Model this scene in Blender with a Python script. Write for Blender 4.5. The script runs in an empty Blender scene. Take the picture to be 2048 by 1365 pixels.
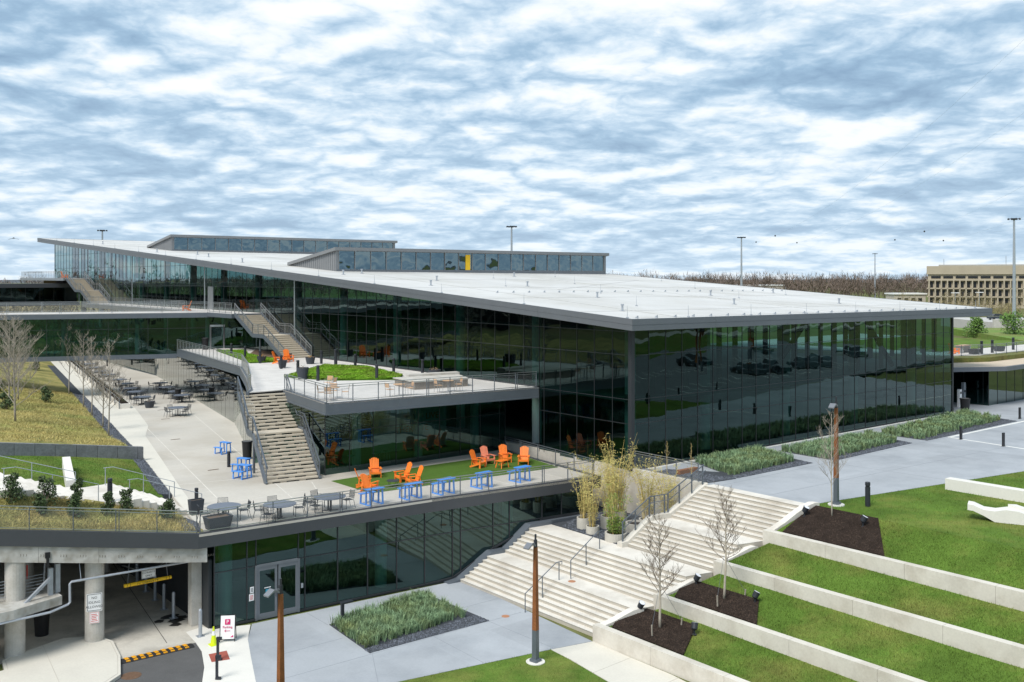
import bpy, math, random
from mathutils import Vector, Matrix, noise as mnoise
R = math.radians
rnd = random.Random(7)
scene = bpy.context.scene
col = scene.collection

# ------------------------------------------------------------------ camera
CAMZ = 16.9
cd = bpy.data.cameras.new('camera'); cam = bpy.data.objects.new('camera', cd); col.objects.link(cam)
cam.location = (0, 0, CAMZ); cam.rotation_euler = (R(90), 0, 0)
cd.sensor_width = 36; cd.lens = 36*1950/2048; cd.shift_y = -(682.5-555)/2048
cd.clip_start = .5; cd.clip_end = 9000
scene.camera = cam
scene.render.resolution_x = 1024; scene.render.resolution_y = 682

# ------------------------------------------------------------------ light
SUN_EL, SUN_AZ = 52, 215         # azimuth of the sun, degrees clockwise from +Y
sd = bpy.data.lights.new('sun', 'SUN'); sun = bpy.data.objects.new('sun', sd); col.objects.link(sun)
sd.energy = 2.4; sd.angle = R(24); sd.color = (1, .955, .89)
sun.rotation_euler = (R(90-SUN_EL), 0, R(180-SUN_AZ)); sun.location = (-40, -40, 80)
scene.view_settings.view_transform = 'Standard'; scene.view_settings.look = 'None'
scene.view_settings.exposure = 0.62; scene.view_settings.gamma = 1

SKY_GREY = -0.03
SKY_OFF = (17.1, 3.3, .4)
def sky_world():
    w = bpy.data.worlds.new('World'); scene.world = w; w.use_nodes = True
    nt = w.node_tree; nt.nodes.clear(); N = nt.nodes.new; L = nt.links.new
    out = N('ShaderNodeOutputWorld'); bg = N('ShaderNodeBackground'); L(bg.outputs[0], out.inputs[0])
    def math_(op, a, b=None, c=None, clamp=False):
        n = N('ShaderNodeMath'); n.operation = op; n.use_clamp = clamp
        for i, x in enumerate((a, b, c)):
            if x is None: continue
            if isinstance(x, (int, float)): n.inputs[i].default_value = x
            else: L(x, n.inputs[i])
        return n.outputs[0]
    def vmul(v, k):
        n = N('ShaderNodeVectorMath'); n.operation = 'MULTIPLY'; L(v, n.inputs[0]); n.inputs[1].default_value = k; return n.outputs[0]
    def vadd(v, k):
        n = N('ShaderNodeVectorMath'); n.operation = 'ADD'; L(v, n.inputs[0])
        if isinstance(k, tuple): n.inputs[1].default_value = k
        else: L(k, n.inputs[1])
        return n.outputs[0]
    def noise_(v, sc, det, rough, dist=0):
        n = N('ShaderNodeTexNoise'); L(v, n.inputs['Vector']); n.inputs['Scale'].default_value = sc
        n.inputs['Detail'].default_value = det; n.inputs['Roughness'].default_value = rough; n.inputs['Distortion'].default_value = dist
        return n.outputs['Fac']
    def ramp(f, stops):
        n = N('ShaderNodeValToRGB'); L(f, n.inputs[0]); cr = n.color_ramp
        while len(cr.elements) > 1: cr.elements.remove(cr.elements[-1])
        cr.elements[0].position = stops[0][0]; cr.elements[0].color = stops[0][1]+(1,)
        for p, c in stops[1:]:
            e = cr.elements.new(p); e.color = c+(1,)
        return n.outputs[0]
    def mix(f, a, b):
        n = N('ShaderNodeMix'); n.data_type = 'RGBA'; n.clamp_factor = True
        if isinstance(f, (int, float)): n.inputs[0].default_value = f
        else: L(f, n.inputs[0])
        for i, x in ((6, a), (7, b)):
            if isinstance(x, tuple): n.inputs[i].default_value = x+(1,)
            else: L(x, n.inputs[i])
        return n.outputs[2]
    sk = N('ShaderNodeTexSky'); sk.sky_type = 'NISHITA'; sk.sun_disc = False
    sk.sun_elevation = R(SUN_EL); sk.sun_rotation = R(SUN_AZ); sk.altitude = 50; sk.air_density = 1.1; sk.dust_density = .6; sk.ozone_density = 2.0
    skc = N('ShaderNodeMix'); skc.data_type = 'RGBA'; skc.blend_type = 'MULTIPLY'; skc.inputs[0].default_value = 1
    L(sk.outputs[0], skc.inputs[6]); skc.inputs[7].default_value = (.08, .11, .15, 1)
    blue = skc.outputs[2]
    tc = N('ShaderNodeTexCoord'); sp = N('ShaderNodeSeparateXYZ'); L(tc.outputs['Generated'], sp.inputs[0])
    z = math_('MAXIMUM', sp.outputs[2], 0.0)
    den = math_('ADD', z, .17)
    cx = N('ShaderNodeCombineXYZ'); L(math_('DIVIDE', sp.outputs[0], den), cx.inputs[0]); L(math_('DIVIDE', sp.outputs[1], den), cx.inputs[1])
    p = vadd(cx.outputs[0], SKY_OFF)
    warp = N('ShaderNodeTexNoise'); L(p, warp.inputs['Vector']); warp.inputs['Scale'].default_value = 3.4; warp.inputs['Detail'].default_value = 2
    pw = vadd(p, vmul(vadd(warp.outputs['Color'], (-.5, -.5, -.5)), (.12, .12, 0)))
    big = noise_(p, .75, 4, .5)
    def body(v):
        a = noise_(v, 1.6, 9, .58)
        b = math_('ABSOLUTE', math_('SUBTRACT', noise_(vadd(v, (9.1, 4.4, 2.0)), 3.0, 6, .56), .5))
        return math_('SUBTRACT', math_('ADD', a, .10), math_('MULTIPLY', b, 1.15))
    thick = body(pw)
    # the same deck sampled a little nearer the viewer: cloud tops catch the light, bases stay grey
    lit = body(vadd(pw, vmul(cx.outputs[0], (-.045, -.045, 0))))
    rim = math_('SUBTRACT', thick, lit)
    t2 = math_('ADD', math_('MULTIPLY', thick, .55), math_('MULTIPLY', big, .58))
    shade = math_('ADD', math_('ADD', t2, SKY_GREY), math_('MULTIPLY', rim, -1.1))
    cloud = ramp(shade, [(.37, (.655, .675, .69)), (.45, (.58, .63, .67)), (.52, (.445, .54, .625)), (.585, (.34, .45, .56)), (.66, (.25, .365, .485)), (.80, (.18, .275, .39))])
    cover = ramp(t2, [(.30, (0, 0, 0)), (.37, (1, 1, 1))])
    skyc = mix(cover, blue, cloud)
    hz = ramp(sp.outputs[2], [(0.0, (1, 1, 1)), (.05, (.5, .5, .5)), (.2, (0, 0, 0))])
    skyc = mix(math_('MULTIPLY', hz, .42), skyc, (.52, .61, .685))
    L(skyc, bg.inputs[0]); bg.inputs[1].default_value = 1.0
sky_world()

# ------------------------------------------------------------------ site grid: s runs right and away, t runs left and away
_n = math.hypot(2376, 1950); AX = (2376/_n, 1950/_n); BX = (-AX[1], AX[0]); TH = math.atan2(AX[1], AX[0])
CX, CY = 7.33, 61.3
Z1, ZU, Z2, Z3, Z4 = 4.7, 5.05, 9.4, 13.25, 16.75
def W(s, t, z=0): return Vector((CX+s*AX[0]+t*BX[0], CY+s*AX[1]+t*BX[1], z))
def toST(x, y): dx, dy = x-CX, y-CY; return (dx*AX[0]+dy*AX[1], dx*BX[0]+dy*BX[1])
def lerp(a, b, k): return a+(b-a)*k
def sstep(a, b, x):
    k = min(1, max(0, (x-a)/(b-a))); return k*k*(3-2*k)

# ------------------------------------------------------------------ materials
MATS = {}
def mat(name, c, rough=.7, metal=0., var=.12, vs=1.5, fine=.08, fs=30., bump=.0, bs=40., spec=.4, stain=None, ss=.35, island=0., slab=None, sv=.05):
    if name in MATS: return MATS[name]
    m = bpy.data.materials.new(name); m.use_nodes = True; nt = m.node_tree; N = nt.nodes.new; L = nt.links.new
    b = nt.nodes['Principled BSDF']; b.inputs['Roughness'].default_value = rough; b.inputs['Metallic'].default_value = metal
    b.inputs['Specular IOR Level'].default_value = spec
    g = N('ShaderNodeNewGeometry'); pos = g.outputs['Position']
    def nz(sc, det=5, ro=.6):
        n = N('ShaderNodeTexNoise'); n.inputs['Scale'].default_value = sc; n.inputs['Detail'].default_value = det; n.inputs['Roughness'].default_value = ro; L(pos, n.inputs['Vector']); return n.outputs['Fac']
    def mr(f, a, b2, c0=.25, c1=.75):
        n = N('ShaderNodeMapRange'); L(f, n.inputs[0]); n.inputs[1].default_value = c0; n.inputs[2].default_value = c1; n.inputs[3].default_value = a; n.inputs[4].default_value = b2; return n.outputs[0]
    def mul(a, b2):
        n = N('ShaderNodeMath'); n.operation = 'MULTIPLY'; L(a, n.inputs[0]); L(b2, n.inputs[1]); return n.outputs[0]
    f = mr(nz(vs), 1-var, 1+var)
    if fine: f = mul(f, mr(nz(fs, 3), 1-fine, 1+fine))
    if island: f = mul(f, mr(g.outputs['Random Per Island'], 1-island, 1+island, 0, 1))
    if slab:
        vr = N('ShaderNodeVectorRotate'); vr.rotation_type = 'Z_AXIS'; vr.inputs['Angle'].default_value = -math.atan2(1950, 2376); L(pos, vr.inputs['Vector'])
        dv = N('ShaderNodeVectorMath'); dv.operation = 'DIVIDE'; L(vr.outputs[0], dv.inputs[0]); dv.inputs[1].default_value = (slab[0], slab[1], 1e6)
        fl = N('ShaderNodeVectorMath'); fl.operation = 'FLOOR'; L(dv.outputs[0], fl.inputs[0]); wn = N('ShaderNodeTexWhiteNoise'); wn.noise_dimensions = '2D'; L(fl.outputs[0], wn.inputs['Vector'])
        f = mul(f, mr(wn.outputs['Value'], 1-sv, 1+sv, 0, 1))
    base = None
    if stain:
        mx = N('ShaderNodeMix'); mx.data_type = 'RGBA'; L(mr(nz(ss, 6, .65), 0, 1, .45, .68), mx.inputs[0])
        mx.inputs[6].default_value = c+(1,); mx.inputs[7].default_value = stain+(1,); base = mx.outputs[2]
    vm = N('ShaderNodeVectorMath'); vm.operation = 'SCALE'
    if base: L(base, vm.inputs[0])
    else: vm.inputs[0].default_value = c
    L(f, vm.inputs['Scale']); L(vm.outputs[0], b.inputs['Base Color'])
    if bump:
        bp = N('ShaderNodeBump'); bp.inputs['Strength'].default_value = bump; bp.inputs['Distance'].default_value = .03; L(nz(bs, 4), bp.inputs['Height']); L(bp.outputs[0], b.inputs['Normal'])
    MATS[name] = m; return m

def glass_mat(name, tint, base_refl=.13, gl=(.52, .77, .76), wave=.009, ws=.6):
    m = bpy.data.materials.new(name); m.use_nodes = True; nt = m.node_tree; nt.nodes.clear(); N = nt.nodes.new; L = nt.links.new
    o = N('ShaderNodeOutputMaterial'); mx = N('ShaderNodeMixShader'); t = N('ShaderNodeBsdfTransparent'); g = N('ShaderNodeBsdfGlossy')
    t.inputs[0].default_value = tint+(1,); g.inputs['Color'].default_value = gl+(1,); g.inputs['Roughness'].default_value = 0.004
    lw = N('ShaderNodeLayerWeight'); lw.inputs[0].default_value = .5
    gm = N('ShaderNodeMix'); gm.data_type = 'RGBA'; gm.clamp_factor = True; gm.inputs[6].default_value = gl+(1,); gm.inputs[7].default_value = (.93, .95, .94, 1)
    gf_ = N('ShaderNodeMapRange'); L(lw.outputs['Facing'], gf_.inputs[0]); gf_.inputs[1].default_value = .42; gf_.inputs[2].default_value = .75; L(gf_.outputs[0], gm.inputs[0]); L(gm.outputs[2], g.inputs['Color'])
    pw = N('ShaderNodeMath'); pw.operation = 'POWER'; L(lw.outputs['Facing'], pw.inputs[0]); pw.inputs[1].default_value = 3.2
    ma = N('ShaderNodeMath'); ma.operation = 'MULTIPLY_ADD'; L(pw.outputs[0], ma.inputs[0]); ma.inputs[1].default_value = 1-base_refl-.03; ma.inputs[2].default_value = base_refl
    L(ma.outputs[0], mx.inputs[0]); L(t.outputs[0], mx.inputs[1]); L(g.outputs[0], mx.inputs[2]); L(mx.outputs[0], o.inputs[0])
    ge = N('ShaderNodeNewGeometry'); oi = N('ShaderNodeObjectInfo'); va = N('ShaderNodeVectorMath'); va.operation = 'ADD'
    cmb = N('ShaderNodeVectorMath'); cmb.operation = 'SCALE'; L(oi.outputs['Random'], cmb.inputs['Scale']); cmb.inputs[0].default_value = (4, 7, 1.5)
    L(ge.outputs['Position'], va.inputs[0]); L(cmb.outputs[0], va.inputs[1])
    nz = N('ShaderNodeTexNoise'); nz.inputs['Scale'].default_value = ws; nz.inputs['Detail'].default_value = 1.5; nz.inputs['Roughness'].default_value = .4; L(va.outputs[0], nz.inputs['Vector'])
    bp = N('ShaderNodeBump'); bp.inputs['Strength'].default_value = 1; bp.inputs['Distance'].default_value = wave; L(nz.outputs['Fac'], bp.inputs['Height']); L(bp.outputs[0], g.inputs['Normal'])
    MATS[name] = m; return m

GLASS = glass_mat('tinted_glass', (.11, .23, .215), .06)
GLASS_LOW = glass_mat('lobby_glass', (.15, .30, .275), .11, (.53, .80, .78), .009, .55)
GLASS_MON = glass_mat('clerestory_glass', (.12, .22, .25), .24, (.62, .85, .95), .03, .5)

def mesh_screen(name):
    m = bpy.data.materials.new(name); m.use_nodes = True; nt = m.node_tree; nt.nodes.clear(); N = nt.nodes.new; L = nt.links.new
    o = N('ShaderNodeOutputMaterial'); mx = N('ShaderNodeMixShader'); t = N('ShaderNodeBsdfTransparent'); d = N('ShaderNodeBsdfPrincipled')
    d.inputs['Base Color'].default_value = (.33, .34, .35, 1); d.inputs['Roughness'].default_value = .5; d.inputs['Metallic'].default_value = .3
    mx.inputs[0].default_value = .15; L(t.outputs[0], mx.inputs[1]); L(d.outputs[0], mx.inputs[2]); L(mx.outputs[0], o.inputs[0])
    MATS[name] = m; return m
SCREEN = mesh_screen('wire_mesh')

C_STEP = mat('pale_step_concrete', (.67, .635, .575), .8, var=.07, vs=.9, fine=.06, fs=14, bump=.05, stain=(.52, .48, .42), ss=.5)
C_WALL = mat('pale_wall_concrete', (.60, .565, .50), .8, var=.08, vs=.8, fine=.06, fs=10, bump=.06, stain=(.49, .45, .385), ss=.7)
C_RISER_SHADE = mat('shaded_riser_concrete', (.45, .415, .355), .85, var=.08, vs=.9, fine=.06, fs=14)  # step concrete in a darker tone, the shade on the risers painted in
C_GREY = mat('grey_plaza_concrete', (.36, .38, .405), .75, var=.08, vs=.35, fine=.05, fs=9, stain=(.295, .315, .34), ss=.3, slab=(3.2, 4.6), sv=.05)
C_BEIGE = mat('beige_deck_concrete', (.50, .468, .415), .8, var=.07, vs=.5, fine=.05, fs=8, stain=(.41, .375, .32), ss=.25, slab=(4., 4.5), sv=.045)
C_BEIGE2 = mat('pale_strip_concrete', (.60, .57, .50), .8, var=.06, vs=.6, fine=.05, fs=9)
C_PAVER = mat('pale_terrace_pavers', (.58, .555, .525), .8, var=.06, vs=.7, fine=.06, fs=6, slab=(.85, .85), sv=.05)
C_COL = mat('column_concrete', (.50, .48, .44), .8, var=.1, vs=1.2, fine=.08, fs=16, stain=(.4, .37, .32), ss=1.1, bump=.06)
C_BEAM = mat('weathered_beam_concrete', (.46, .45, .42), .85, var=.16, vs=1.6, fine=.12, fs=12, stain=(.27, .25, .21), ss=1.5, bump=.1)
C_GAR = mat('garage_floor_concrete', (.52, .49, .43), .8, var=.12, vs=.5, fine=.06, fs=8, stain=(.26, .245, .215), ss=.28)
C_BLOCK = mat('white_concrete', (.68, .66, .61), .75, var=.05, vs=.8, fine=.04, fs=12)
STONE = mat('grey_stone', (.20, .205, .215), .8, var=.25, vs=2.2, fine=.2, fs=9, bump=.25, bs=12)
STONE_T = mat('tan_stone', (.22, .19, .16), .85, var=.2, vs=3, fine=.2, fs=14, bump=.3, bs=16)
TREAD = mat('tan_stair_tread', (.49, .435, .35), .8, var=.1, vs=1.2, fine=.1, fs=16)
ROOF = mat('white_roof_membrane', (.55, .545, .53), .6, var=.05, vs=.12, fine=.03, fs=2.5, stain=(.46, .45, .42), ss=.13, spec=.25, slab=(3.0, 60.))
FASCIA = mat('grey_fascia_metal', (.16, .172, .19), .42, metal=.35, var=.06, vs=.6, fine=.03, fs=6)
FASCIA_D = mat('charcoal_fascia_metal', (.075, .08, .09), .45, metal=.3, var=.06, vs=.6, fine=.03, fs=6)
SOFFIT = mat('dark_soffit', (.06, .063, .07), .6, var=.05)
CLAD = mat('grey_metal_cladding', (.23, .235, .24), .5, metal=.3, var=.06, vs=.8)
MULL = mat('dark_mullion', (.045, .05, .056), .45, metal=.4, var=.05)
STEEL = mat('blue_grey_steel', (.13, .15, .175), .42, metal=.3, var=.08)
STEEL_L = mat('stainless_rail', (.42, .44, .46), .3, metal=.75, var=.05)
POST_D = mat('charcoal_steel', (.032, .036, .044), .5, metal=.2, var=.08)
GALV = mat('galvanised_steel', (.40, .43, .47), .45, metal=.45, var=.12, vs=5)
BLACK = mat('black_plastic', (.014, .014, .016), .45, var=.1)
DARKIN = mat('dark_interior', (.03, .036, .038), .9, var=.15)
INFLOOR = mat('interior_floor', (.10, .11, .11), .6, var=.1)
INCOL = mat('interior_column', (.55, .60, .58), .8, var=.04)
BROWNFIN = mat('dark_brown_interior_panel', (.035, .022, .018), .7, var=.1)
RUST = mat('rusted_steel', (.235, .085, .028), .85, var=.22, vs=2.5, fine=.22, fs=20, bump=.08)
ORANGE = mat('orange_plastic', (.90, .22, .03), .45, var=.05, island=.06)
CORAL = mat('faded_coral_plastic', (.80, .26, .15), .5, var=.05, island=.06)
BLUE = mat('blue_plastic', (.08, .27, .70), .45, var=.05, island=.05)
TAN = mat('tan_slat', (.56, .35, .20), .6, var=.08, island=.08)
FRAME = mat('satin_frame', (.36, .37, .38), .4, metal=.5, var=.05)
CHAIRD = mat('dark_chair_metal', (.065, .072, .084), .5, metal=.3, var=.08)
TABLED = mat('slate_table_top', (.13, .15, .19), .42, var=.06)
POT = mat('charcoal_pot', (.045, .052, .064), .6, var=.1)
RINGC = mat('planter_ring_concrete', (.48, .455, .40), .85, var=.1, vs=2, fine=.08, fs=18)
ASPH = mat('asphalt', (.095, .094, .094), .9, var=.14, vs=.8, fine=.2, fs=40, bump=.1)
LINEW = mat('white_line_paint', (.74, .74, .70), .8, var=.1)
YELLOW = mat('yellow_paint', (.86, .52, .015), .55, var=.05)
YELLOW2 = mat('amber_rubber', (.75, .34, .012), .6, var=.08)
RUBBER = mat('black_rubber', (.02, .02, .021), .8, var=.1)
LIME = mat('lime_plastic', (.60, .72, .012), .5, var=.05)
SIGNW = mat('white_sign', (.80, .80, .80), .5, var=.02)
INK = mat('black_ink', (.02, .02, .025), .6, var=.02)
MAGENTA = mat('magenta_print', (.55, .015, .13), .5, var=.02)
REDP = mat('red_sign_print', (.62, .05, .04), .5, var=.02)
REDPAV = mat('brick_red_tactile_paving', (.33, .085, .06), .8, var=.1)
MANH = mat('rusty_manhole', (.16, .095, .06), .7, metal=.2, var=.2, vs=8)
COPPER = mat('copper_cover', (.42, .20, .11), .6, var=.1, vs=8)
LAWN = mat('lawn_soil_green', (.09, .155, .026), .95, var=.3, vs=.5, fine=.35, fs=26, stain=(.15, .175, .042), ss=.33, bump=.4, bs=50, spec=.1)
BLADE = mat('lawn_blade', (.115, .19, .032), .9, var=.32, vs=.5, fine=.1, fs=9, stain=(.21, .225, .06), ss=.33, island=.4, spec=.15)
TURF = mat('artificial_turf', (.075, .14, .026), .95, var=.1, vs=1.5, fine=.3, fs=45, bump=.3, bs=60, spec=.1)
GOLD = mat('straw_ground', (.31, .27, .10), .95, var=.3, vs=.5, fine=.4, fs=12, stain=(.115, .135, .045), ss=.35, bump=.5, bs=22, spec=.1)
GOLDB = mat('straw_grass_blade', (.46, .38, .15), .9, var=.3, vs=.5, fine=.1, fs=9, stain=(.25, .28, .09), ss=.25, island=.4, spec=.15)
SEDUM = mat('sedum_base', (.06, .13, .012), .95, var=.3, vs=1.2, fine=.3, fs=20, spec=.1)
SEDUML = mat('sedum_leaf', (.165, .33, .018), .8, var=.25, vs=.8, fine=.1, fs=12, stain=(.17, .21, .035), ss=.5, island=.35, spec=.2)
SEDUMD = mat('dull_roof_sedum', (.14, .13, .035), .95, var=.4, vs=.8, fine=.3, fs=9, stain=(.09, .12, .03), ss=.5)
BGRASS = mat('blue_green_blade', (.20, .30, .165), .8, var=.2, vs=1.2, fine=.1, fs=10, stain=(.215, .255, .10), ss=.8, island=.4, spec=.2)
GRAVEL = mat('dark_gravel', (.05, .056, .066), .9, var=.2, vs=3, fine=.5, fs=30, bump=.6, bs=35)
PEBBLE = mat('dark_pebble', (.085, .095, .115), .85, var=.2, vs=3, fine=.1, fs=12, island=.6)
MULCH = mat('dark_mulch', (.028, .02, .016), .95, var=.3, vs=2, fine=.5, fs=25, bump=.6, bs=30, spec=.1)
CHIP = mat('mulch_chip', (.045, .032, .025), .95, var=.3, vs=2, island=.6, spec=.1)
GRAVROOF = mat('beige_gravel_roof', (.52, .43, .33), .95, var=.08, vs=1, fine=.2, fs=18)
BARK_G = mat('pale_grey_bark', (.31, .275, .23), .9, var=.2, vs=5, fine=.2, fs=20)
BARK_T = mat('brown_bark', (.165, .13, .10), .9, var=.2, vs=5, fine=.2, fs=20)
BARK_L = mat('light_trunk_bark', (.43, .38, .31), .9, var=.15, vs=6)
TWIG = mat('brown_twig', (.15, .112, .09), .9, var=.35, vs=.02, fine=.1, fs=.3, island=.3)
TWIG_Y = mat('budding_twig', (.215, .18, .085), .9, var=.35, vs=.05, fine=.1, fs=.4, island=.35)
EVERG = mat('dark_evergreen_leaf', (.05, .08, .025), .7, var=.3, vs=3, island=.5)
LEAFG = mat('fresh_green_leaf', (.09, .17, .03), .8, var=.3, vs=.3, island=.5)
BAMB_S = mat('bamboo_cane', (.55, .42, .15), .6, var=.2, vs=3, island=.3)
BAMB_L = mat('bamboo_leaf', (.38, .34, .10), .75, var=.3, vs=1.2, stain=(.46, .37, .15), ss=1.2, island=.4)
OFFICE = mat('tan_office_concrete', (.40, .35, .265), .9, var=.08, vs=.2)
OFFWIN = mat('dark_office_window', (.018, .02, .024), .3, var=.1)
WARM = mat('warm_wood_panel', (.30, .17, .09), .7, var=.15)
FLOWER = mat('yellow_flower', (.8, .42, .02), .8, var=.1, island=.3)
DRY = mat('dry_plant', (.22, .15, .09), .9, var=.2, island=.4)
LENS = mat('lamp_lens', (.72, .74, .80), .25, var=.02)
BIRDC = mat('bird_dark', (.03, .03, .03), .9)
GROUND = mat('far_ground_grass', (.125, .15, .05), .95, var=.25, vs=.06, fine=.2, fs=.6, stain=(.16, .135, .07), ss=.02, spec=.1)
HILLM = mat('distant_hills', (.12, .135, .15), .95, var=.2, vs=.004, fine=.15, fs=.05, spec=0)
CARW = mat('car_paint', (.06, .075, .09), .25, metal=.4, var=.02)
CARGL = mat('car_glass', (.02, .025, .03), .08, var=.02)
RIBBON = mat('teal_sticker', (.05, .3, .42), .5, var=.02)

# ------------------------------------------------------------------ mesh builder
class MB:
    def __init__(s): s.v = []; s.f = []
    def poly(s, pts):
        i = len(s.v); s.v += [tuple(p) for p in pts]; s.f.append(tuple(range(i, i+len(pts))))
    def box(s, x0, x1, y0, y1, z0, z1):
        i = len(s.v); s.v += [(x0, y0, z0), (x1, y0, z0), (x1, y1, z0), (x0, y1, z0), (x0, y0, z1), (x1, y0, z1), (x1, y1, z1), (x0, y1, z1)]
        s.f += [(i, i+3, i+2, i+1), (i+4, i+5, i+6, i+7), (i, i+1, i+5, i+4), (i+1, i+2, i+6, i+5), (i+2, i+3, i+7, i+6), (i+3, i, i+4, i+7)]; return s
    def prism(s, pts, z0, z1):
        # pts ring in plan; z0/z1 number or function(x,y)
        a = sum(pts[k][0]*pts[(k+1) % len(pts)][1]-pts[(k+1) % len(pts)][0]*pts[k][1] for k in range(len(pts)))
        if a < 0: pts = pts[::-1]
        f0 = z0 if callable(z0) else (lambda x, y: z0); f1 = z1 if callable(z1) else (lambda x, y: z1)
        n = len(pts); i = len(s.v)
        s.v += [(p[0], p[1], f0(*p[:2])) for p in pts]+[(p[0], p[1], f1(*p[:2])) for p in pts]
        s.f.append(tuple(range(i+n-1, i-1, -1))); s.f.append(tuple(range(i+n, i+2*n)))
        for k in range(n): s.f.append((i+k, i+(k+1) % n, i+n+(k+1) % n, i+n+k))
        return s
    def bar(s, p, q, w, h, up=(0, 0, 1)):
        p = Vector(p); q = Vector(q); d = (q-p).normalized(); u = Vector(up)
        if abs(d.dot(u)) > .98: u = Vector((1, 0, 0)) if abs(d.x) < .9 else Vector((0, 1, 0))
        a = d.cross(u).normalized(); b = a.cross(d).normalized(); a *= w/2; b *= h/2
        i = len(s.v)
        for c in (p, q): s.v += [tuple(c-a-b), tuple(c+a-b), tuple(c+a+b), tuple(c-a+b)]
        s.f += [(i+3, i+2, i+1, i), (i+4, i+5, i+6, i+7)]+[(i+k, i+(k+1) % 4, i+4+(k+1) % 4, i+4+k) for k in range(4)]; return s
    def tube(s, pts, rs, n=6, cap=True):
        pts = [Vector(p) for p in pts]
        if not hasattr(rs, '__len__'): rs = [rs]*len(pts)
        i0 = len(s.v); prev = None
        for k, p in enumerate(pts):
            d = (pts[min(k+1, len(pts)-1)]-pts[max(k-1, 0)]).normalized()
            if prev is None: a = d.cross(Vector((0, 0, 1))) if abs(d.z) < .95 else d.cross(Vector((1, 0, 0)))
            else: a = prev-d*prev.dot(d)
            if a.length < 1e-6: a = d.cross(Vector((0, 1, 0)))
            a.normalize(); prev = a; b = d.cross(a)
            for j in range(n):
                an = 2*math.pi*j/n; s.v.append(tuple(p+(a*math.cos(an)+b*math.sin(an))*rs[k]))
        for k in range(len(pts)-1):
            for j in range(n):
                x = i0+k*n+j; y = i0+k*n+(j+1) % n; s.f.append((x, y, y+n, x+n))
        if cap:
            s.f.append(tuple(range(i0+n-1, i0-1, -1))); e = i0+(len(pts)-1)*n; s.f.append(tuple(range(e, e+n)))
        return s
    def lathe(s, x, y, prof, n=16):      # prof [(r,z)...]
        i0 = len(s.v)
        for r, z in prof:
            for j in range(n):
                a = 2*math.pi*j/n; s.v.append((x+r*math.cos(a), y+r*math.sin(a), z))
        for k in range(len(prof)-1):
            for j in range(n):
                p = i0+k*n+j; q = i0+k*n+(j+1) % n; s.f.append((p, q, q+n, p+n))
        s.f.append(tuple(range(i0+n-1, i0-1, -1))); e = i0+(len(prof)-1)*n; s.f.append(tuple(range(e, e+n)))
        return s
    def cyl(s, x, y, z0, z1, r, n=16): return s.lathe(x, y, [(r, z0), (r, z1)], n)
    def xform(s, fn): s.v = [tuple(fn(Vector(p))) for p in s.v]; return s
    def mesh(s, name, off=(0, 0, 0), smooth=False):
        me = bpy.data.meshes.new(name); ox, oy, oz = off
        me.from_pydata([(p[0]-ox, p[1]-oy, p[2]-oz) for p in s.v], [], s.f); me.update()
        if smooth:
            me.polygons.foreach_set('use_smooth', [True]*len(me.polygons))
        return me

OFF = {}
def tag(o, label=None, cat=None, group=None, kind=None):
    if label: o['label'] = label
    if cat: o['category'] = cat
    if group: o['group'] = group
    if kind: o['kind'] = kind
    return o
def thing(name, label, cat, at=(0, 0, 0), rot=0., group=None):
    o = bpy.data.objects.new(name, None); col.objects.link(o); o.empty_display_size = .2
    o.location = W(*at); o.rotation_euler = (0, 0, TH+rot); OFF[o.name] = tuple(at)
    return tag(o, label, cat, group)
def put(name, me, m, parent=None, loc=None, rot=None, kind=None):
    if m is not None and len(me.materials) == 0: me.materials.append(m)
    o = bpy.data.objects.new(name, me); col.objects.link(o)
    if parent: o.parent = parent
    if loc is not None: o.location = loc
    if rot is not None: o.rotation_euler = rot
    if kind: o['kind'] = kind
    return o
def part(name, mb, m, parent, kind=None, smooth=False, off=None):
    """mesh in site coordinates, child of a thing standing at OFF (no rotation of its own)"""
    if off is None:
        p = parent; off = (0, 0, 0)
        while p: 
            if p.name in OFF: off = OFF[p.name]; break
            p = p.parent
    return put(name, mb.mesh(name, off, smooth), m, parent, kind=kind)
def lpart(name, mb, m, parent, kind=None, smooth=False):
    return put(name, mb.mesh(name, (0, 0, 0), smooth), m, parent, kind=kind)
def struct(name, mb, m, at=(0, 0, 0), kind='structure', label=None, cat=None, smooth=False):
    me = mb.mesh(name, at, smooth); me.materials.append(m)
    o = bpy.data.objects.new(name, me); col.objects.link(o); o.location = W(*at); o.rotation_euler = (0, 0, TH)
    return tag(o, label, cat, None, kind)
def dup(root, at, rot=0., label=None, scale=None):
    r = root.copy(); col.objects.link(r); r.location = W(*at); r.rotation_euler = (0, 0, TH+rot); OFF[r.name] = tuple(at)
    if label: r['label'] = label
    if scale: r.scale = (scale,)*3 if not hasattr(scale, '__len__') else scale
    for ch in root.children:
        c = ch.copy(); col.objects.link(c); c.parent = r
        for g in ch.children:
            d = g.copy(); col.objects.link(d); d.parent = c
    return r
ORD = ['first', 'second', 'third', 'fourth', 'fifth', 'sixth', 'seventh', 'eighth', 'ninth', 'tenth', 'eleventh', 'twelfth', 'thirteenth', 'fourteenth', 'fifteenth', 'sixteenth']

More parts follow.
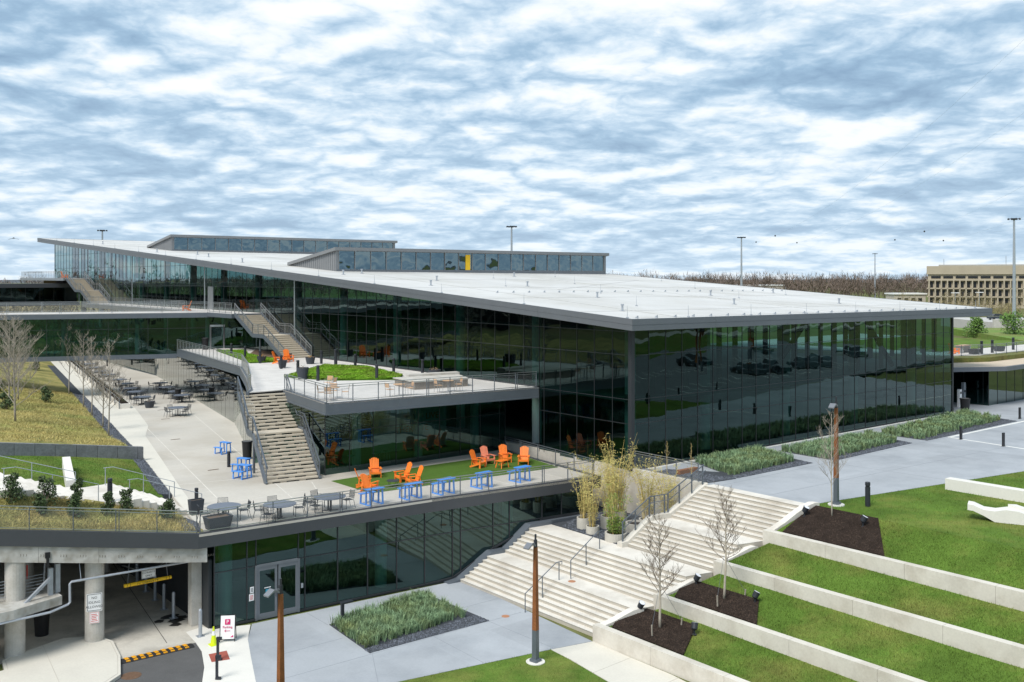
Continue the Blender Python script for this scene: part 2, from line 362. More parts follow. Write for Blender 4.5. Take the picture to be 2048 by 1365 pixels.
def inpoly(x, y, P):
    c = False; j = len(P)-1
    for i in range(len(P)):
        if (P[i][1] > y) != (P[j][1] > y) and x < (P[j][0]-P[i][0])*(y-P[i][1])/(P[j][1]-P[i][1])+P[i][0]: c = not c
        j = i
    return c
def scatter(P, n, r=rnd):
    x0 = min(p[0] for p in P); x1 = max(p[0] for p in P); y0 = min(p[1] for p in P); y1 = max(p[1] for p in P); out = []
    while len(out) < n:
        x = r.uniform(x0, x1); y = r.uniform(y0, y1)
        if inpoly(x, y, P): out.append((x, y))
    return out
def blades(P, n, zf, h, w, lean=.5, jit=.4, seed=1):
    """n grass blades spread over polygon P, each one tapering leaf"""
    r = random.Random(seed); m = MB()
    for x, y in scatter(P, n, r):
        z = zf(x, y) if callable(zf) else zf
        a = r.uniform(0, 6.283); hh = h*r.uniform(1-jit, 1+jit); l = hh*lean*r.uniform(.2, 1.3); b = r.uniform(0, 6.283); ww = w*r.uniform(.7, 1.3)/2
        dx, dy = math.cos(a)*ww, math.sin(a)*ww; lx, ly = math.cos(b)*l, math.sin(b)*l
        i = len(m.v)
        m.v += [(x-dx, y-dy, z-.01), (x+dx, y+dy, z-.01), (x+lx, y+ly, z+hh)]; m.f.append((i, i+1, i+2))
    return m
def pebbles(P, n, zf, sz, seed=3):
    r = random.Random(seed); m = MB()
    for x, y in scatter(P, n, r):
        z = zf(x, y) if callable(zf) else zf; k = sz*r.uniform(.5, 1.3); i = len(m.v); a = r.uniform(0, 6.28)
        for j in range(4):
            m.v.append((x+math.cos(a+j*1.57)*k*r.uniform(.7, 1.1), y+math.sin(a+j*1.57)*k*r.uniform(.7, 1.1), z-.01+r.uniform(0, .2)*k))
        m.v.append((x, y, z+k*r.uniform(.5, .8)))
        m.f += [(i+j, i+(j+1) % 4, i+4) for j in range(4)]
    return m
def leafball(m, c, rad, n, sz, r, squash=1.0):
    for _ in range(n):
        while True:
            p = Vector((r.uniform(-1, 1), r.uniform(-1, 1), r.uniform(-1, 1)))
            if .25 < p.length < 1: break
        q = Vector((c[0]+p.x*rad, c[1]+p.y*rad, c[2]+p.z*rad*squash)); a = Vector((r.gauss(0, 1), r.gauss(0, 1), r.gauss(0, 1))).normalized()
        b = a.orthogonal().normalized(); k = sz*r.uniform(.6, 1.4); i = len(m.v)
        m.v += [tuple(q-a*k), tuple(q+b*k*.5), tuple(q+a*k), tuple(q-b*k*.5)]; m.f.append((i, i+1, i+2, i+3))
# ================================================================== SETTING
def te(s): return 2.4-.0795*(s+26.7) if s < -14 else 1.39-.125*(s+14)            # front edge of the lower terrace
GL = [(-27.6, -3), (-26.1, 4.3), (-24.2, 13.8), (-22.3, 22.9), (-18.1, 45.4), (-14.8, 63.8), (-5.7, 114.2), (0, 146)]
def sg(t):
    for (s0, t0), (s1, t1) in zip(GL, GL[1:]):
        if t <= t1: return s0+(s1-s0)*(t-t0)/(t1-t0)
    return GL[-1][0]
def edge_z(s): return Z1+max(0, (-26.7-s))*.135
def edge_t(s): return 2.4+max(0, (-26.7-s))*.265
def hill(s, t):
    d = max(0, sg(t)-s); z = Z1+.05+(.2*d-.0035*d*d if d < 28 else 2.86)
    if t > 20.7: z += .70*(1-sstep(23, 34, t))*sstep(-.1, .9, d)
    return z
def lawn_l(s, t):
    d = max(0, sg(t)-s); return Z1+.03+.2*d-.0035*d*d

# ---- ground sheet to the horizon
def ground_z(s, t):
    low = s < -.6 and t < 26
    if not low:
        if t > 24 and s < -20:      # hill country on the left, a little under the planted slope
            return min(hill(s, t)-.4, 7.2) if s > -70 else 7.2*(1-sstep(-70, -200, s))+4.7*sstep(-70, -200, s)
        return 4.45
    if t < -34: return 4.45*sstep(-13, -1, s)-.06
    return -.06 if s < -13 or t > -10 else lerp(-.06, 4.2, max(0, min(1, (s+13)/12)))-.25
def grid_axis():
    a = [-2600, -1700, -1100, -700, -450, -300, -220, -160, -120, -95, -80, -70]
    b = [x*2.0 for x in range(-32, -3)]+[-6, -4, -2, -.62, -.58, 2, 10, 25, 45]+[70, 100, 140, 200, 300, 450, 700, 1100, 1700, 2600]
    return a+b
S_ = grid_axis(); T_ = [-2600, -1700, -1100, -700, -450, -300, -200, -140, -100, -80, -60, -50, -42, -38, -34.1, -33.9, -28, -22, -16, -10.1, -9.9, -5, 0, 5, 10, 15, 20, 23.9, 24.1, 25.9, 26.1, 30, 40, 50, 60, 75, 90, 105, 120, 150, 190, 240, 320, 450, 700, 1100, 1700, 2600, 4000]
g = MB()
for t in T_:
    for s in S_: g.v.append((s, t, ground_z(s, t)))
nS = len(S_)
for j in range(len(T_)-1):
    for i in range(nS-1):
        k = j*nS+i; g.f.append((k, k+1, k+nS+1, k+nS))
struct('ground', g, GROUND)

# ---- distant hills closing the horizon
hm = MB(); nh = 220
for i in range(nh+1):
    a = math.pi*2*i/nh
    for d, k in ((2300, 0), (2700, 1), (3300, 0)):
        x, y = math.sin(a)*d, math.cos(a)*d; s, t = toST(x, y)
        hm.v.append((s, t, 2 if k == 0 else 11+9*mnoise.noise(Vector((math.sin(a)*5, math.cos(a)*5, 3)))+4*mnoise.noise(Vector((math.sin(a)*30, math.cos(a)*30, 7)))))
for i in range(nh):
    k = i*3; hm.f += [(k, k+3, k+4, k+1), (k+1, k+4, k+5, k+2)]
struct('hills', hm, HILLM, smooth=True)

# ---- lower plaza (z = 0)
m = MB(); m.prism([(-24.2, 2.05), (-12.2, 1.2), (-12.2, .9), (-12.95, -10.1), (-15.12, -9.6), (-22.5, -8.2), (-36, -6.2), (-50, -4), (-50, -14), (-27.6, -7.2), (-27.0, -4.5), (-26.2, -2.4), (-25.2, .3)][:6]+[(-27.8, -7.4), (-27.0, -4.5), (-26.0, -1.8), (-25.2, .3)], -.2, 0)
plaza = struct('lower_plaza_pavement', m, C_GREY)
m = MB()
for k, (a, b) in enumerate([((-24.9, -2.4), (-21.7, -2.4)), ((-15.0, -2.6), (-12.4, -2.6)), ((-21.6, -4.85), (-23.2, -8.0)), ((-15.05, -4.95), (-14.9, -9.55)), ((-18.3, -4.9), (-18.4, -8.9)), ((-21.4, 1.75), (-21.4, -.4)), ((-26.2, -4.9), (-13.0, -5.0)), ((-15.1, .5), (-15.0, 1.3))]):
    m.bar((a[0], a[1], .002), (b[0], b[1], .002), .025, .006)
put('paving_joint', m.mesh('paving_joint'), mat('joint_grey', (.27, .29, .315), .9), plaza, kind='stuff')
m = MB(); m.prism([(-12.95, -10.14), (-15.12, -9.64), (-15.2, -11), (-15.9, -16), (-17.5, -24), (-15.5, -24.4), (-13.6, -20), (-13.0, -15)], -.2, .004)
beige = struct('beige_footpath', m, C_BEIGE2)
m = MB()
for t in (-12.6, -15.4, -18.2): m.bar((-13.0, t, .006), (-16.5, t-.2, .006), .025, .006)
put('paving_joint', m.mesh('paving_joint'), mat('joint_beige', (.47, .44, .385), .9), beige, kind='stuff')
lawn0P = [(-15.14, -9.66), (-22.5, -8.25), (-36, -5.9), (-44, -12), (-34, -24), (-17.6, -24), (-15.95, -16), (-15.25, -11)]
m = MB(); m.prism(lawn0P, -.2, .012); struct('lawn', m, LAWN)
struct('lawn_grass', blades([p for p in lawn0P if True], 26000, .01, .07, .022, .6, seed=5), BLADE, kind='stuff', label='short mown grass in the bottom foreground beside the beige footpath', cat='grass')

# right-hand white footpath, asphalt drive, left island
m = MB(); m.prism([(-24.3, 2.0), (-25.2, .3), (-26.0, -1.8), (-27.0, -4.5), (-27.8, -7.4), (-30, -8), (-29.3, -4.6), (-28.7, -3.0), (-28.05, -1.6), (-27.45, .2), (-27.25, 1.4), (-27.1, 3.0), (-26.2, 3.2), (-26.0, 2.62)], -.2, .006)
sidew = struct('white_footpath', m, C_BLOCK)
m = MB(); m.prism([(-27.25, 1.42), (-27.45, .2), (-28.05, -1.6), (-28.7, -3.0), (-29.3, -4.6), (-30, -8), (-60, -2), (-60, 2), (-31.55, -.9), (-30.75, 1.62)], -.2, -.012)
struct('asphalt_drive', m, ASPH)
m = MB(); m.prism([(-27.1, 3.0), (-27.25, 1.42), (-30.75, 1.62), (-30.2, 3.4), (-31.7, 5.4), (-34.7, 4.5), (-60, 2), (-60, 30), (-25.9, 30), (-25.9, 2.65), (-26.2, 3.2)], -.2, -.004)
gf = struct('garage_floor', m, C_GAR)
m = MB(); m.bar((-28.3, 2.2, -.001), (-25.2, 24, -.001), .03, .005); m.bar((-34.9, 8, -.001), (-32.5, 24, -.001), .04, .005)
put('floor_joint', m.mesh('floor_joint'), mat('joint_dark', (.08, .075, .07), .9), gf, kind='stuff')
m = MB()
for x, y, r in [(-26.9, 4.9, .5), (-27.1, 4.35, .35), (-26.9, 5.6, .45), (-27.6, 5.3, .3), (-26.6, 5.2, .4)]:
    P = [(x+math.cos(a*.5236)*r*rnd.uniform(.6, 1.2), y+math.sin(a*.5236)*r*.8*rnd.uniform(.6, 1.2), 0.0) for a in range(12)]; m.poly(P)
put('oil_stain', m.mesh('oil_stain'), mat('oil_stain', (.03, .028, .025), .5), gf)
islP = [(-34.9, 3.2), (-34.75, 4.35), (-34.3, 4.75), (-31.9, 5.55), (-30.6, 4.9), (-30.25, 3.7), (-30.55, 1.7), (-31.2, -.4), (-32.2, -1.2), (-34.5, -1.4), (-60, 1.2), (-60, 1.9)]
m = MB(); m.prism(islP, -.2, .13); isl = struct('kerbed_island', m, C_BEIGE2)
cen = (-32.6, 2.4)
m = MB()
for a, b in zip(islP, islP[1:]):
    if a[0] < -50 or b[0] < -50: continue
    f = lambda p: (lerp(p[0], cen[0], .055), lerp(p[1], cen[1], .055), .137)
    m.bar((*f(a)[:2], .134), (*f(b)[:2], .134), .015, .01)
m.bar((-32.9, 5.2, .134), (-33.6, -1.1, .134), .02, .01)
put('kerb_joint', m.mesh('kerb_joint'), mat('joint_beige', (.4, .38, .34), .9), isl, kind='stuff')

# ---- broad lower stairs
RISE = .169
def tR(s): return -10.2-.255*(s+12.9)
def tL1(s): return te(s)-.3
def tL3(s): return -6.05-.155*(s+6.3)
def flight(name, label, s0, z0, n, tread, tl, s_end):
    root = thing(name, label, 'stairs', (s0, -5, z0))
    for k in range(n):
        a = s0+k*tread; b = (s0+(k+1)*tread if k < n-1 else s_end); top = z0+RISE*(k+1)
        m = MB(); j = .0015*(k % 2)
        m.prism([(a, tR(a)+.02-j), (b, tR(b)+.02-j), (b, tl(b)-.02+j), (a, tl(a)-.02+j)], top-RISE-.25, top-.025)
        st_ = part('step', m, C_RISER_SHADE, root)
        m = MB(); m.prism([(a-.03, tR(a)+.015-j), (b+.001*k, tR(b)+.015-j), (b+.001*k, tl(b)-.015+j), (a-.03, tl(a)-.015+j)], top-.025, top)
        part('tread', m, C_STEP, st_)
    return root
flight('broad_stair_flight', 'lowest wide flight of pale concrete steps beside the lobby glass', -12.45, 0, 7, .285, tL1, -9.55)
flight('broad_stair_flight', 'second wide flight of pale concrete steps, below the bamboo pots', -9.55, 7*RISE, 7, .27, tL1, -6.4)
flight('broad_stair_flight', 'third wide flight of pale concrete steps, right of the bamboo pots', -6.32, 14*RISE, 7, .235, tL3, -3.3)
flight('broad_stair_flight', 'topmost wide flight of pale concrete steps up to the grey plaza', -3.36, 21*RISE, 9, .3, tL3, -.3)
# curb along the glass
def curb_z(s):
    P = [(-13.2, .02), (-12.45, .12), (-10.4, 1.36), (-9.4, 1.36), (-7.8, 2.55), (-3.0, 2.55)]
    for (a, za), (b, zb) in zip(P, P[1:]):
        if s <= b: return lerp(za, zb, (s-a)/(b-a))
    return 2.55
m = MB()
st_list = [-13.2, -12.45, -10.4, -9.4, -7.8, -6.3, -3.0]
for a, b in zip(st_list, st_list[1:]):
    q = lambda s: te(s)+.12 if s > -6.4 else te(s)+.2
    P = [(a, (tL1(a) if a < -6.31 else te(a)-.1)-.02), (b, (tL1(b) if b < -6.2 else te(b)-.1)-.02), (b, te(b)+.25), (a, te(a)+.25)]
    m.prism(P, -.3, lambda x, y: curb_z(x))
struct('stair_curb', m, STEEL, label='sloping steel and concrete curb between lobby glass and steps', cat='curb')

# ---- retaining walls and terraced lawns on the right
WALLS = [(-12.95, -.3, .78, -10.12), (-9.72, 1.0, 1.74, -10.95), (-6.36, 2.2, 2.92, -11.85), (-3.4, 3.3, 4.1, -12.6)]
WN = ['lowest', 'second lowest', 'third lowest', 'highest of four']
for k, (s, zb, zt, t0) in enumerate(WALLS):
    root = thing('retaining_wall', '%s pale concrete retaining wall of the terraced lawn' % WN[k], 'wall', (s, t0, zb), group='lawn retaining walls')
    segs = [t0, t0-3.6, t0-7.6, t0-11.6, t0-15.6, t0-19.6, t0-23.6, t0-33]
    for a, b in zip(segs, segs[1:]):
        m = MB(); m.box(s, s+.38, b+.006, a-.006, zb-.6, zt); part('wall_panel', m, C_WALL, root)
    # curved cheek running up beside the flight
    L_ = [(.0, .0), (.5, .12), (1.0, .30), (1.5, .46), (1.85, .50), (2.05, .44)]
    if k == 3: L_ = [(.0, .0), (.7, .30), (1.4, .68), (2.1, 1.0), (2.6, 1.12), (2.9, 1.1)]
    m = MB()
    for (a, za), (b, zb2) in zip(L_, L_[1:]):
        P = [(s+.382+a, tR(s+a)-.38), (s+.382+b, tR(s+b)-.38), (s+.382+b, tR(s+b)-.0), (s+.382+a, tR(s+a)-.0)]
        m.prism(P, zb-.6, lambda x, y, a=a, b=b, za=za, zb2=zb2: zt+lerp(za, zb2, (x-s-.382-a)/(b-a)))
    m.box(s+.003, s+.384, t0-.004, tR(s)+.001, zb-.6, zt-.002)
    part('cheek_wall', m, C_STEP, root)
def lawn_k(k):
    s, zb, zt, t0 = WALLS[k]
    if k < 3: s1 = WALLS[k+1][0]; z1 = [1.2, 2.4, 3.56][k]
    else: s1 = -.35; z1 = 5.06
    def zf(x, y):
        kx = max(0, min(1, (x-s-.38)/(s1-s-.38))); far = min(1, max(0, (t0-y)/14.))
        base = lerp(zt-.04, z1, kx); return base-(.22*far*kx if k < 3 else 0)-.02
    return s+.38, s1, t0, zf
LAWNS = []
for k in range(4):
    sa, sb, t0, zf = lawn_k(k); m = MB(); ns, ntt = 8, 36
    tt = lambda x, j: lerp(tR(x)-.36, -40, (j/ntt)**1.3)
    for j in range(ntt+1):
        for i in range(ns+1):
            x = lerp(sa, sb, i/ns); y = tt(x, j); m.v.append((x, y, zf(x, y)+.02*mnoise.noise(Vector((x*.6, y*.6, k)))))
    for j in range(ntt):
        for i in range(ns): q = j*(ns+1)+i; m.f.append((q, q+1, q+ns+2, q+ns+1))
    struct('terraced_lawn', m, LAWN, smooth=True)
    P = [(sa+.03, tR(sa)-.4), (sb-.03, tR(sb)-.4), (sb-.03, -31), (sa+.03, -31)]
    LAWNS.append((P, zf))
# mulch beds
MUL = [[(-12.5, -10.95), (-12.1, -10.75), (-11.3, -10.72), (-10.2, -11.0), (-10.1, -13.9), (-12.5, -15.2)], None,
       [(-9.28, -11.9), (-8.6, -11.6), (-7.6, -11.9), (-7.5, -15.4), (-9.28, -16.6)], None,
       [(-2.97, -13.5), (-1.8, -13.5), (-.4, -13.72), (-.4, -17.2), (-2.98, -19.0)]]
MUL = [MUL[0], MUL[2], None, MUL[4]]
ML = ['dark mulch bed behind the lowest retaining wall', 'dark mulch bed behind the second lowest retaining wall', '', 'dark mulch bed at the top of the broad stairs']
for k, P in enumerate(MUL):
    if not P: continue
    zf = LAWNS[k][1]; m = MB(); cx = sum(p[0] for p in P)/len(P); cy = sum(p[1] for p in P)/len(P)
    m.prism(P, lambda x, y: zf(x, y)-.15, lambda x, y: zf(x, y)+.085)
    struct('mulch_bed', m, MULCH)
    zz = lambda x, y: zf(x, y)+.085
    struct('mulch_chips', pebbles(P, 2600, zz, .035, 20+k), CHIP, kind='stuff', label=ML[k]+', loose bark chips', cat='mulch')
def off_mulch(P, mul, n, zf, seed):
    r = random.Random(seed); m = MB(); out = []
    return blades(P, n, lambda x, y: (zf(x, y) if not (mul and inpoly(x, y, mul)) else zf(x, y)-.2), .075, .022, .6, seed=seed)
for k, (P, zf) in enumerate(LAWNS):
    struct('lawn_grass', off_mulch(P, MUL[k], 24000, zf, 40+k), BLADE, kind='stuff', label='short mown grass on the %s lawn terrace' % ['lowest', 'second', 'third', 'upper'][k], cat='grass')

# ---- upper plaza (z = ZU)
upP = [(-.55, -6.9), (-.35, -13.3), (5, -14.25), (17.4, -16.5), (28, -18.4), (60, -24), (60, 20), (-.6, 20), (-.75, -1.2), (-.95, -6.4)]
m = MB(); m.prism(upP, ZU-.4, ZU); up = struct('upper_plaza_pavement', m, C_GREY)
m = MB()
for a, b in [((10.7, -6.9), (11.3, -15.2)), ((-.4, -7.4), (60, -7.4)), ((1.5, -1.6), (60, -1.6)), ((21.6, -7.1), (22.6, -17.2)), ((-.4, -10.6), (25.6, -12.0))]:
    m.bar((*a, ZU+.002), (*b, ZU+.002), .035, .006)
put('paving_joint', m.mesh('paving_joint'), mat('joint_grey', (.29, .31, .335), .9), up, kind='stuff')
m = MB(); m.box(0.2, 39.4, -1.62, -1.42, ZU, ZU+.03); struct('white_kerb_strip', m, C_BLOCK)
m = MB(); m.box(26.2, 60, -7.55, -7.35, ZU, ZU+.008); m.bar((26.3, -7.5, ZU+.004), (25.0, -16.5, ZU+.004), .18, .008); struct('white_paving_line', m, LINEW)
m = MB(); m.prism([(-.35, -13.32), (5, -14.27), (17.4, -16.52), (28, -18.42), (60, -24.02), (60, -34), (40, -30), (20, -40), (-.4, -40)], ZU-.4, ZU-.01)
struct('upper_lawn', m, LAWN)
struct('lawn_grass', blades([(-.35, -13.4), (5, -14.3), (17.4, -16.6), (20, -24), (-.35, -31)], 26000, ZU-.012, .075, .022, .6, seed=60), BLADE, kind='stuff', label='short mown grass beside the grey upper plaza', cat='grass')
# car park beyond the frame, mirrored in the right-hand glass
m = MB(); m.prism([(28, -18.5), (60, -24.1), (110, -32), (110, -70), (34, -56), (24, -30)], ZU-.35, ZU-.004); cp = struct('car_park', m, mat('car_park_asphalt', (.19, .195, .205), .9, var=.1, vs=.4, fine=.1, fs=10))
m = MB()
for k in range(16):
    for r_ in (0, 1):
        a = (34+k*2.7, -26-k*.35-r_*12); m.bar((a[0], a[1], ZU), (a[0]+1.2, a[1]-5, ZU), .14, .006)
put('bay_lines', m.mesh('bay_lines'), LINEW, cp, kind='stuff')
m = MB(); m.prism([(20, -40), (24, -30), (34, -56), (110, -70), (110, -90), (20, -75)], ZU-.3, ZU+.004); struct('verge', m, LAWN)
m = MB(); m.prism([(-20, -62), (20, -75), (110, -90), (190, -90), (190, -97), (110, -97), (20, -82), (-20, -70)], ZU-.5, ZU+.01); struct('road', m, C_BEIGE)

# ---- terrace 1 deck (z = Z1)
t1P = [(-26.7, 2.4), (-14, te(-14)), (-2.75, te(-2.75)), (-1.5, 10.6), (-1.2, 11.2), (-13, 11.2), (-13, 17.4), (-12.9, 27.6), (-10.2, 35.2), (-1.2, 80), (.3, 112), (1, 130), (-3.2, 130), (-5.7, 114.2), (-14.8, 63.8), (-18.1, 45.4), (-22.3, 22.9), (-24.2, 13.8), (-26.1, 4.3)]
m = MB(); m.prism(t1P, Z1-.12, Z1); t1 = struct('lower_terrace_deck', m, C_BEIGE)
m = MB()
for a, b in [((-15.2, 47.5), (-24.2, 3.2)), ((-11.5, 42), (-20.6, 3)), ((-22.8, 20), (-17, 19)), ((-21.6, 26), (-14, 24.6)), ((-24.0, 14.2), (-18.5, 13)), ((-25.2, 8), (-16, 7.6)), ((-18.4, 42), (-10.8, 40)), ((-16.5, 52), (-8.5, 50)), ((-19.6, 2.6), (-16.9, 9.8)), ((-16, 2.0), (-16, 4.6)), ((-12.2, 1.7), (-12.2, 4.4)), ((-8.2, 1.4), (-8.2, 4.1)), ((-4.6, 1.2), (-4.6, 4.0)), ((-15.2, 9.75), (-1.6, 9.75))]:
    m.bar((*a, Z1+.002), (*b, Z1+.002), .05, .006)
put('deck_joint', m.mesh('deck_joint'), mat('joint_pale', (.60, .57, .515), .9), t1, kind='stuff')
# pale strip with the long planter beside the gravel
stripP = [(sg(t)+.05, t) for t in (4.3, 13.8, 22.9, 33, 45.4, 63.8, 90, 114.2)]
strip = stripP+[(sg(t)+d, t) for t, d in ((114.2, 2.2), (90, 2.4), (63.8, 2.9), (51, 3.3), (45.4, 3.0), (38, 2.6), (33, 1.6), (22.9, 1.1), (13.8, .8), (4.3, .5))]
m = MB(); m.prism(strip, Z1-.05, Z1+.012); struct('pale_strip_path', m, C_BEIGE2)
m = MB()
for s, t in [(-17.6, 30), (-20, 17), (-17.5, 13), (-14.4, 41), (-12.6, 47), (-21.2, 32)]:
    m.box(s-.35, s+.35, t-.06, t+.06, Z1+.012, Z1+.02)
put('floor_drain', m.mesh('floor_drain'), MANH, t1, kind='stuff')
turfP = [(-15.9, 9.2), (-8.5, 9.45), (-1.7, 9.3), (-2.55, 3.75), (-15.8, 4.85)]
m = MB(); m.prism(turfP, Z1-.02, Z1+.025); struct('artificial_turf', m, TURF)

# fascia and structure of the terrace edge
fs = thing('terrace_edge', 'charcoal metal fascia along the front edge of the lower terrace', 'fascia', (-26.7, 2.4, 4))
PT = [(-60, edge_t(-60), edge_z(-60)), (-26.72, edge_t(-26.72), Z1), (-14, te(-14), Z1), (-2.7, te(-2.7), Z1)]
for (a, b) in zip(PT, PT[1:]):
    m = MB(); n = (-(b[1]-a[1]), b[0]-a[0]); l = math.hypot(*n); n = (n[0]/l*.25, n[1]/l*.25)
    P = [(a[0], a[1]), (b[0], b[1]), (b[0]+n[0], b[1]+n[1]), (a[0]+n[0], a[1]+n[1])]
    zz = lambda x, y, a=a, b=b: lerp(a[2], b[2], max(0, min(1, (x-a[0])/(b[0]-a[0]))))
    m.prism(P, lambda x, y: zz(x, y)-.68, lambda x, y: zz(x, y)+.035); part('fascia_board', m, FASCIA_D, fs)
m = MB(); m.prism([(-2.7, te(-2.7)+.004), (-2.45, te(-2.7)+.004), (-1.2, 10.9), (-1.45, 10.9)], Z1-.68, Z1+.03); part('fascia_board', m, FASCIA_D, fs)
m = MB(); m.prism([(-26.3, 2.75), (-14, te(-14)+.3), (-2.75, te(-2.75)+.3), (-1.5, 10), (-1.5, 18), (-26, 18)], Z1-.6, Z1-.13); part('slab', m, C_COL, fs)

# ---- golden hillside on the left
m = MB(); tv = [22.95, 24, 26, 29, 32, 36, 41, 46, 52, 58, 66, 76, 88, 100, 112, 124, 135, 150]; dv = [0, .5, 1, 1.6, 2.4, 3.5, 5, 7, 9.5, 12.5, 16, 20, 25, 32, 42]
for t in tv:
    for d in dv:
        s = sg(t)-d
        if t == tv[0]: t = max(20.9, 22.95-.125*d)+.2
        m.v.append((s, t, hill(s, t)+.10*mnoise.noise(Vector((s*.35, t*.35, 1)))*min(1, d)))
        if t < 23.2: t = tv[0]
for j in range(len(tv)-1):
    for i in range(len(dv)-1): q = j*len(dv)+i; m.f.append((q+1, q, q+len(dv), q+len(dv)+1))
struct('golden_slope', m, GOLD, smooth=True)
gp = [(sg(t)-1.0, t) for t in (23.2, 30, 36, 46, 64)]+[(sg(t)-14, t) for t in (64, 46, 30, 23.2)]
m = blades(gp, 46000, hill, .12, .034, 1.3, seed=71)
struct('straw_grass', m, GOLDB, kind='stuff', label='straw coloured meadow grass covering the slope left of the long walkway', cat='grass')
gv = [(sg(t)-.02, t) for t in (23, 30, 40, 50, 64, 80, 100)]+[(sg(t)-1.05, t) for t in (100, 80, 64, 50, 40, 30, 23)]
m = MB(); n = len(gv)//2
for k in range(n-1):
    a, b, c, d = gv[k], gv[k+1], gv[-2-k], gv[-1-k]
    for u in range(6):
        q = [(lerp(a[0], b[0], u/6), lerp(a[1], b[1], u/6)), (lerp(a[0], b[0], (u+1)/6), lerp(a[1], b[1], (u+1)/6)), (lerp(d[0], c[0], (u+1)/6), lerp(d[1], c[1], (u+1)/6)), (lerp(d[0], c[0], u/6), lerp(d[1], c[1], u/6))]
        m.poly([(x, y, hill(x, y)+.02) for x, y in q][::-1])
struct('gravel_strip', m, GRAVEL)
struct('gravel_stones', pebbles(gv[:5]+gv[-5:], 5200, lambda x, y: hill(x, y)+.02, .07, 8), PEBBLE, kind='stuff', label='dark grey gravel strip edging the long walkway below the bare trees', cat='gravel')
gl = [(-26.0, 4.5), (-24.2, 13.8), (-22.35, 22.8), (-23.5, 22.8), (-25.3, 13.8), (-26.1, 12.2), (-25.6, 11.3), (-24.9, 11.2)]
gl = [(sg(t)-.01, t) for t in (11.4, 13.8, 18, 22.7)]+[(sg(t)-.75, t) for t in (22.7, 18, 13.8, 11.4)]
m = MB(); m.prism(gl, Z1-.2, lambda x, y: lawn_l(x, y)+.03); struct('gravel_strip', m, GRAVEL)
struct('gravel_stones', pebbles(gl, 1600, lambda x, y: lawn_l(x, y)+.03, .06, 9), PEBBLE, kind='stuff', label='dark gravel between the striped left lawn and the pale path', cat='gravel')
# striped lawn behind the left steps
m = MB(); tv = [10.6, 12, 14, 16, 18, 20, 22.4, 24]; dv = [.6, 1.5, 3, 4.5, 6, 8, 10, 13, 17, 22]
for t in tv:
    for d in dv: s = sg(t)-d; m.v.append((s, t, lawn_l(s, t)))
for j in range(len(tv)-1):
    for i in range(len(dv)-1): q = j*len(dv)+i; m.f.append((q+1, q, q+len(dv), q+len(dv)+1))
struct('left_lawn', m, LAWN, smooth=True)
P = [(sg(11)-.7, 11.2), (sg(22)-.7, 22.3), (-36, 21.4), (-37, 11.2)]
struct('lawn_grass', blades(P, 22000, lawn_l, .06, .025, .6, seed=75), BLADE, kind='stuff', label='short mown grass between the grey stone wall and the left steps', cat='grass')
# grey stone wall of separate panels
root = thing('stone_wall', 'low grey stone panel wall between the lawn and the straw slope', 'wall', (-22.4, 22.7, Z1))
wp = [(-22.35, 22.95), (-22.75, 22.9), (-24.1, 22.75), (-25.4, 22.62), (-26.7, 22.5), (-28.0, 22.35), (-29.2, 22.2), (-30.4, 22.05), (-31.8, 21.85), (-33.4, 21.6), (-35.4, 21.3), (-38, 21)]
for (a, b) in zip(wp, wp[1:]):
    za = lerp(5.62, 7.0, (-22.35-a[0])/9); zb = lerp(5.62, 7.0, (-22.35-b[0])/9)
    m = MB(); P = [(a[0]-.012, a[1]), (b[0]+.012, b[1]), (b[0]+.012, b[1]+.28), (a[0]-.012, a[1]+.28)]
    m.prism(P, Z1-.3, lambda x, y: lerp(za, zb, (x-a[0])/(b[0]-a[0]))+rnd.uniform(-.006, .006)); part('stone_panel', m, STONE, root)
m = MB(); m.box(-22.62, -22.34, 23.24, 30, Z1-.3, Z1+.02); part('return_wall', m, STONE, root)
# left steps
def lstep(root, a, b, top, tf=6.75, tb=11.15):
    m = MB(); m.prism([(a, tf), (a-.0, tb), (b, tb+.12), (b, tf)], top-1.4, top); return part('step', m, C_STEP, root)
root = thing('hillside_stair_flight', 'short pale flight of steps rising left from the walkway beside the gravel', 'stairs', (-25.6, 9, Z1))
for k in range(7): lstep(root, -25.55-k*.40, -25.55-(k+1)*.40-.001, Z1+.165*(k+1), 6.95-k*.05, 11.3-.002*k)
m = MB(); m.prism([(-28.35, 6.62), (-28.35, 11.28), (-30.2, 11.1), (-30.2, 6.7)], 4.5, Z1+.165*7-.002); part('landing', m, C_STEP, root)
root = thing('hillside_stair_flight', 'upper left flight of pale steps climbing towards the left picture edge', 'stairs', (-30.2, 9, Z1+1.15))
for k in range(8): lstep(root, -30.2-k*.46, -30.2-(k+1)*.46-.001, Z1+.165*(k+8), 6.75-k*.04, 11.0-.002*k)
m = MB(); m.prism([(-33.88, 6.4), (-33.88, 10.9), (-40, 10.5), (-40, 6.4)], 5.5, Z1+.165*15-.002); part('landing', m, C_STEP, root)
m = MB(); m.prism([(-30.32, 11.16), (-29.88, 11.1), (-28.2, 18.3), (-28.62, 18.4)], 5.0, 6.32); struct('white_seat_wall', m, C_BLOCK, (-29.5, 14, 6), None, 'long white concrete seat block lying in the left lawn', 'bench')
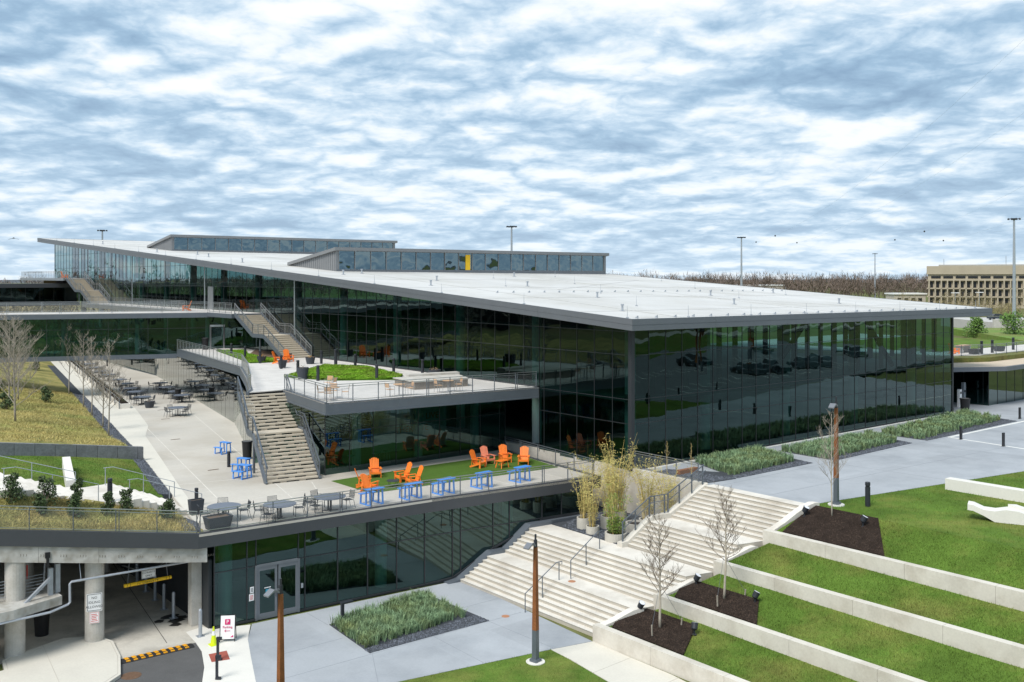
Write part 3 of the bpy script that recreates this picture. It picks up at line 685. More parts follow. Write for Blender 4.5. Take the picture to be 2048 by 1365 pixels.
# straw planting strip in front of the steps
def strip_z(s, t):
    e = edge_t(s)+.2; f = 6.9; zs = Z1+max(0, min(2.47, (-25.6-s)*.30)); k = max(0, min(1, (t-e)/(f-e))); return lerp(edge_z(s)-.02, zs-.05, k)
m = MB(); sv = [-26.2+.0]+[-27-.8*k for k in range(22)]
for s in sv:
    for j in range(7):
        t = lerp(edge_t(s)+.12, 7.0, j/6); m.v.append((s, t, strip_z(s, t)))
for i in range(len(sv)-1):
    for j in range(6): q = i*7+j; m.f.append((q, q+1, q+8, q+7))
struct('planted_strip', m, GOLD, smooth=True)
P = [(-26.6, 2.9), (-26.1, 6.7), (-40, 6.6), (-40, edge_t(-40)+.2)]
struct('straw_grass', blades(P, 17000, strip_z, .12, .03, 1.1, seed=77), GOLDB, kind='stuff', label='straw grass in the planted strip above the garage, behind the wire railing', cat='grass')
P = [(-26.5, 2.75), (-25.9, 4.6), (-26.2, 5.6), (-26.9, 4.6), (-27.1, 3.1)]
m = MB(); m.prism(P, Z1-.1, lambda x, y: max(Z1, strip_z(x, y))+.03); struct('gravel_strip', m, GRAVEL)
struct('gravel_stones', pebbles(P, 600, lambda x, y: max(Z1, strip_z(x, y))+.03, .055, 10), PEBBLE, kind='stuff', label='dark gravel corner behind the railing beside the big charcoal pot', cat='gravel')

# ---- gravel court with bamboo, retaining wall below the main facade
m = MB(); m.prism([(-6.35, te(-6.35)-.3), (-6.5, -5.62), (-.9, -6.4), (-.9, 10), (-2.0, 8), (-3.0, te(-3)-.1)], 1.9, 2.40); struct('gravel_court', m, GRAVEL)
struct('gravel_stones', pebbles([(-6.3, -.75), (-6.45, -5.6), (-1.0, -6.3), (-1.0, 2), (-3.2, 1)], 3600, 2.40, .06, 11), PEBBLE, kind='stuff', label='dark gravel floor around the bamboo pots', cat='gravel')
root = thing('court_wall', 'pale concrete retaining wall behind the bamboo pots', 'wall', (-.9, -1, 2.2))
for a, b in ((12, 6), (6, 1), (1, -3.0), (-3.0, -6.62)):
    m = MB(); m.box(-1.0, -.72, b+.006, a-.006, 1.8, ZU+.15); part('wall_panel', m, C_WALL, root)
root = thing('stair_cheek_wall', 'sloping pale concrete cheek wall carrying the railing beside the upper steps', 'wall', (-6.4, -6, 2.2))
for (a, za, b, zb) in [(-6.75, 2.62, -6.35, 2.66), (-6.35, 2.66, -4.7, 3.80), (-4.7, 3.80, -3.45, 3.82), (-3.45, 3.82, -.75, 5.2)]:
    m = MB(); P = [(a, tL3(a)+.35), (b+.0, tL3(b)+.35), (b, tL3(b)-.02), (a, tL3(a)-.02)]
    m.prism(P, 1.8, lambda x, y: lerp(za, zb, (x-a)/(b-a))); part('coping_block', m, C_WALL, root)
m = MB(); m.prism([(-.6, -2.6), (-.85, -6.3), (.2, -6.6), (2.0, -6.8), (2.9, -5.2), (1.0, -2.4)], ZU-.1, ZU+.03); struct('gravel_bed', m, GRAVEL)
struct('gravel_stones', pebbles([(-.6, -2.6), (-.8, -6.3), (.2, -6.5), (2.0, -6.7), (1.0, -2.4)], 1500, ZU+.03, .06, 13), PEBBLE, kind='stuff', label='dark gravel bed behind the railing at the stair head', cat='gravel')
m = MB(); m.box(.2, 1.9, -4.05, -3.75, ZU, ZU+.28); struct('rust_edging', m, RUST, (1, -3.9, ZU), None, 'low rusted steel edging in the gravel bed at the stair head', 'edging')

# ---- grass beds
BEDS = [([(-21.35, -.45), (-21.7, -4.8), (-15.0, -4.95), (-15.1, .45)], 0, 'blue green grass bed in the lower plaza in front of the glass lobby'),
        ([(4.0, -1.85), (2.2, -6.75), (9.65, -6.85), (10.75, -2.0)], ZU, 'blue green grass bed on the upper plaza nearest the stair head'),
        ([(11.65, -2.9), (11.55, -7.3), (21.7, -7.05), (23.0, -2.95)], ZU, 'middle blue green grass bed along the right glass wall'),
        ([(23.7, -3.15), (23.55, -7.2), (38.5, -7.1), (40.1, -1.95)], ZU, 'farthest blue green grass bed, beside the entrance pavilion')]
for k, (P, z, lab) in enumerate(BEDS):
    m = MB(); m.prism(P, z-.15, z+.02); struct('planting_bed', m, GRAVEL)
    front = [P[1], P[2], (lerp(P[2][0], P[3][0], .2), lerp(P[2][1], P[3][1], .2)), (lerp(P[1][0], P[0][0], .12), lerp(P[1][1], P[0][1], .12))]
    struct('gravel_stones', pebbles(front, 1500, z+.02, .05, 30+k), PEBBLE, kind='stuff', label='dark gravel along the front of the '+lab.split(' in front')[0], cat='gravel')
    Pg = [(lerp(P[0][0], P[3][0], .01), P[0][1]-.05), (lerp(P[1][0], P[0][0], .14), lerp(P[1][1], P[0][1], .14)), (lerp(P[2][0], P[3][0], .22)-.5, lerp(P[2][1], P[3][1], .22)), (P[3][0]-.25, P[3][1]-.05)]
    r = random.Random(90+k); ntuft = [950, 850, 850, 950][k]; m = MB()
    for x, y in scatter(Pg, ntuft, r):
        H_ = r.uniform(.38, .62); nb = r.randint(12, 18)
        for _ in range(nb):
            a = r.uniform(0, 6.283); ln = H_*r.uniform(.6, 1.1); sp = r.uniform(.15, .75)*ln; w = .011*(1.5 if k else 1)
            dx, dy = math.cos(a), math.sin(a); px, py = -dy*w, dx*w; bx, by = x+r.uniform(-.07, .07), y+r.uniform(-.07, .07); i = len(m.v)
            m.v += [(bx-px, by-py, z), (bx+px, by+py, z), (bx+dx*sp*.45-px*.8, by+dy*sp*.45-py*.8, z+ln*.72), (bx+dx*sp*.45+px*.8, by+dy*sp*.45+py*.8, z+ln*.72), (bx+dx*sp, by+dy*sp, z+ln*.9)]
            m.f += [(i, i+1, i+3, i+2), (i+2, i+3, i+4)]
    o = struct('ornamental_grass', m, BGRASS, kind='stuff', label=lab, cat='grass')
# ================================================================== BUILDINGS
def roof_z(s, t): return 14.55+.0665*t-.006*s
def eave_z(s, t): return roof_z(s, t)-.66
PR = random.Random(21)
def pane(root, corners, m=GLASS, name='window_pane', tilt=.0035):
    """one glass pane as an object of its own, a hair out of true like real glazing"""
    c = sum((Vector(p) for p in corners), Vector())/len(corners); b = MB(); b.poly([Vector(p)-c for p in corners])
    o = put(name, b.mesh(name), m, root); off = OFF[root.name]; o.location = c-Vector(off)
    o.rotation_euler = (PR.uniform(-tilt, tilt), PR.uniform(-tilt, tilt), PR.uniform(-tilt, tilt)); return o
def curtain(root, p0, p1, module, zb, zt, rows, m=GLASS, start=0., depth=.05, out=(0, 0), stuff_from=None, panes=True):
    """curtain wall from p0 to p1 (plan): panes, vertical and horizontal mullions"""
    L_ = math.hypot(p1[0]-p0[0], p1[1]-p0[1]); d = ((p1[0]-p0[0])/L_, (p1[1]-p0[1])/L_)
    nrm = (-d[1], d[0])
    st_ = [0]; x = start if start > 0.05 else module
    while x < L_-.1: st_.append(x); x += module
    st_.append(L_); fb = zb if callable(zb) else (lambda s, t: zb); ft = zt if callable(zt) else (lambda s, t: zt)
    P = lambda q: (p0[0]+d[0]*q, p0[1]+d[1]*q)
    mv = MB(); far = MB()
    for q in st_:
        x, y = P(q); mv.bar((x, y, fb(x, y)), (x, y, ft(x, y)), .032, depth, up=(nrm[0], nrm[1], 0))
    for z in rows:
        q0 = None
        for a, b in zip(st_, st_[1:]):
            pa, pb = P(a), P(b)
            if min(fb(*pa), fb(*pb))-.01 <= z <= max(ft(*pa), ft(*pb)):
                mv.bar((*pa, z), (*pb, z), depth*.96, .032)
    for a, b in zip(st_, st_[1:]):
        pa, pb = P(a), P(b); ba, bb, ta, tb = fb(*pa), fb(*pb), ft(*pa), ft(*pb)
        lev = [min(ba, bb)]+[z for z in rows if z > max(ba, bb)+.05 and z < min(ta, tb)-.05]+[max(ta, tb)]
        for k, (z0, z1) in enumerate(zip(lev, lev[1:])):
            a0 = max(z0, ba) if k == 0 else z0; b0 = max(z0, bb) if k == 0 else z0
            a1 = min(z1, ta) if k == len(lev)-2 else z1; b1 = min(z1, tb) if k == len(lev)-2 else z1
            if a1-a0 < .02 and b1-b0 < .02: continue
            c = [(*pa, a0), (*pb, b0), (*pb, b1), (*pa, a1)]
            if stuff_from is not None and a >= stuff_from: far.poly(c)
            elif panes: pane(root, c, m)
    part('mullions', mv, MULL, root, kind='stuff')
    if far.f: part('window_panes', far, m, root, kind='stuff')

FS, FT = -1.0, -1.2          # planes of the two main facades
SE, TE_ = 39.4, 128.8
main = thing('glass_exhibition_hall', 'long dark glass hall under a sweeping white roof with grey eaves', 'building', (FS, FT, ZU))
ROWS = [7.87, 9.37, 12.1, 13.55, 15.9, 18.3]
et = lambda s, t: eave_z(s, t)-.03
curtain(main, (FS, FT), (FS, 7.4), 1.62, ZU, et, ROWS)
curtain(main, (FS, 7.4), (FS, 55.5), 1.62, Z2, et, ROWS)
curtain(main, (FS, 55.5), (FS, TE_), 1.62, Z3, et, [15.9, 18.3, 20.4], stuff_from=24)
curtain(main, (FS, FT), (SE, FT), 1.553, ZU, et, [7.87, 9.37, 12.1])
m = MB(); m.box(FS-.09, FS+.2, FT-.09, FT+.2, ZU, eave_z(FS, FT)-.04); part('corner_post', m, MULL, main)
m = MB(); m.box(SE-.08, SE+.12, FT-.06, FT+.15, ZU, eave_z(SE, FT)-.04); part('corner_post', m, MULL, main)
# base sills
m = MB(); m.box(FS+.2, SE, FT-.07, FT+.06, ZU-.02, ZU+.08); m.box(FS-.07, FS+.06, 7.5, 55, Z2-.02, Z2+.1); part('sill', m, MULL, main)
# roof
RC = [(-2.5, -2.7), (43.7, -2.7), (43.7, 134), (-2.5, 133.5)]
m = MB(); inn = [(-2.4, -2.6), (43.6, -2.6), (43.6, 133.8), (-2.4, 133.3)]
i0 = len(m.v); nt_ = 24
for j in range(nt_+1):
    for s in (-2.4, 8, 20, 32, 43.6):
        t = lerp(-2.6, 133.3, j/nt_); m.v.append((s, t, roof_z(s, t)+.02))
for j in range(nt_):
    for i in range(4): q = j*5+i; m.f.append((q, q+1, q+6, q+5))
roof = part('roof', m, ROOF, main)
m = MB()
for k in range(13):
    t = 2+k*10.2; m.bar((-2.3, t, roof_z(-2.3, t)+.025), (43.5, t, roof_z(43.5, t)+.025), .05, .01)
m.bar((2.2, -2.0, roof_z(2, -2)+.03), (5.3, 42, roof_z(5.3, 42)+.03), .03, .012); m.bar((20, -2, roof_z(20, -2)+.03), (24, 43, roof_z(24, 43)+.03), .03, .012)
m.bar((32, -2, roof_z(32, -2)+.03), (12, 20, roof_z(12, 20)+.03), .03, .012); m.bar((12, 20, roof_z(12, 20)+.03), (36, 33, roof_z(36, 33)+.03), .03, .012)
m.bar((-1.6, -1.9, roof_z(0, -1.9)+.03), (42, -1.9, roof_z(42, -1.9)+.03), .05, .012)
part('seam', m, mat('roof_seam', (.40, .395, .375), .7), roof, kind='stuff')
m = MB(); m.poly([(s, t, eave_z(s, t)+.02) for s, t in RC][::-1]); part('soffit', m, SOFFIT, roof)
for k in range(4):
    a, b = RC[k], RC[(k+1) % 4]; n = 6 if k in (0, 2) else 16
    for j in range(n):
        p = (lerp(a[0], b[0], j/n), lerp(a[1], b[1], j/n)); q = (lerp(a[0], b[0], (j+1)/n), lerp(a[1], b[1], (j+1)/n)); m = MB()
        d = Vector((q[0]-p[0], q[1]-p[1], 0)).normalized()*.006; nx = Vector((-d.y, d.x, 0)).normalized()*.12
        for (u0, u1, pr) in ((.0, .33, .0), (.34, .70, .012)):
            pp = [(p[0]+d.x, p[1]+d.y), (q[0]-d.x, q[1]-d.y), (q[0]-d.x+nx.x, q[1]-d.y+nx.y), (p[0]+d.x+nx.x, p[1]+d.y+nx.y)]
            o_ = nx.normalized()*pr
            m.prism([(x-o_.x, y-o_.y) for x, y in pp], lambda x, y: eave_z(x, y)+u0, lambda x, y: eave_z(x, y)+u1)
        part('fascia_panel', m, FASCIA, roof)
# snow guards, lightning rods, vents on the roof
def roof_item(name, s, t, m_, mb):
    o = put(name, mb, m_, roof); o.location = Vector((s, t, roof_z(s, t)+.02))-Vector(OFF[main.name]); return o
sgm = MB(); sgm.prism([(-.05, -.05), (.05, -.05), (.05, .12), (-.05, .12)], 0, lambda x, y: .16-max(0, y)*.9); sgme = sgm.mesh('snow_guard')
for k in range(26): roof_item('snow_guard', -1.6+k*1.72, -2.25, GALV, sgme)
for k in range(24): roof_item('snow_guard', 3+k*1.65, 17+.02*k, GALV, sgme)
rod = MB(); rod.tube([(0, 0, 0), (0, 0, .75)], [.018, .008], 5); rod.cyl(0, 0, 0, .06, .09, 8); rodm = rod.mesh('lightning_rod')
for k in range(14): roof_item('lightning_rod', -2.2, -2+k*9.6, GALV, rodm)
for k in range(7): roof_item('lightning_rod', 3+k*6.4, -2.3, GALV, rodm)
for k in range(10): roof_item('lightning_rod', 6+(k*7.3) % 33, 5+(k*11) % 36, GALV, rodm)
vn = MB(); vn.cyl(0, 0, 0, .42, .07, 10); vn.cyl(0, 0, .36, .46, .11, 10); vn.cyl(0, 0, 0, .03, .2, 10); vnm = vn.mesh('vent_pipe')
for s, t in [(1.5, 2), (2.2, 25), (1.8, 39), (7, 31), (12, 24), (17, 5), (24, 13), (30, 4), (1, 60), (2, 72), (0, 84), (3, 78), (1, 110), (36, 15), (9, 12), (22, 38), (5, 41)]: roof_item('vent_pipe', s, t, GALV, vnm)
# clerestory monitors
def monitor(s0, s1, t0, tb, h, n, lab):
    mo = MB(); hb = roof_z(s0, tb)
    zt = lambda s, t: lerp(roof_z(s0, t0)+h, hb+.05, (t-t0)/(tb-t0))
    m = MB(); m.prism([(s0-.25, t0-.35), (s1+.25, t0-.35), (s1+.25, tb), (s0-.25, tb)], lambda s, t: zt(s, max(t, t0))-.03, lambda s, t: zt(s, max(t, t0))+.30)
    mon = part('clerestory_roof', m, CLAD, main); mon['label'] = lab
    m = MB(); m.poly([(s0-.22, t0-.33, zt(s0, t0)+.303), (s1+.22, t0-.33, zt(s1, t0)+.303), (s1+.22, tb, zt(s1, tb)+.303), (s0-.22, tb, zt(s0, tb)+.303)]); part('membrane', m, ROOF, mon)
    for s in (s0, s1-.12):
        m = MB(); m.poly([(s, t0, roof_z(s, t0)), (s, tb, roof_z(s, tb)), (s, t0, zt(s, t0))]); m.poly([(s+.12, t0, roof_z(s, t0)), (s+.12, t0, zt(s, t0)), (s+.12, tb, roof_z(s, tb))])
        m.poly([(s, t0, roof_z(s, t0)), (s, t0, zt(s, t0)), (s+.12, t0, zt(s, t0)), (s+.12, t0, roof_z(s, t0))])
        part('side_cladding', m, CLAD, mon)
    m = MB()
    for k in range(22):
        t = lerp(t0+.2, tb-.6, k/21); m.bar((s0-.012, t, roof_z(s0, t)), (s0-.012, t, zt(s0, t)), .03, .03)
    part('cladding_seam', m, FASCIA, mon, kind='stuff')
    zs = roof_z(s0, t0)+.22; ze = lambda s: zt(s, t0)-.06
    m = MB(); m.box(s0+.12, s1-.12, t0, t0+.12, roof_z(s1, t0)-.05, zs); part('sill', m, FASCIA, mon)
    w = (s1-s0-.7)/n
    for k in range(n+1):
        fr = MB(); s = s0+.35+k*w; fr.bar((s, t0+.04, zs), (s, t0+.04, ze(s)), .08, .1, up=(0, 1, 0)); part('mullion', fr, CLAD, mon)
    for a, b in ((s0+.12, s0+.30), (s1-.30, s1-.12)):
        fr = MB(); fr.box(a, b, t0+.01, t0+.1, zs, ze(s0)); part('end_panel', fr, CLAD, mon)
    for k in range(n):
        a = s0+.35+k*w; c = Vector((a+w/2, t0+.06, (zs+ze(a))/2)); b = MB(); b.poly([Vector(p)-c for p in ((a+.04, t0+.06, zs), (a+w-.04, t0+.06, zs), (a+w-.04, t0+.06, ze(a)), (a+.04, t0+.06, ze(a)))])
        o = put('window_pane', b.mesh('window_pane'), GLASS_MON, mon); o.location = c-Vector(OFF[main.name]); o.rotation_euler = (PR.uniform(-.012, .012), 0, PR.uniform(-.02, .02))
    m = MB(); m.box(s0+.4, s1-.4, t0+3.0, t0+3.1, roof_z(s0, t0)-.1, zt(s0, t0+3)-.05); part('back_panel', m, DARKIN, mon)
    return mon
M1 = monitor(4, 42.2, 44.4, 54.6, 2.15, 20, 'nearer clerestory box on the white roof')
M2 = monitor(4, 40, 89.8, 98.8, 1.95, 18, 'farther clerestory box on the white roof')
m = MB(); m.box(20.3, 20.95, 44.42, 44.45, 17.66, 19.4); part('yellow_panel', m, YELLOW, M1)
# interior: slabs, columns, core
m = MB(); m.box(.0, 38.8, FT+.6, 128, Z2-.35, Z2-.02); m.box(5, 38.8, 8, 128, 13.0, 13.3); part('floor_slab', m, INFLOOR, main)
m = MB(); m.box(0, 39, -.6, 128, ZU-.2, ZU+.01); part('ground_floor', m, INFLOOR, main)
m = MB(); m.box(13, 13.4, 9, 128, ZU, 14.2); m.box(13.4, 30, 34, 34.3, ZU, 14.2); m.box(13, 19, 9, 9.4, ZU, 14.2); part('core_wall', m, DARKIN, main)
for k in range(14):
    t = 1.0+k*9.2; m = MB(); m.cyl(1.2, t, ZU, eave_z(1.2, t), .36, 14); part('interior_column', m, INCOL, main)
for k in range(4):
    s = 8.5+k*9.3; m = MB(); m.cyl(s, .9, ZU, eave_z(s, .9), .36, 14); part('interior_column', m, INCOL, main)
for k in range(22):
    s = 1.3+k*1.72; w = .34 if k % 3 else .5
    m = MB(); m.box(s, s+w, -.55, -.35, 10.4 if k % 2 else 9.5, eave_z(s, 0)-.05); part('interior_panel', m, BROWNFIN, main)
m = MB(); m.bar((14, -.3, 9.6), (18.5, -.3, 13.4), .25, .3); m.bar((27, -.3, 13.4), (31, -.3, 9.6), .25, .3); part('interior_brace', m, BROWNFIN, main)
for t in (120, 118.8, 117.6, 112.5, 108.6, 105.5, 105.0, 104.2, 101.6, 101.0, 99.2, 97.3, 96.6, 94.9, 90.5):
    m = MB(); m.box(-.5, -.25, t, t+.28, Z4, eave_z(0, t)-.1); part('interior_fin', m, BROWNFIN, main)
# slender steel posts in front of the facade
for t in (42.6, 64.6, 89.2):
    m = MB(); z0 = 11.4 if t < 50 else Z3; m.tube([(-1.45, t, z0), (-1.45, t, eave_z(-1.4, t))], .07, 8); part('slender_post', m, STEEL_L, main)
m = MB(); m.box(FS-.06, FS-.02, 63.2, 64.7, Z3, Z3+2.6); m.box(FS-.09, FS-.05, 63.3, 63.4, Z3, Z3+2.55); m.box(FS-.09, FS-.05, 64.5, 64.6, Z3, Z3+2.55); m.box(FS-.09, FS-.05, 63.3, 64.6, Z3+2.45, Z3+2.6)
part('door_frame', m, STEEL_L, main)

# ---- middle wing under terrace 2
wing = thing('middle_glass_wing', 'two-sided glass wing below the green roof terrace, facing the turf', 'building', (-15.36, 11, Z1))
sof = Z2-.72
curtain(wing, (-15.36, 11.0), (-1.1, 11.0), 1.72, Z1, sof, [7.3], GLASS_LOW)
lw = [(-15.36, 11.0), (-15.5, 17.0)]
curtain(wing, lw[1], lw[0], 1.5, Z1, sof, [7.3], GLASS_LOW)
LWP = [(-17.0, 17.4), (-13.4, 27.6), (-10.7, 35.2), (-1.7, 80), (-.2, 112)]
for (a, b) in zip(LWP, LWP[1:]): curtain(wing, b, a, 1.62, Z1, sof-.1, [], GLASS_LOW, depth=.008)
m = MB(); m.prism([(-15.2, 11.2), (-1.2, 11.2), (-1.2, 100), (-2, 78), (-10.4, 35.2), (-13.1, 27.6), (-15.2, 18)], Z1-.08, Z1+.012); part('interior_floor', m, INFLOOR, wing)
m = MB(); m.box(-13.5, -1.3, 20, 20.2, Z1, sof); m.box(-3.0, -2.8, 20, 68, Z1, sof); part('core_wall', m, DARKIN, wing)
m = MB(); m.box(-9.4, -3.2, 15.2, 15.35, Z1+.02, sof-.3); lobby = part('lobby_wall', m, mat('pale_lobby_wall', (.6, .66, .6), .8), wing)
def text(name, s, size, m_, parent, loc, rot, ext=.004, al='CENTER'):
    cu = bpy.data.curves.new(name, 'FONT'); cu.body = s; cu.size = size; cu.extrude = ext; cu.align_x = al; cu.align_y = 'CENTER'; cu.resolution_u = 2
    tmp = bpy.data.objects.new(name+'_tmp', cu); col.objects.link(tmp); bpy.context.view_layer.update()
    me = bpy.data.meshes.new_from_object(tmp.evaluated_get(bpy.context.evaluated_depsgraph_get())); bpy.data.objects.remove(tmp)
    me.name = name; me.materials.clear()
    return put(name, me, m_, parent, loc, rot)
wo = Vector(OFF[wing.name])
text('lettering', 'TO LIVE', .62, ORANGE, lobby, Vector((-5.0, 15.17, Z1+2.25))-wo, (R(90), 0, 0)); text('lettering', 'THER LIVE', .62, ORANGE, lobby, Vector((-6.2, 15.17, Z1+1.45))-wo, (R(90), 0, 0))
for s in (-12.2, -7.4, -2.6):
    m = MB(); m.cyl(s, 12.6, Z1, sof, .3, 14); part('interior_column', m, INCOL, wing)
# bar stools and a plant behind the glass
stool = None
for k, (s, t) in enumerate([(-14.0, 12.2), (-12.9, 12.1), (-11.0, 12.0), (-10.2, 12.1)]):
    m = MB(); 
    tg = thing('bar_stool', '%s green bar stool seen through the middle wing glass, counting from the stair' % ORD[k], 'stool', (s, t, Z1), group='bar stools behind the glass')
    m.lathe(0, 0, [(.2, .74), (.24, .76), (.24, .8), (.1, .82)], 14); lpart('seat', m, mat('teal_seat', (.05, .35, .27), .5), tg)
    for q in range(4):
        a = q*1.5708+.78; m = MB(); m.tube([(math.cos(a)*.12, math.sin(a)*.12, .74), (math.cos(a)*.24, math.sin(a)*.24, 0)], .014, 5); lpart('leg', m, FRAME, tg)

# ---- terrace 2 slab
T2P = [(-16.4, 9.0), (-1.06, 7.4), (-1.06, 55.3), (-7.2, 57.7), (-10.5, 34.5), (-13.6, 26.4), (-17.0, 18.2), (-17.7, 17.3), (-15.1, 17.25)]
m = MB(); m.prism(T2P, Z2-.06, Z2); t2 = struct('roof_terrace_deck', m, C_PAVER)
m = MB()
def pav_lines():
    for k in range(30):
        t = 8+k*1.7; ss = [s/10 for s in range(-180, -10, 2) if inpoly(s/10, t, T2P)]
        if ss: m.bar((min(ss), t, Z2+.001), (max(ss), t, Z2+.001), .016, .004)
    for k in range(10):
        s = -16.5+k*1.7; tt = [t/5 for t in range(36, 290) if inpoly(s, t/5, T2P)]
        if tt: m.bar((s, min(tt), Z2+.001), (s, max(tt), Z2+.001), .016, .004)
pav_lines(); put('paver_joint', m.mesh('paver_joint'), mat('joint_paver', (.53, .51, .48), .9), t2, kind='stuff')
ed = thing('roof_terrace_edge', 'blue grey steel fascia around the upper roof terrace', 'fascia', (-16.4, 9, Z2))
for k in (0, 3, 4, 5, 6, 8):
    a, b = T2P[k], T2P[(k+1) % len(T2P)]; d = Vector((b[0]-a[0], b[1]-a[1], 0)).normalized(); n = Vector((-d.y, d.x, 0))*.2
    m = MB(); m.prism([(a[0], a[1]), (b[0], b[1]), (b[0]+n.x, b[1]+n.y), (a[0]+n.x, a[1]+n.y)], Z2-.62, Z2+.02)
    m.prism([(a[0]-n.x*.25, a[1]-n.y*.25), (b[0]-n.x*.25, b[1]-n.y*.25), (b[0]+n.x, b[1]+n.y), (a[0]+n.x, a[1]+n.y)], Z2-.70, Z2-.622); part('steel_channel', m, STEEL, ed)
m = MB(); m.prism([(-16.1, 9.3), (-1.2, 7.8), (-1.2, 55), (-6.9, 57), (-10.2, 34.5), (-13.3, 26.4), (-16.6, 18.5), (-15.0, 17.5)], Z2-.58, Z2-.065); part('slab', m, SOFFIT, ed)

# ---- lobby glass under terrace 1
lob = thing('lobby_glass_front', 'ground level dark glass lobby front with double doors under the terrace', 'building', (-25.9, 2.6, 0))
tg_ = lambda s: te(s)+.22
zt_ = Z1-.66
ST = [-25.9, -24.3, -23.85, -21.65, -21.3, -19.5, -17.8, -16.07, -14.35, -12.62, -12.1, -10.0, -8.9, -6.65, -5.25, -3.0]
mv = MB()
for s in ST: mv.bar((s, tg_(s)-.02, max(0, curb_z(s))), (s, tg_(s)-.02, zt_), .04, .08, up=(0, 1, 0))
for a, b in zip(ST, ST[1:]):
    zb_a, zb_b = (0 if a < -13.2 else curb_z(a)), (0 if b < -13.2 else curb_z(b))
    mid = 2.68; door = abs(a+23.85) < .01
    mv.bar((a, tg_(a)-.022, zb_a+.05), (b, tg_(b)-.022, zb_b+.05), .11, .10)
    mv.bar((a, tg_(a)-.022, mid), (b, tg_(b)-.022, mid), .07, .035)
    if zb_a < mid-.2 or zb_b < mid-.2:
        if not door: pane(lob, [(a, tg_(a), zb_a), (b, tg_(b), zb_b), (b, tg_(b), mid), (a, tg_(a), mid)], GLASS_LOW)
    pane(lob, [(a, tg_(a), max(mid, zb_a)), (b, tg_(b), max(mid, zb_b)), (b, tg_(b), zt_), (a, tg_(a), zt_)], GLASS_LOW)
part('mullions', mv, MULL, lob, kind='stuff')
for k, (a, b) in enumerate(((-23.8, -22.78), (-22.72, -21.7))):
    d = MB(); y0, y1 = tg_(a)-.06, tg_(b)-.06
    def fr(x0, z0, x1, z1, w=.05): d.prism([(x0, lerp(y0, y1, (x0-a)/(b-a))-w/2), (x1, lerp(y0, y1, (x1-a)/(b-a))-w/2), (x1, lerp(y0, y1, (x1-a)/(b-a))+w/2), (x0, lerp(y0, y1, (x0-a)/(b-a))+w/2)], z0, z1)
    fr(a, .02, b, .3); fr(a, 2.42, b, 2.6); fr(a, .3, a+.12, 2.42); fr(b-.12, .3, b, 2.42)
    dr = part('door', d, mat('door_frame_grey', (.17, .185, .205), .45, metal=.3), lob)
    c = [(a+.12, y0+.01, .3), (b-.12, y1+.01, .3), (b-.12, y1+.01, 2.42), (a+.12, y0+.01, 2.42)]; b_ = MB(); b_.poly(c); part('door_pane', b_, GLASS_LOW, dr)
    h = MB(); hx = b-.07 if k == 0 else a+.07; h.tube([(hx, y0-.04, 1.0), (hx, y0-.1, 1.02), (hx, y0-.1, 1.38), (hx, y0-.04, 1.4)], .018, 6); part('handle', h, BLACK, dr)
fm = MB(); y = tg_(-23.85)-.05
fm.box(-23.9, -23.8, y-.06, y+.06, 0, 2.7); fm.box(-21.7, -21.6, tg_(-21.65)-.11, tg_(-21.65)+.01, 0, 2.7); fm.prism([(-23.8, y-.06), (-21.7, tg_(-21.7)-.11), (-21.7, tg_(-21.7)+.01), (-23.8, y+.06)], 2.6, 2.72); part('door_surround', fm, mat('door_frame_grey', (0, 0, 0)), lob)
def notice(parent, s, t, z, w, h, ink=None):
    b = MB(); b.box(s-w/2, s+w/2, t-.02, t-.008, z, z+h); o = part('paper_notice', b, SIGNW, parent)
    b = MB()
    for q in range(4): b.box(s-w*.32, s+w*.3, t-.024, t-.0201, z+h*(.2+.17*q), z+h*(.27+.17*q))
    part('print', b, ink or INK, o)
notice(lob, -24.08, tg_(-24.1)-.04, 1.02, .26, .34, REDP); notice(lob, -24.06, tg_(-24.1)-.04, 1.4, .2, .3)
b = MB(); b.box(-23.45, -23.1, tg_(-23.3)-.075, tg_(-23.3)-.068, 1.52, 1.56); part('door_lettering', b, SIGNW, lob)
b = MB(); b.box(-23.38, -23.2, tg_(-23.3)-.075, tg_(-23.3)-.068, 1.28, 1.46); part('door_sticker', b, RIBBON, lob)
b = MB(); b.box(-21.53, -21.43, tg_(-21.5)-.12, tg_(-21.5)-.04, 1.2, 1.42); part('card_reader', b, GALV, lob)
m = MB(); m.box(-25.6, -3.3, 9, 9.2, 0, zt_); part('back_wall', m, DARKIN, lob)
m = MB(); m.prism([(-25.7, 2.9), (-3.3, tg_(-3.3)+.2), (-3.3, 9), (-25.7, 9)], -.1, .0); part('interior_floor', m, INFLOOR, lob)
for s in (-24.9, -16.2, -7.6):
    m = MB(); m.cyl(s, 3.6-.05*(s+25), 0, zt_, .33, 16); part('interior_column', m, INCOL, lob)
m = MB(); m.box(-26.1, -25.93, 2.75, 24, 0, 3.3); part('side_wall', m, MULL, lob)

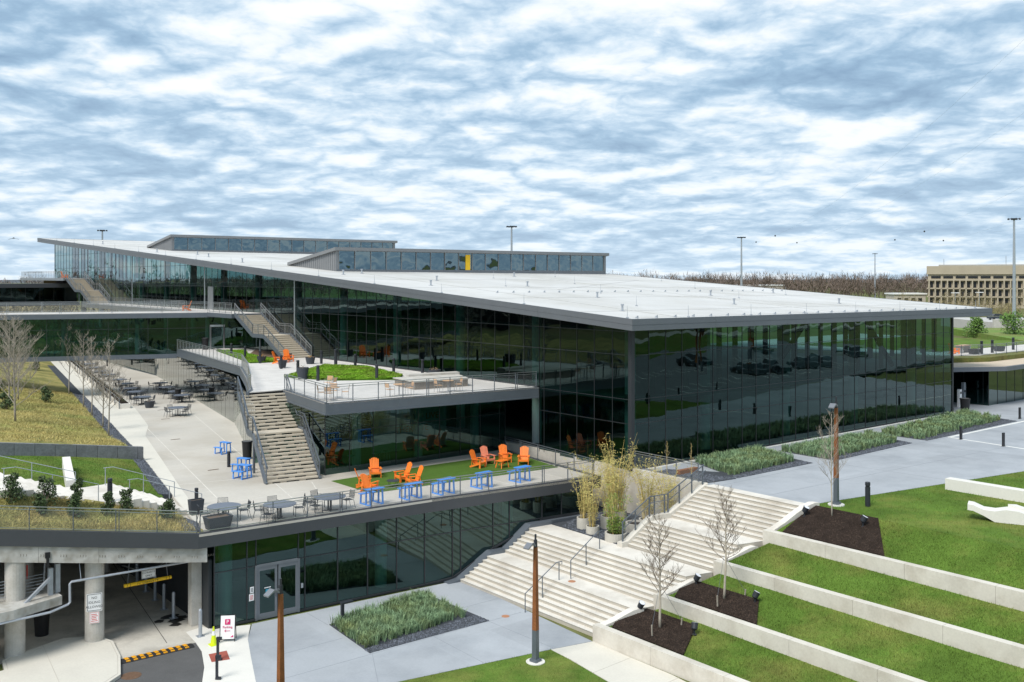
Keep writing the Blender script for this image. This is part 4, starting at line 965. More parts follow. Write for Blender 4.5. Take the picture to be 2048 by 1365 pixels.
# ---- garage
gar = thing('parking_garage', 'open concrete parking garage mouth under the planted terrace edge', 'garage', (-30, 4, 0))
segs = [-60, -48, -40.5, -33.3, -30.9, -26.25]
m = MB()
for a, b in zip(segs, segs[1:]):
    m = MB(); P = [(a+.006, edge_t(a)+.12), (b-.006, edge_t(b)+.12), (b-.006, edge_t(b)+.75), (a+.006, edge_t(a)+.75)]
    m.prism(P, lambda x, y: edge_z(x)-1.42, lambda x, y: edge_z(x)-.60); part('beam', m, C_BEAM, gar)
m = MB()
for k in range(11):
    s = -34+k*.78
    for q in range(3):
        x = s+q*.11; z = edge_z(x)-1.1; m.tube([(x, edge_t(x)+.115, z-.05), (x+.03, edge_t(x)+.113, z), (x+.01, edge_t(x)+.115, z+.05)], .012, 4)
part('stencil_marks', m, mat('beam_stencil', (.17, .155, .125), .9), gar, kind='stuff')  # short strokes standing in for faded stencil lettering on the beam
m = MB(); m.box(-33.05, -32.85, edge_t(-33)+.02, edge_t(-33)+.3, 4.35, 4.6); m.box(-33.0, -32.9, edge_t(-33)+.0, edge_t(-33)+.12, 3.95, 4.4); part('downspout_bracket', m, BLACK, gar)
m = MB(); m.prism([(-60, edge_t(-60)+.3), (-26, edge_t(-26)+.4), (-26, 30), (-60, 30)], lambda x, y: edge_z(x)-.78, lambda x, y: edge_z(x)-.62); part('ceiling_slab', m, C_COL, gar)
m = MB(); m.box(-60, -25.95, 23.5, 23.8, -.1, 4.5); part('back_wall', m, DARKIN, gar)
for (x, y, zt0) in ((-34.1, 4.95, 4.3), (-30.85, 4.45, 3.9), (-31.6, 14, 4.4), (-27.2, 15.5, 4), (-37, 14.5, 4.6)):
    m = MB(); m.cyl(x, y, 0, zt0, .42, 22); part('column', m, C_COL, gar, smooth=False)
m = MB(); m.box(-26.62, -26.12, 3.55, 4.0, 0, 3.5); part('column', m, C_COL, gar)
m = MB(); m.prism([(-32.35, 4.1), (-32.45, 6.2), (-60, 5), (-60, 1.6), (-34.5, 3.35)], 2.15, 2.55); ramp_ = part('upper_ramp', m, C_BEAM, gar)
for k in range(6):
    m = MB(); m.tube([(-32.9, 4.9, 2.75+k*.14), (-60, 3.6, 2.75+k*.14)], .012, 5); part('cable', m, GALV, ramp_)
m = MB(); m.box(-32.82, -32.62, 4.5, 4.72, 2.55, 3.75); part('steel_post', m, GALV, ramp_)
m = MB(); m.box(-32.47, -32.27, 4.7, 4.95, 2.55, 3.85); part('steel_post', m, GALV, ramp_)
m = MB(); m.bar((-32.75, 4.45, 3.35), (-33.9, 4.1, 2.5), .12, .12); part('brace', m, GALV, ramp_)
m = MB(); m.tube([(-26.6, 3.3, 3.25), (-32.05, 3.75, 3.2), (-32.12, 3.75, 3.12), (-32.12, 3.72, 2.3), (-32.2, 3.72, 2.22), (-33.0, 3.5, 2.1), (-60, 1.7, 1.9)], .055, 8); part('drain_pipe', m, GALV, gar)
m = MB(); m.tube([(-30.8, 6.8, 3.7), (-32.3, 7.2, 3.6), (-32.35, 7.2, 2.4), (-32.6, 7.4, 2.3)], .05, 8); part('drain_pipe', m, GALV, gar)
m = MB(); m.tube([(-31.6, 3.9, 3.22), (-31.6, 4.2, 4.0)], .015, 5); part('hanger', m, GALV, gar)
m = MB(); m.tube([(-33.55, 5.2, 3.9), (-33.55, 5.2, 3.3)], .03, 6); part('red_valve', m, REDP, gar)
# no idling sign on the column
def sign(parent, cx, cy, cz, w, h, lines, size, ink=INK, rot=0, m_=SIGNW, off=None):
    b = MB(); b.box(-w/2, w/2, -.012, .0, -h/2, h/2); loc = Vector((cx, cy, cz))-Vector(off if off else OFF[parent.name])
    o = put('sign_plate', b.mesh('sign_plate'), m_, parent, loc, (0, 0, rot))
    b = MB(); e = min(w, h)*.05
    for x0, x1, z0, z1 in ((-w/2+e, w/2-e, h/2-e*1.6, h/2-e), (-w/2+e, w/2-e, -h/2+e, -h/2+e*1.6), (-w/2+e, -w/2+e*1.6, -h/2+e, h/2-e), (w/2-e*1.6, w/2-e, -h/2+e, h/2-e)): b.box(x0, x1, -.015, -.0121, z0, z1)
    put('border', b.mesh('border'), ink, o)
    for k, l in enumerate(lines):
        text('lettering', l, size, ink, o, (0, -.0145, (len(lines)-1)*size*.66-k*size*1.32), (R(90), 0, 0), .002)
    return o
ROTC = R(-16)
gx, gy = -30.85-.1, 4.45-.425
sign(gar, gx-.03, gy+.0, 1.98, .66, .82, ['NO', 'IDLING', 'ALLOWED'], .155, rot=ROTC)
o = sign(gar, gx-.03, gy+.0, 1.28, .42, .52, ['', ''], .05, REDP, rot=ROTC)
b = MB()
for q in range(5): b.box(-.14+.02*(q % 2), .14-.03*(q % 3), -.015, -.0121, -.17+q*.075, -.14+q*.075)
put('print', b.mesh('print'), REDP, o)
bar = thing('clearance_bar', 'yellow clearance bar hanging on wires in the garage mouth', 'sign', (-28.35, 4.6, 2.28))
m = MB(); m.tube([(-1.12, 0, 0), (1.12, .0, 0)], .085, 12); lpart('bar', m, YELLOW, bar)
for x in (-1.0, -.85, .85, 1.0):
    m = MB(); m.tube([(x, 0, 0), (x+.015, 0, 0)], .089, 12); lpart('band', m, RUBBER, bar)
text('lettering', '7\' 8" CLEARANCE 7\' 8"', .105, INK, bar, (-.02, -.088, .0), (R(90), 0, 0), .002)
m = MB()
for x in (-.95, .95): m.tube([(x, 0, .08), (x+(.1 if x < 0 else -.1), .05, 1.2)], .008, 4)
lpart('hanging_wire', m, GALV, bar)
sg2 = thing('entrance_sign', 'small white ENTRANCE ONLY sign hanging above the yellow bar', 'sign', (-28.3, 4.65, 2.62))
sign(sg2, -28.3, 4.65, 2.62, .66, .38, ['ENTRANCE', 'ONLY'], .115)
m = MB(); m.tube([(-.35, 0, .2), (-1.2, .1, .6)], .006, 4); m.tube([(.35, 0, .2), (1.2, .1, .6)], .006, 4); lpart('hanging_wire', m, GALV, sg2)
bp = MB(); bp.lathe(0, 0, [(.085, 0), (.085, 1.22), (.05, 1.3)], 12)
bpm = bp.mesh('post'); basem = MB().box(-.17, .17, -.17, .17, 0, .02).mesh('base_plate')
for k, (s, t) in enumerate([(-26.78, 2.05), (-26.85, 5.3), (-26.75, 6.9), (-26.6, 8.6), (-26.5, 10.3), (-26.4, 12)]):
    o = thing('guard_post', ['grey steel guard post standing outside the garage by the traffic cone', 'nearest grey guard post inside the garage', 'second grey guard post inside the garage', 'third grey guard post inside the garage', 'fourth grey guard post inside the garage', 'deepest grey guard post inside the garage'][k], 'bollard', (s, t, 0), group='garage guard posts')
    put('post', bpm, GALV, o); put('base_plate', basem, GALV, o)
# ---- glass bridge and far dark bridge
BRT = lambda s: 55.0-.38*s
br = thing('glass_bridge', 'glazed bridge with a walkway on top crossing above the dining walkway', 'building', (-8, 58, 8.7))
curtain(br, (-40, BRT(-40)), (1.2, BRT(1.2)), 1.9, 8.95, Z3-.55, [11.6], GLASS_LOW)
curtain(br, (-40, BRT(-40)+5), (-1.2, BRT(-1.2)+5), 1.9, 8.95, Z3-.55, [], GLASS_LOW)
def bslab(z0, z1, d0, d1, s0=-40, s1=-1.05): 
    m = MB(); m.prism([(s0, BRT(s0)+d0), (s1, BRT(s1)+d0), (s1, BRT(s1)+d1), (s0, BRT(s0)+d1)], z0, z1); return m
part('floor_slab', bslab(8.5, 8.95, -.12, 5.1, s1=-7.2), STEEL, br)
part('floor_slab', bslab(8.55, 8.9, -.02, 5.0, s0=-7.2), SOFFIT, br)
part('roof_slab', bslab(Z3-.55, Z3-.06, -.35, 5.3), STEEL, br)
part('walkway', bslab(Z3-.06, Z3+.0, -.3, 5.25), C_PAVER, br)
m = MB()
for k in range(6): m.cyl(-4-k*6.5, BRT(-4-k*6.5)+1.0, 8.95, Z3-.55, .22, 10)
part('interior_column', m, INCOL, br)
m = MB(); m.box(-2.9, -2.75, BRT(-2.8)-.1, BRT(-2.8)-.02, Z2, Z2+2.5); m.box(-4.15, -4.0, BRT(-4.1)-.1, BRT(-4.1)-.02, Z2, Z2+2.5); m.prism([(-4.15, BRT(-4.15)-.1), (-2.75, BRT(-2.75)-.1), (-2.75, BRT(-2.75)-.02), (-4.15, BRT(-4.15)-.02)], Z2+2.3, Z2+2.5); part('door_frame', m, STEEL_L, br)
# deck along the facade at Z3 and upper deck at Z4
d3 = thing('facade_deck', 'narrow pale deck along the hall facade between the two outdoor stairs', 'deck', (-3, 80, Z3))
m = MB(); m.prism([(-4.7, 60.5), (-1.06, 59.5), (-1.06, 106), (-3.0, 106), (-3.0, 100.2), (-4.7, 100)], Z3-.05, Z3+.002); part('paving', m, C_PAVER, d3)
m = MB(); m.prism([(-4.75, 60.5), (-4.5, 60.5), (-4.5, 100.1), (-4.75, 100.1)], Z3-.5, Z3+.02); part('edge_channel', m, STEEL_L, d3)
m = MB(); m.prism([(-4.6, 60.6), (-1.1, 60), (-1.1, 106), (-4.6, 100)], Z3-.4, Z3-.06); part('slab', m, SOFFIT, d3)
d4 = thing('upper_deck', 'highest deck with railing at the far left end of the hall', 'deck', (-3, 120, Z4))
m = MB(); m.box(-4.5, -1.06, 109.9, 136, Z4-.08, Z4); part('paving', m, C_PAVER, d4)
m = MB(); m.box(-4.6, -4.4, 109.9, 136, Z4-.35, Z4+.02); m.box(-4.4, -1.1, 135.8, 136, Z4-.35, Z4+.02); m.box(-4.4, -1.1, 110, 135.8, Z4-.3, Z4-.081); part('edge_channel', m, STEEL_L, d4)
m = MB(); m.box(-2.9, -1.1, 117, 128, Z3, Z4-.31); part('brick_base', m, mat('brown_brick', (.13, .10, .085), .9, var=.15, vs=2), d4)
b2 = thing('far_dark_bridge', 'low dark glazed bridge behind the first bridge at the left edge', 'building', (-10, 114.5, Z3))
curtain(b2, (-34, 114.5), (-3.2, 114.5), 1.95, Z3-.1, 15.35, [], GLASS)
m = MB(); m.box(-34, -1.1, 114.3, 121, 15.35, 15.95); part('roof', m, FASCIA_D, b2)
m = MB(); m.box(-34, -1.1, 114.35, 120.9, Z3-.6, Z3-.1); part('floor', m, FASCIA_D, b2)
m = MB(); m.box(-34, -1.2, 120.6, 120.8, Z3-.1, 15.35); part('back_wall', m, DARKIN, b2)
for k in range(8):
    m = MB(); m.box(-6.1-k*3.9, -5.75-k*3.9, 114.7, 115, Z3-.1, 15.35); part('interior_column', m, DARKIN, b2)
m = MB(); m.box(-3.3, -1.2, 115.5, 115.7, Z3-.1, 15.35); part('recess_wall', m, DARKIN, b2)

# ================================================================== RAILINGS
def railing(name, label, pts, h=1.07, space=1.55, mesh=True, pm=STEEL, rm=STEEL_L, double=4, pw=.05, cat='railing'):
    root = thing(name, label, cat, pts[0]); P = [Vector(p) for p in pts]; off = Vector(pts[0]); up = Vector((0, 0, h))
    for a, b in zip(P, P[1:]):
        L_ = (b-a).length; n = max(1, round(L_/space))
        for k in range(n+1):
            if k == n and b is not P[-1]: continue
            q = a+(b-a)*(k/n); m = MB(); m.bar(q, q+up*.985, pw*1.2, pw*.6); part('post', m, pm, root)
            if double and k and k % double == 0 and k < n:
                q2 = q+(b-a).normalized()*.14; m = MB(); m.bar(q2, q2+up*.985, pw*.8, pw*.6); part('post', m, pm, root)
        m = MB(); d = (b-a).normalized(); m.bar(a-d*.02+up, b+d*.02+up, .06, .035); part('top_rail', m, rm if rm else pm, root)
        m = MB(); m.bar(a+up*.88, b+up*.88, .03, .034); m.bar(a+up*.1, b+up*.1, .03, .034); part('mesh_frame', m, rm, root)
        if mesh:
            m = MB(); m.poly([a+up*.1, b+up*.1, b+up*.88, a+up*.88]); part('wire_mesh', m, SCREEN, root)
    return root
EI = .14
railing('terrace_railing', 'wire mesh railing along the front of the lower terrace above the lobby glass', [(-26.6, te(-26.6)+EI, Z1), (-14, te(-14)+EI, Z1), (-3.0, te(-3.0)+EI, Z1)], space=1.72)
railing('terrace_railing', 'wire mesh railing at the right end of the lower terrace beside the bamboo', [(-2.85, te(-2.85)+.2, Z1), (-1.65, 10.3, Z1)], rm=STEEL, space=1.9)
railing('hillside_railing', 'wire mesh railing in front of the straw planting above the garage', [(-44, edge_t(-44)+EI, edge_z(-44)), (-26.75, edge_t(-26.75)+EI, Z1)], space=1.75)
railing('roof_terrace_railing', 'wire mesh railing along the front edge of the upper roof terrace', [(-15.15, 16.9, Z2), (-16.25, 9.15, Z2), (-1.15, 7.55, Z2)], space=1.75)
railing('roof_terrace_railing', 'bent steel railing along the left edge of the upper roof terrace above the tables', [(-7.3, 57.3, Z2), (-10.35, 34.5, Z2), (-13.45, 26.4, Z2), (-16.85, 18.4, Z2), (-17.55, 17.3, Z2)], space=1.3, pm=STEEL_L, double=0)
railing('bridge_railing', 'wire mesh railing along the front of the glass bridge walkway', [(-40, BRT(-40)-.2, Z3), (-4.2, BRT(-4.2)-.2, Z3)], space=4.6, double=1, pm=STEEL_L)
railing('bridge_railing', 'wire mesh railing along the back of the glass bridge walkway', [(-40, BRT(-40)+5.1, Z3), (-4.8, BRT(-4.8)+5.1, Z3)], space=4.6, double=1, pm=STEEL_L)
railing('deck_railing', 'steel railing along the narrow facade deck towards the far stair', [(-4.6, 61.8, Z3), (-4.6, 99.9, Z3)], space=2.2, double=0, pm=STEEL_L)
railing('deck_railing', 'steel railing around the highest deck at the far left', [(-4.4, 110.1, Z4), (-4.4, 135.8, Z4), (-1.2, 135.8, Z4)], space=1.0, double=0, pm=STEEL_L)
railing('stair_head_railing', 'wire mesh railing on the retaining wall above the bamboo', [(-.85, -1.35, ZU+.14), (-.9, -6.35, ZU+.14)], space=1.7, pm=STEEL, rm=STEEL_L)
# railing down the cheek wall
def cheek_rail():
    root = thing('stair_railing', 'dark steel double railing down the cheek wall beside the upper steps', 'railing', (-6.6, -5.8, 2.6))
    K = [(-6.6, 2.64), (-4.7, 3.82), (-3.5, 3.84), (-.85, 5.2)]; zc = lambda s: [lerp(a[1], b[1], (s-a[0])/(b[0]-a[0])) for a, b in zip(K, K[1:]) if a[0]-.01 <= s <= b[0]+.01][0]
    y = lambda s: tL3(s)+.17
    for s in (-6.55, -5.7, -4.75, -4.4, -3.7, -3.45, -2.65, -1.75, -.95):
        m = MB(); m.bar((s, y(s), zc(s)-.05), (s, y(s), zc(s)+1.0), .07, .05); part('post', m, STEEL, root)
    for h, w in ((1.02, .06), (.72, .04)):
        m = MB()
        for a, b in zip(K, K[1:]): m.bar((a[0], y(a[0])-(.12 if h < 1 else 0), a[1]+h), (b[0], y(b[0])-(.12 if h < 1 else 0), b[1]+h), w, w*.7)
        part('top_rail' if h > 1 else 'handrail', m, STEEL, root)
    m = MB()
    for a, b in zip(K, K[1:]): m.poly([(a[0], y(a[0]), a[1]+.1), (b[0], y(b[0]), b[1]+.1), (b[0], y(b[0]), b[1]+.95), (a[0], y(a[0]), a[1]+.95)])
    part('wire_mesh', m, SCREEN, root)
cheek_rail()
def handrail(label, pts, posts, m_=STEEL, cat='handrail', r=.024):
    root = thing('handrail', label, cat, posts[0][:3])
    for p in posts: 
        m = MB(); m.bar(p[:3], (p[0], p[1], p[3]), .045, .03); part('post', m, m_, root)
    m = MB(); m.tube(pts, r, 6); part('rail', m, m_, root)
yh = -5.15
handrail('free standing dark handrail on the lowest broad flight', [(-12.85, yh, .95), (-10.75, yh, 2.12), (-10.35, yh, 2.12), (-10.35, yh, 1.98)], [(-12.85, yh, 0, .95), (-11.7, yh, .5, 1.6), (-10.55, yh, 1.18, 2.12)])
yh = -5.4
handrail('free standing dark handrail on the second broad flight', [(-9.95, yh, 2.15), (-8.0, yh, 3.32), (-7.65, yh, 3.32)], [(-9.95, yh, 1.18, 2.15), (-8.85, yh, 1.7, 2.82), (-7.85, yh, 2.36, 3.32)])
for k, (t, lab) in enumerate(((7.1, 'front'), (11.0, 'back'))):
    handrail('thin %s handrail of the lower left steps by the gravel' % lab, [(-24.7, t, 5.55), (-28.0, t, 6.78), (-28.5, t, 6.78)], [(-24.7, t, Z1, 5.55), (-26.4, t, 5.2, 6.18), (-28.4, t, 5.85, 6.78)], GALV, r=.018)
    handrail('thin %s handrail of the upper left steps' % lab, [(-29.9, t, 6.75), (-33.6, t, 8.05), (-34.2, t, 8.05)], [(-29.9, t, 5.85, 6.75), (-32, t, 6.5, 7.48), (-34.1, t, 7.2, 8.05)], GALV, r=.018)

# ================================================================== OUTDOOR STEEL STAIRS
def steel_stair(label, p_bot, p_top, width, n, land_at, land_len, railm=STEEL, open_=True, out=True, sides=(1, -1), treadm=TREAD, post=True):
    """stair whose steps run square to the line bottom -> top"""
    a = Vector((p_bot[0], p_bot[1])); b = Vector((p_top[0], p_top[1])); d = (b-a); L_ = d.length; d.normalize(); n_ = Vector((d.y, -d.x))
    z0, z1 = p_bot[2], p_top[2]; rise = (z1-z0)/n; tread = (L_-land_len)/(n-1)
    root = thing('outdoor_stair', label, 'stairs', p_bot); w = width/2
    q = lambda u, x: a+d*u+n_*x
    u = 0; prof = [(0, z0)]
    for k in range(n-1):
        z = z0+rise*(k+1); dep = tread+(land_len if k == land_at else 0)
        m = MB(); P = [q(u, -w), q(u+dep+.02, -w), q(u+dep+.02, w), q(u, w)]; m.prism([tuple(p) for p in P], z-.09, z); t_ = part('landing' if k == land_at else 'tread', m, treadm, root)
        m = MB()
        if open_:
            for x0, x1 in ((-w, -w*.55), (-w*.12, w*.12), (w*.55, w)) if k % 2 else ((-w, -w*.8), (-w*.5, -w*.25), (w*.25, w*.5)):
                P = [q(u+.03, x0), q(u+.05, x0), q(u+.05, x1), q(u+.03, x1)]; m.prism([tuple(p) for p in P], z-rise, z-.09)
        else:
            P = [q(u+.02, -w), q(u+.04, -w), q(u+.04, w), q(u+.02, w)]; m.prism([tuple(p) for p in P], z-rise, z-.09)
        part('riser', m, treadm, t_, kind='stuff')
        if k == land_at: prof += [(u, z), (u+dep, z)]
        u += dep
    prof.append((L_, z1))
    for sd in sides:
        x = sd*(w+.07); m = MB()
        for (u0, za), (u1, zb) in zip(prof, prof[1:]):
            A0 = q(u0, x); B0 = q(u1, x); m.bar((A0.x, A0.y, za-.05), (B0.x, B0.y, zb-.05), .1, .36)
        part('stringer', m, STEEL, root)
        m = MB(); m2 = MB(); ms = MB()
        for (u0, za), (u1, zb) in zip(prof, prof[1:]):
            A0 = q(u0, x); B0 = q(u1, x); m.bar((A0.x, A0.y, za+1.05), (B0.x, B0.y, zb+1.05), .07, .045); A1 = q(u0, x-sd*.1); B1 = q(u1, x-sd*.1); m2.bar((A1.x, A1.y, za+.86), (B1.x, B1.y, zb+.86), .04, .035)
            ms.poly([(A0.x, A0.y, za+.12), (B0.x, B0.y, zb+.12), (B0.x, B0.y, zb+.98), (A0.x, A0.y, za+.98)])
        part('top_rail', m, railm, root); part('handrail', m2, railm, root); part('wire_mesh', ms, SCREEN, root)
        for (u0, za), (u1, zb) in zip(prof, prof[1:]):
            kk = max(1, round((u1-u0)/1.0))
            for j in range(kk+1):
                f = j/kk; A0 = q(lerp(u0, u1, f), x); zz = lerp(za, zb, f); m = MB(); m.bar((A0.x, A0.y, zz-.1), (A0.x, A0.y, zz+1.05), .07, .05); part('post', m, railm, root)
    if not open_ or True:
        for (u0, za), (u1, zb) in zip(prof, prof[1:]):
            if za == zb:
                for x in (-w, w):
                    A0 = q((u0+u1)/2, x*.9); m = MB(); m.bar((A0.x, A0.y, z0), (A0.x, A0.y, za-.2), .12, .12); part('support_post', m, STEEL, root)
    return root
steel_stair('tan outdoor stair with blue grey railings from the lower deck to the roof terrace', (-17.72, 10.55, Z1), (-16.55, 17.25, Z2), 3.1, 26, 13, .95)
steel_stair('second tan outdoor stair, rising from the roof terrace to the bridge walkway', (-2.55, 39.8, Z2), (-2.75, 50.2, Z3), 2.7, 22, 10, 2.0, railm=STEEL_L, open_=False)
steel_stair('farthest outdoor stair, rising from the facade deck to the highest deck', (-2.6, 99.2, Z3), (-2.9, 110.0, Z4), 2.5, 20, 9, 1.8, railm=STEEL_L, open_=False)
m = MB(); m.prism([(-4.5, 50.15), (-1.06, 50.15), (-1.06, 55.2), (-4.5, 56.6)], Z3-.45, Z3-.02)
ext = thing('bridge_landing', 'pale landing joining the second stair to the bridge walkway', 'deck', (-2.7, 53, Z3)); part('slab', m, STEEL, ext)
m = MB(); m.prism([(-4.45, 50.2), (-1.1, 50.2), (-1.1, 55.1), (-4.45, 56.5)], Z3-.02, Z3+.0); part('paving', m, C_PAVER, ext)
railing('bridge_landing_railing', 'short steel railing where the second stair meets the bridge walkway', [(-4.4, BRT(-4.4)-.25, Z3), (-4.4, 50.4, Z3)], space=1.5, double=0, pm=STEEL_L)

# ---- entrance pavilion on the right
pav = thing('entrance_pavilion', 'low glass entrance pavilion with flat canopy at the right edge', 'building', (46.5, -1.1, ZU))
curtain(pav, (46.5, -1.1), (75, -1.1), 1.8, ZU, 8.35, [], GLASS_LOW)
curtain(pav, (46.5, 12), (46.5, -1.1), 1.8, ZU, 8.35, [], GLASS)
m = MB(); m.box(39.9, 75, 8.5, 8.7, ZU, 8.35); m.box(60, 60.2, 0, 8, ZU, 8.35); part('back_wall', m, DARKIN, pav)
m = MB(); m.prism([(39.7, 1.2), (46.6, -2.7), (76, -2.7), (76, 14), (39.7, 14)], 8.36, 8.75); part('canopy', m, FASCIA, pav)
m = MB(); m.prism([(40, 1.35), (46.7, -2.45), (76, -2.45), (76, 13.8), (40, 13.8)], 8.75, 8.77); part('gravel_roof', m, GRAVROOF, pav)
m = MB(); m.prism([(40.2, 4.9), (50.5, .6), (76, .2), (76, 30), (40.2, 30)], 8.78, 9.2); part('sedum_roof', m, SEDUMD, pav)
m = MB(); m.prism([(48.6, 3.6), (52, 2.2), (76, 1.9), (76, 30), (42, 30)], 9.2, 9.26); part('roof_paving', m, C_PAVER, pav)
m = MB(); m.prism([(52, 6.5), (76, 6), (76, 22), (50, 22)], 9.26, 9.30); part('roof_lawn', m, LAWN, pav)
m = MB(); m.box(43.2, 44.5, 8.2, 8.5, ZU, 7.4); part('door_frame', m, FASCIA, pav)
railing('pavilion_roof_railing', 'low wire railing on the pavilion roof at the right edge', [(43.5, 5.2, 9.2), (54, 1.6, 9.2), (76, 1.2, 9.2)], space=2.2, double=0, pm=STEEL)

# ---- far office block
ob = thing('far_office_block', 'long tan concrete office block on the horizon at the right', 'building', (0, 0, 0))
ox, oy = W(0, 0)[0], W(0, 0)[1]
ob.location = (171.5, 402, 4.5); ob.rotation_euler = (0, 0, R(-24)); OFF[ob.name] = (0, 0, 0)
m = MB(); m.box(0, 190, .6, 60, 0, 15.9); lpart('wall', m, OFFICE, ob)
m = MB(); m.box(-.5, 190, 0, 60.5, 13.6, 17.0); lpart('parapet', m, OFFICE, ob)
m = MB(); m.box(4, 186, 4, 50, 17, 17.6); m.box(60, 80, 10, 30, 17, 19.5); lpart('roof_plant', m, mat('roof_plant_grey', (.35, .34, .3), .9), ob)
winm = MB().box(0, 1.0, -.12, 1.2, 0, 2.3).mesh('window'); slotm = MB().box(0, 3.6, -.05, 1.4, 0, .9).mesh('window'); finm = MB().box(0, .5, -.75, .6, 0, 3.0).mesh('fin')
for k in range(26):
    put('window', slotm, OFFWIN, ob, (1.2+k*4.6, .45, 12.0))
for r_ in range(3):
    m = MB(); m.box(-.4, 190, -.55, .6, 11.0-r_*3.4, 11.5-r_*3.4); lpart('floor_band', m, OFFICE, ob)
    for k in range(52):
        put('window', winm, OFFWIN, ob, (.9+k*2.3, .55, 8.2-r_*3.4)); 
        put('fin', finm, OFFICE, ob, (.2+k*2.3, 0, 8.0-r_*3.4))
m = MB(); m.box(-.4, 190, -.55, .6, 0, 1.1); lpart('base', m, OFFICE, ob)
for k in range(3):
    m = MB(); m.tube([(6+k*23, 5, 17), (6+k*23, 5, 20+k)], .12, 5); lpart('roof_mast', m, GALV, ob)

# ---- highway, verge, masts
m = MB(); m.prism([toST(110, 225), toST(420, 235), toST(420, 262), toST(110, 250)], 4.2, 6.6); struct('highway_embankment', m, mat('pale_highway_concrete', (.46, .45, .43), .9, var=.08, vs=.2))
m = MB(); m.prism([toST(110, 222.5), toST(420, 232.5), toST(420, 233.2), toST(110, 223.2)], 4.2, 7.3); struct('highway_barrier', m, mat('barrier_concrete', (.50, .48, .44), .9, var=.08), label='pale concrete barrier wall along the far highway', cat='wall', kind=None)
m = MB()
pts = [toST(95, 160), toST(300, 165), toST(300, 221), toST(95, 212)]
m.prism(pts, 4.0, lambda s, t: 4.6+1.3*sstep(160, 215, CY+s*AX[1]+t*BX[1])); struct('green_verge', m, mat('verge_green', (.13, .21, .035), .95, var=.25, vs=.15, fine=.2, fs=2, stain=(.2, .2, .07), ss=.1))
m = MB(); m.prism([toST(90, 145), toST(300, 149), toST(300, 158), toST(90, 154)], 4.4, 4.9); struct('service_road', m, C_BEIGE)
gr = thing('guard_rail', 'galvanised road guard rail at the right edge below the highway', 'guard rail', (*toST(118, 160.5), 4.9))
a, b = Vector((*toST(116, 160.2), 5.55)), Vector((*toST(200, 163), 5.55))
m = MB(); m.bar(a, b, .08, .5); part('rail', m, GALV, gr)
for k in range(20):
    q = a+(b-a)*k/19; m = MB(); m.bar((q.x, q.y, 4.7), (q.x, q.y, 5.6), .14, .14); part('post', m, GALV, gr)
mast0 = None
MN = ['tallest light mast, at the right edge', 'thin light mast in front of the far woods', 'light mast rising behind the right end of the white roof', 'light mast rising behind the nearer clerestory', 'light mast rising behind the left roof slope']
for k, (x, y) in enumerate(((106.6, 207), (190.6, 512), (71.3, 303), (-.1, 238), (-108.4, 258))):
    s, t = toST(x, y)
    if mast0 is None:
        mast0 = thing('light_mast', 'grey '+MN[k], 'light mast', (s, t, 4.6), group='high light masts'); o = mast0
        m = MB(); m.tube([(0, 0, 0), (0, 0, 24.6)], [.42, .2], 10); lpart('pole', m, GALV, o)
        m = MB(); m.lathe(0, 0, [(.35, 24.5), (.45, 24.7), (.3, 24.85)], 10)
        for q in range(8):
            an = q*.785; m.bar((0, 0, 24.7), (math.cos(an)*1.1, math.sin(an)*1.1, 24.75), .1, .08)
        rg = lpart('lamp_ring', m, POST_D, o)
        for q in range(8):
            an = q*.785; m = MB(); m.lathe(math.cos(an)*1.15, math.sin(an)*1.15, [(.24, 24.5), (.2, 24.75), (.08, 24.85)], 8); lpart('lamp_head', m, POST_D, rg)
    else: o = dup(mast0, (s, t, 4.6), k, 'grey '+MN[k])
# one car on the highway
car = thing('car', 'dark saloon car driving on the far highway', 'car', (*toST(117.5, 236), 6.6), rot=-TH+R(2))
m = MB(); m.prism([(-2.2, -.9), (2.2, -.9), (2.2, .9), (-2.2, .9)], .3, lambda x, y: .95 if abs(x) < 2 else .8); lpart('body', m, CARW, car)
m = MB(); i = 0; m.v += [(-1.5, -.8, .95), (1.1, -.8, .95), (1.1, .8, .95), (-1.5, .8, .95), (-.9, -.65, 1.45), (.4, -.65, 1.45), (.4, .65, 1.45), (-.9, .65, 1.45)]; m.f += [(4, 5, 6, 7), (0, 1, 5, 4), (1, 2, 6, 5), (2, 3, 7, 6), (3, 0, 4, 7)]; lpart('cabin_glass', m, CARGL, car)
for x in (-1.35, 1.35):
    for y in (-.85, .85):
        m = MB(); m.tube([(x, y-.1, .33), (x, y+.1, .33)], .33, 12); lpart('wheel', m, RUBBER, car)
for k, (s_, t_, rz) in enumerate([(52, -32, 1.8), (57.5, -33, 1.8), (66, -34, 1.8), (71, -35, 1.8), (60, -47, 1.8), (79, -50, 1.8), (88, -40, 1.8)]):
    dup(car, (s_, t_, ZU), rz, 'parked car right of the frame, seen only mirrored in the glass, %s' % ORD[k])
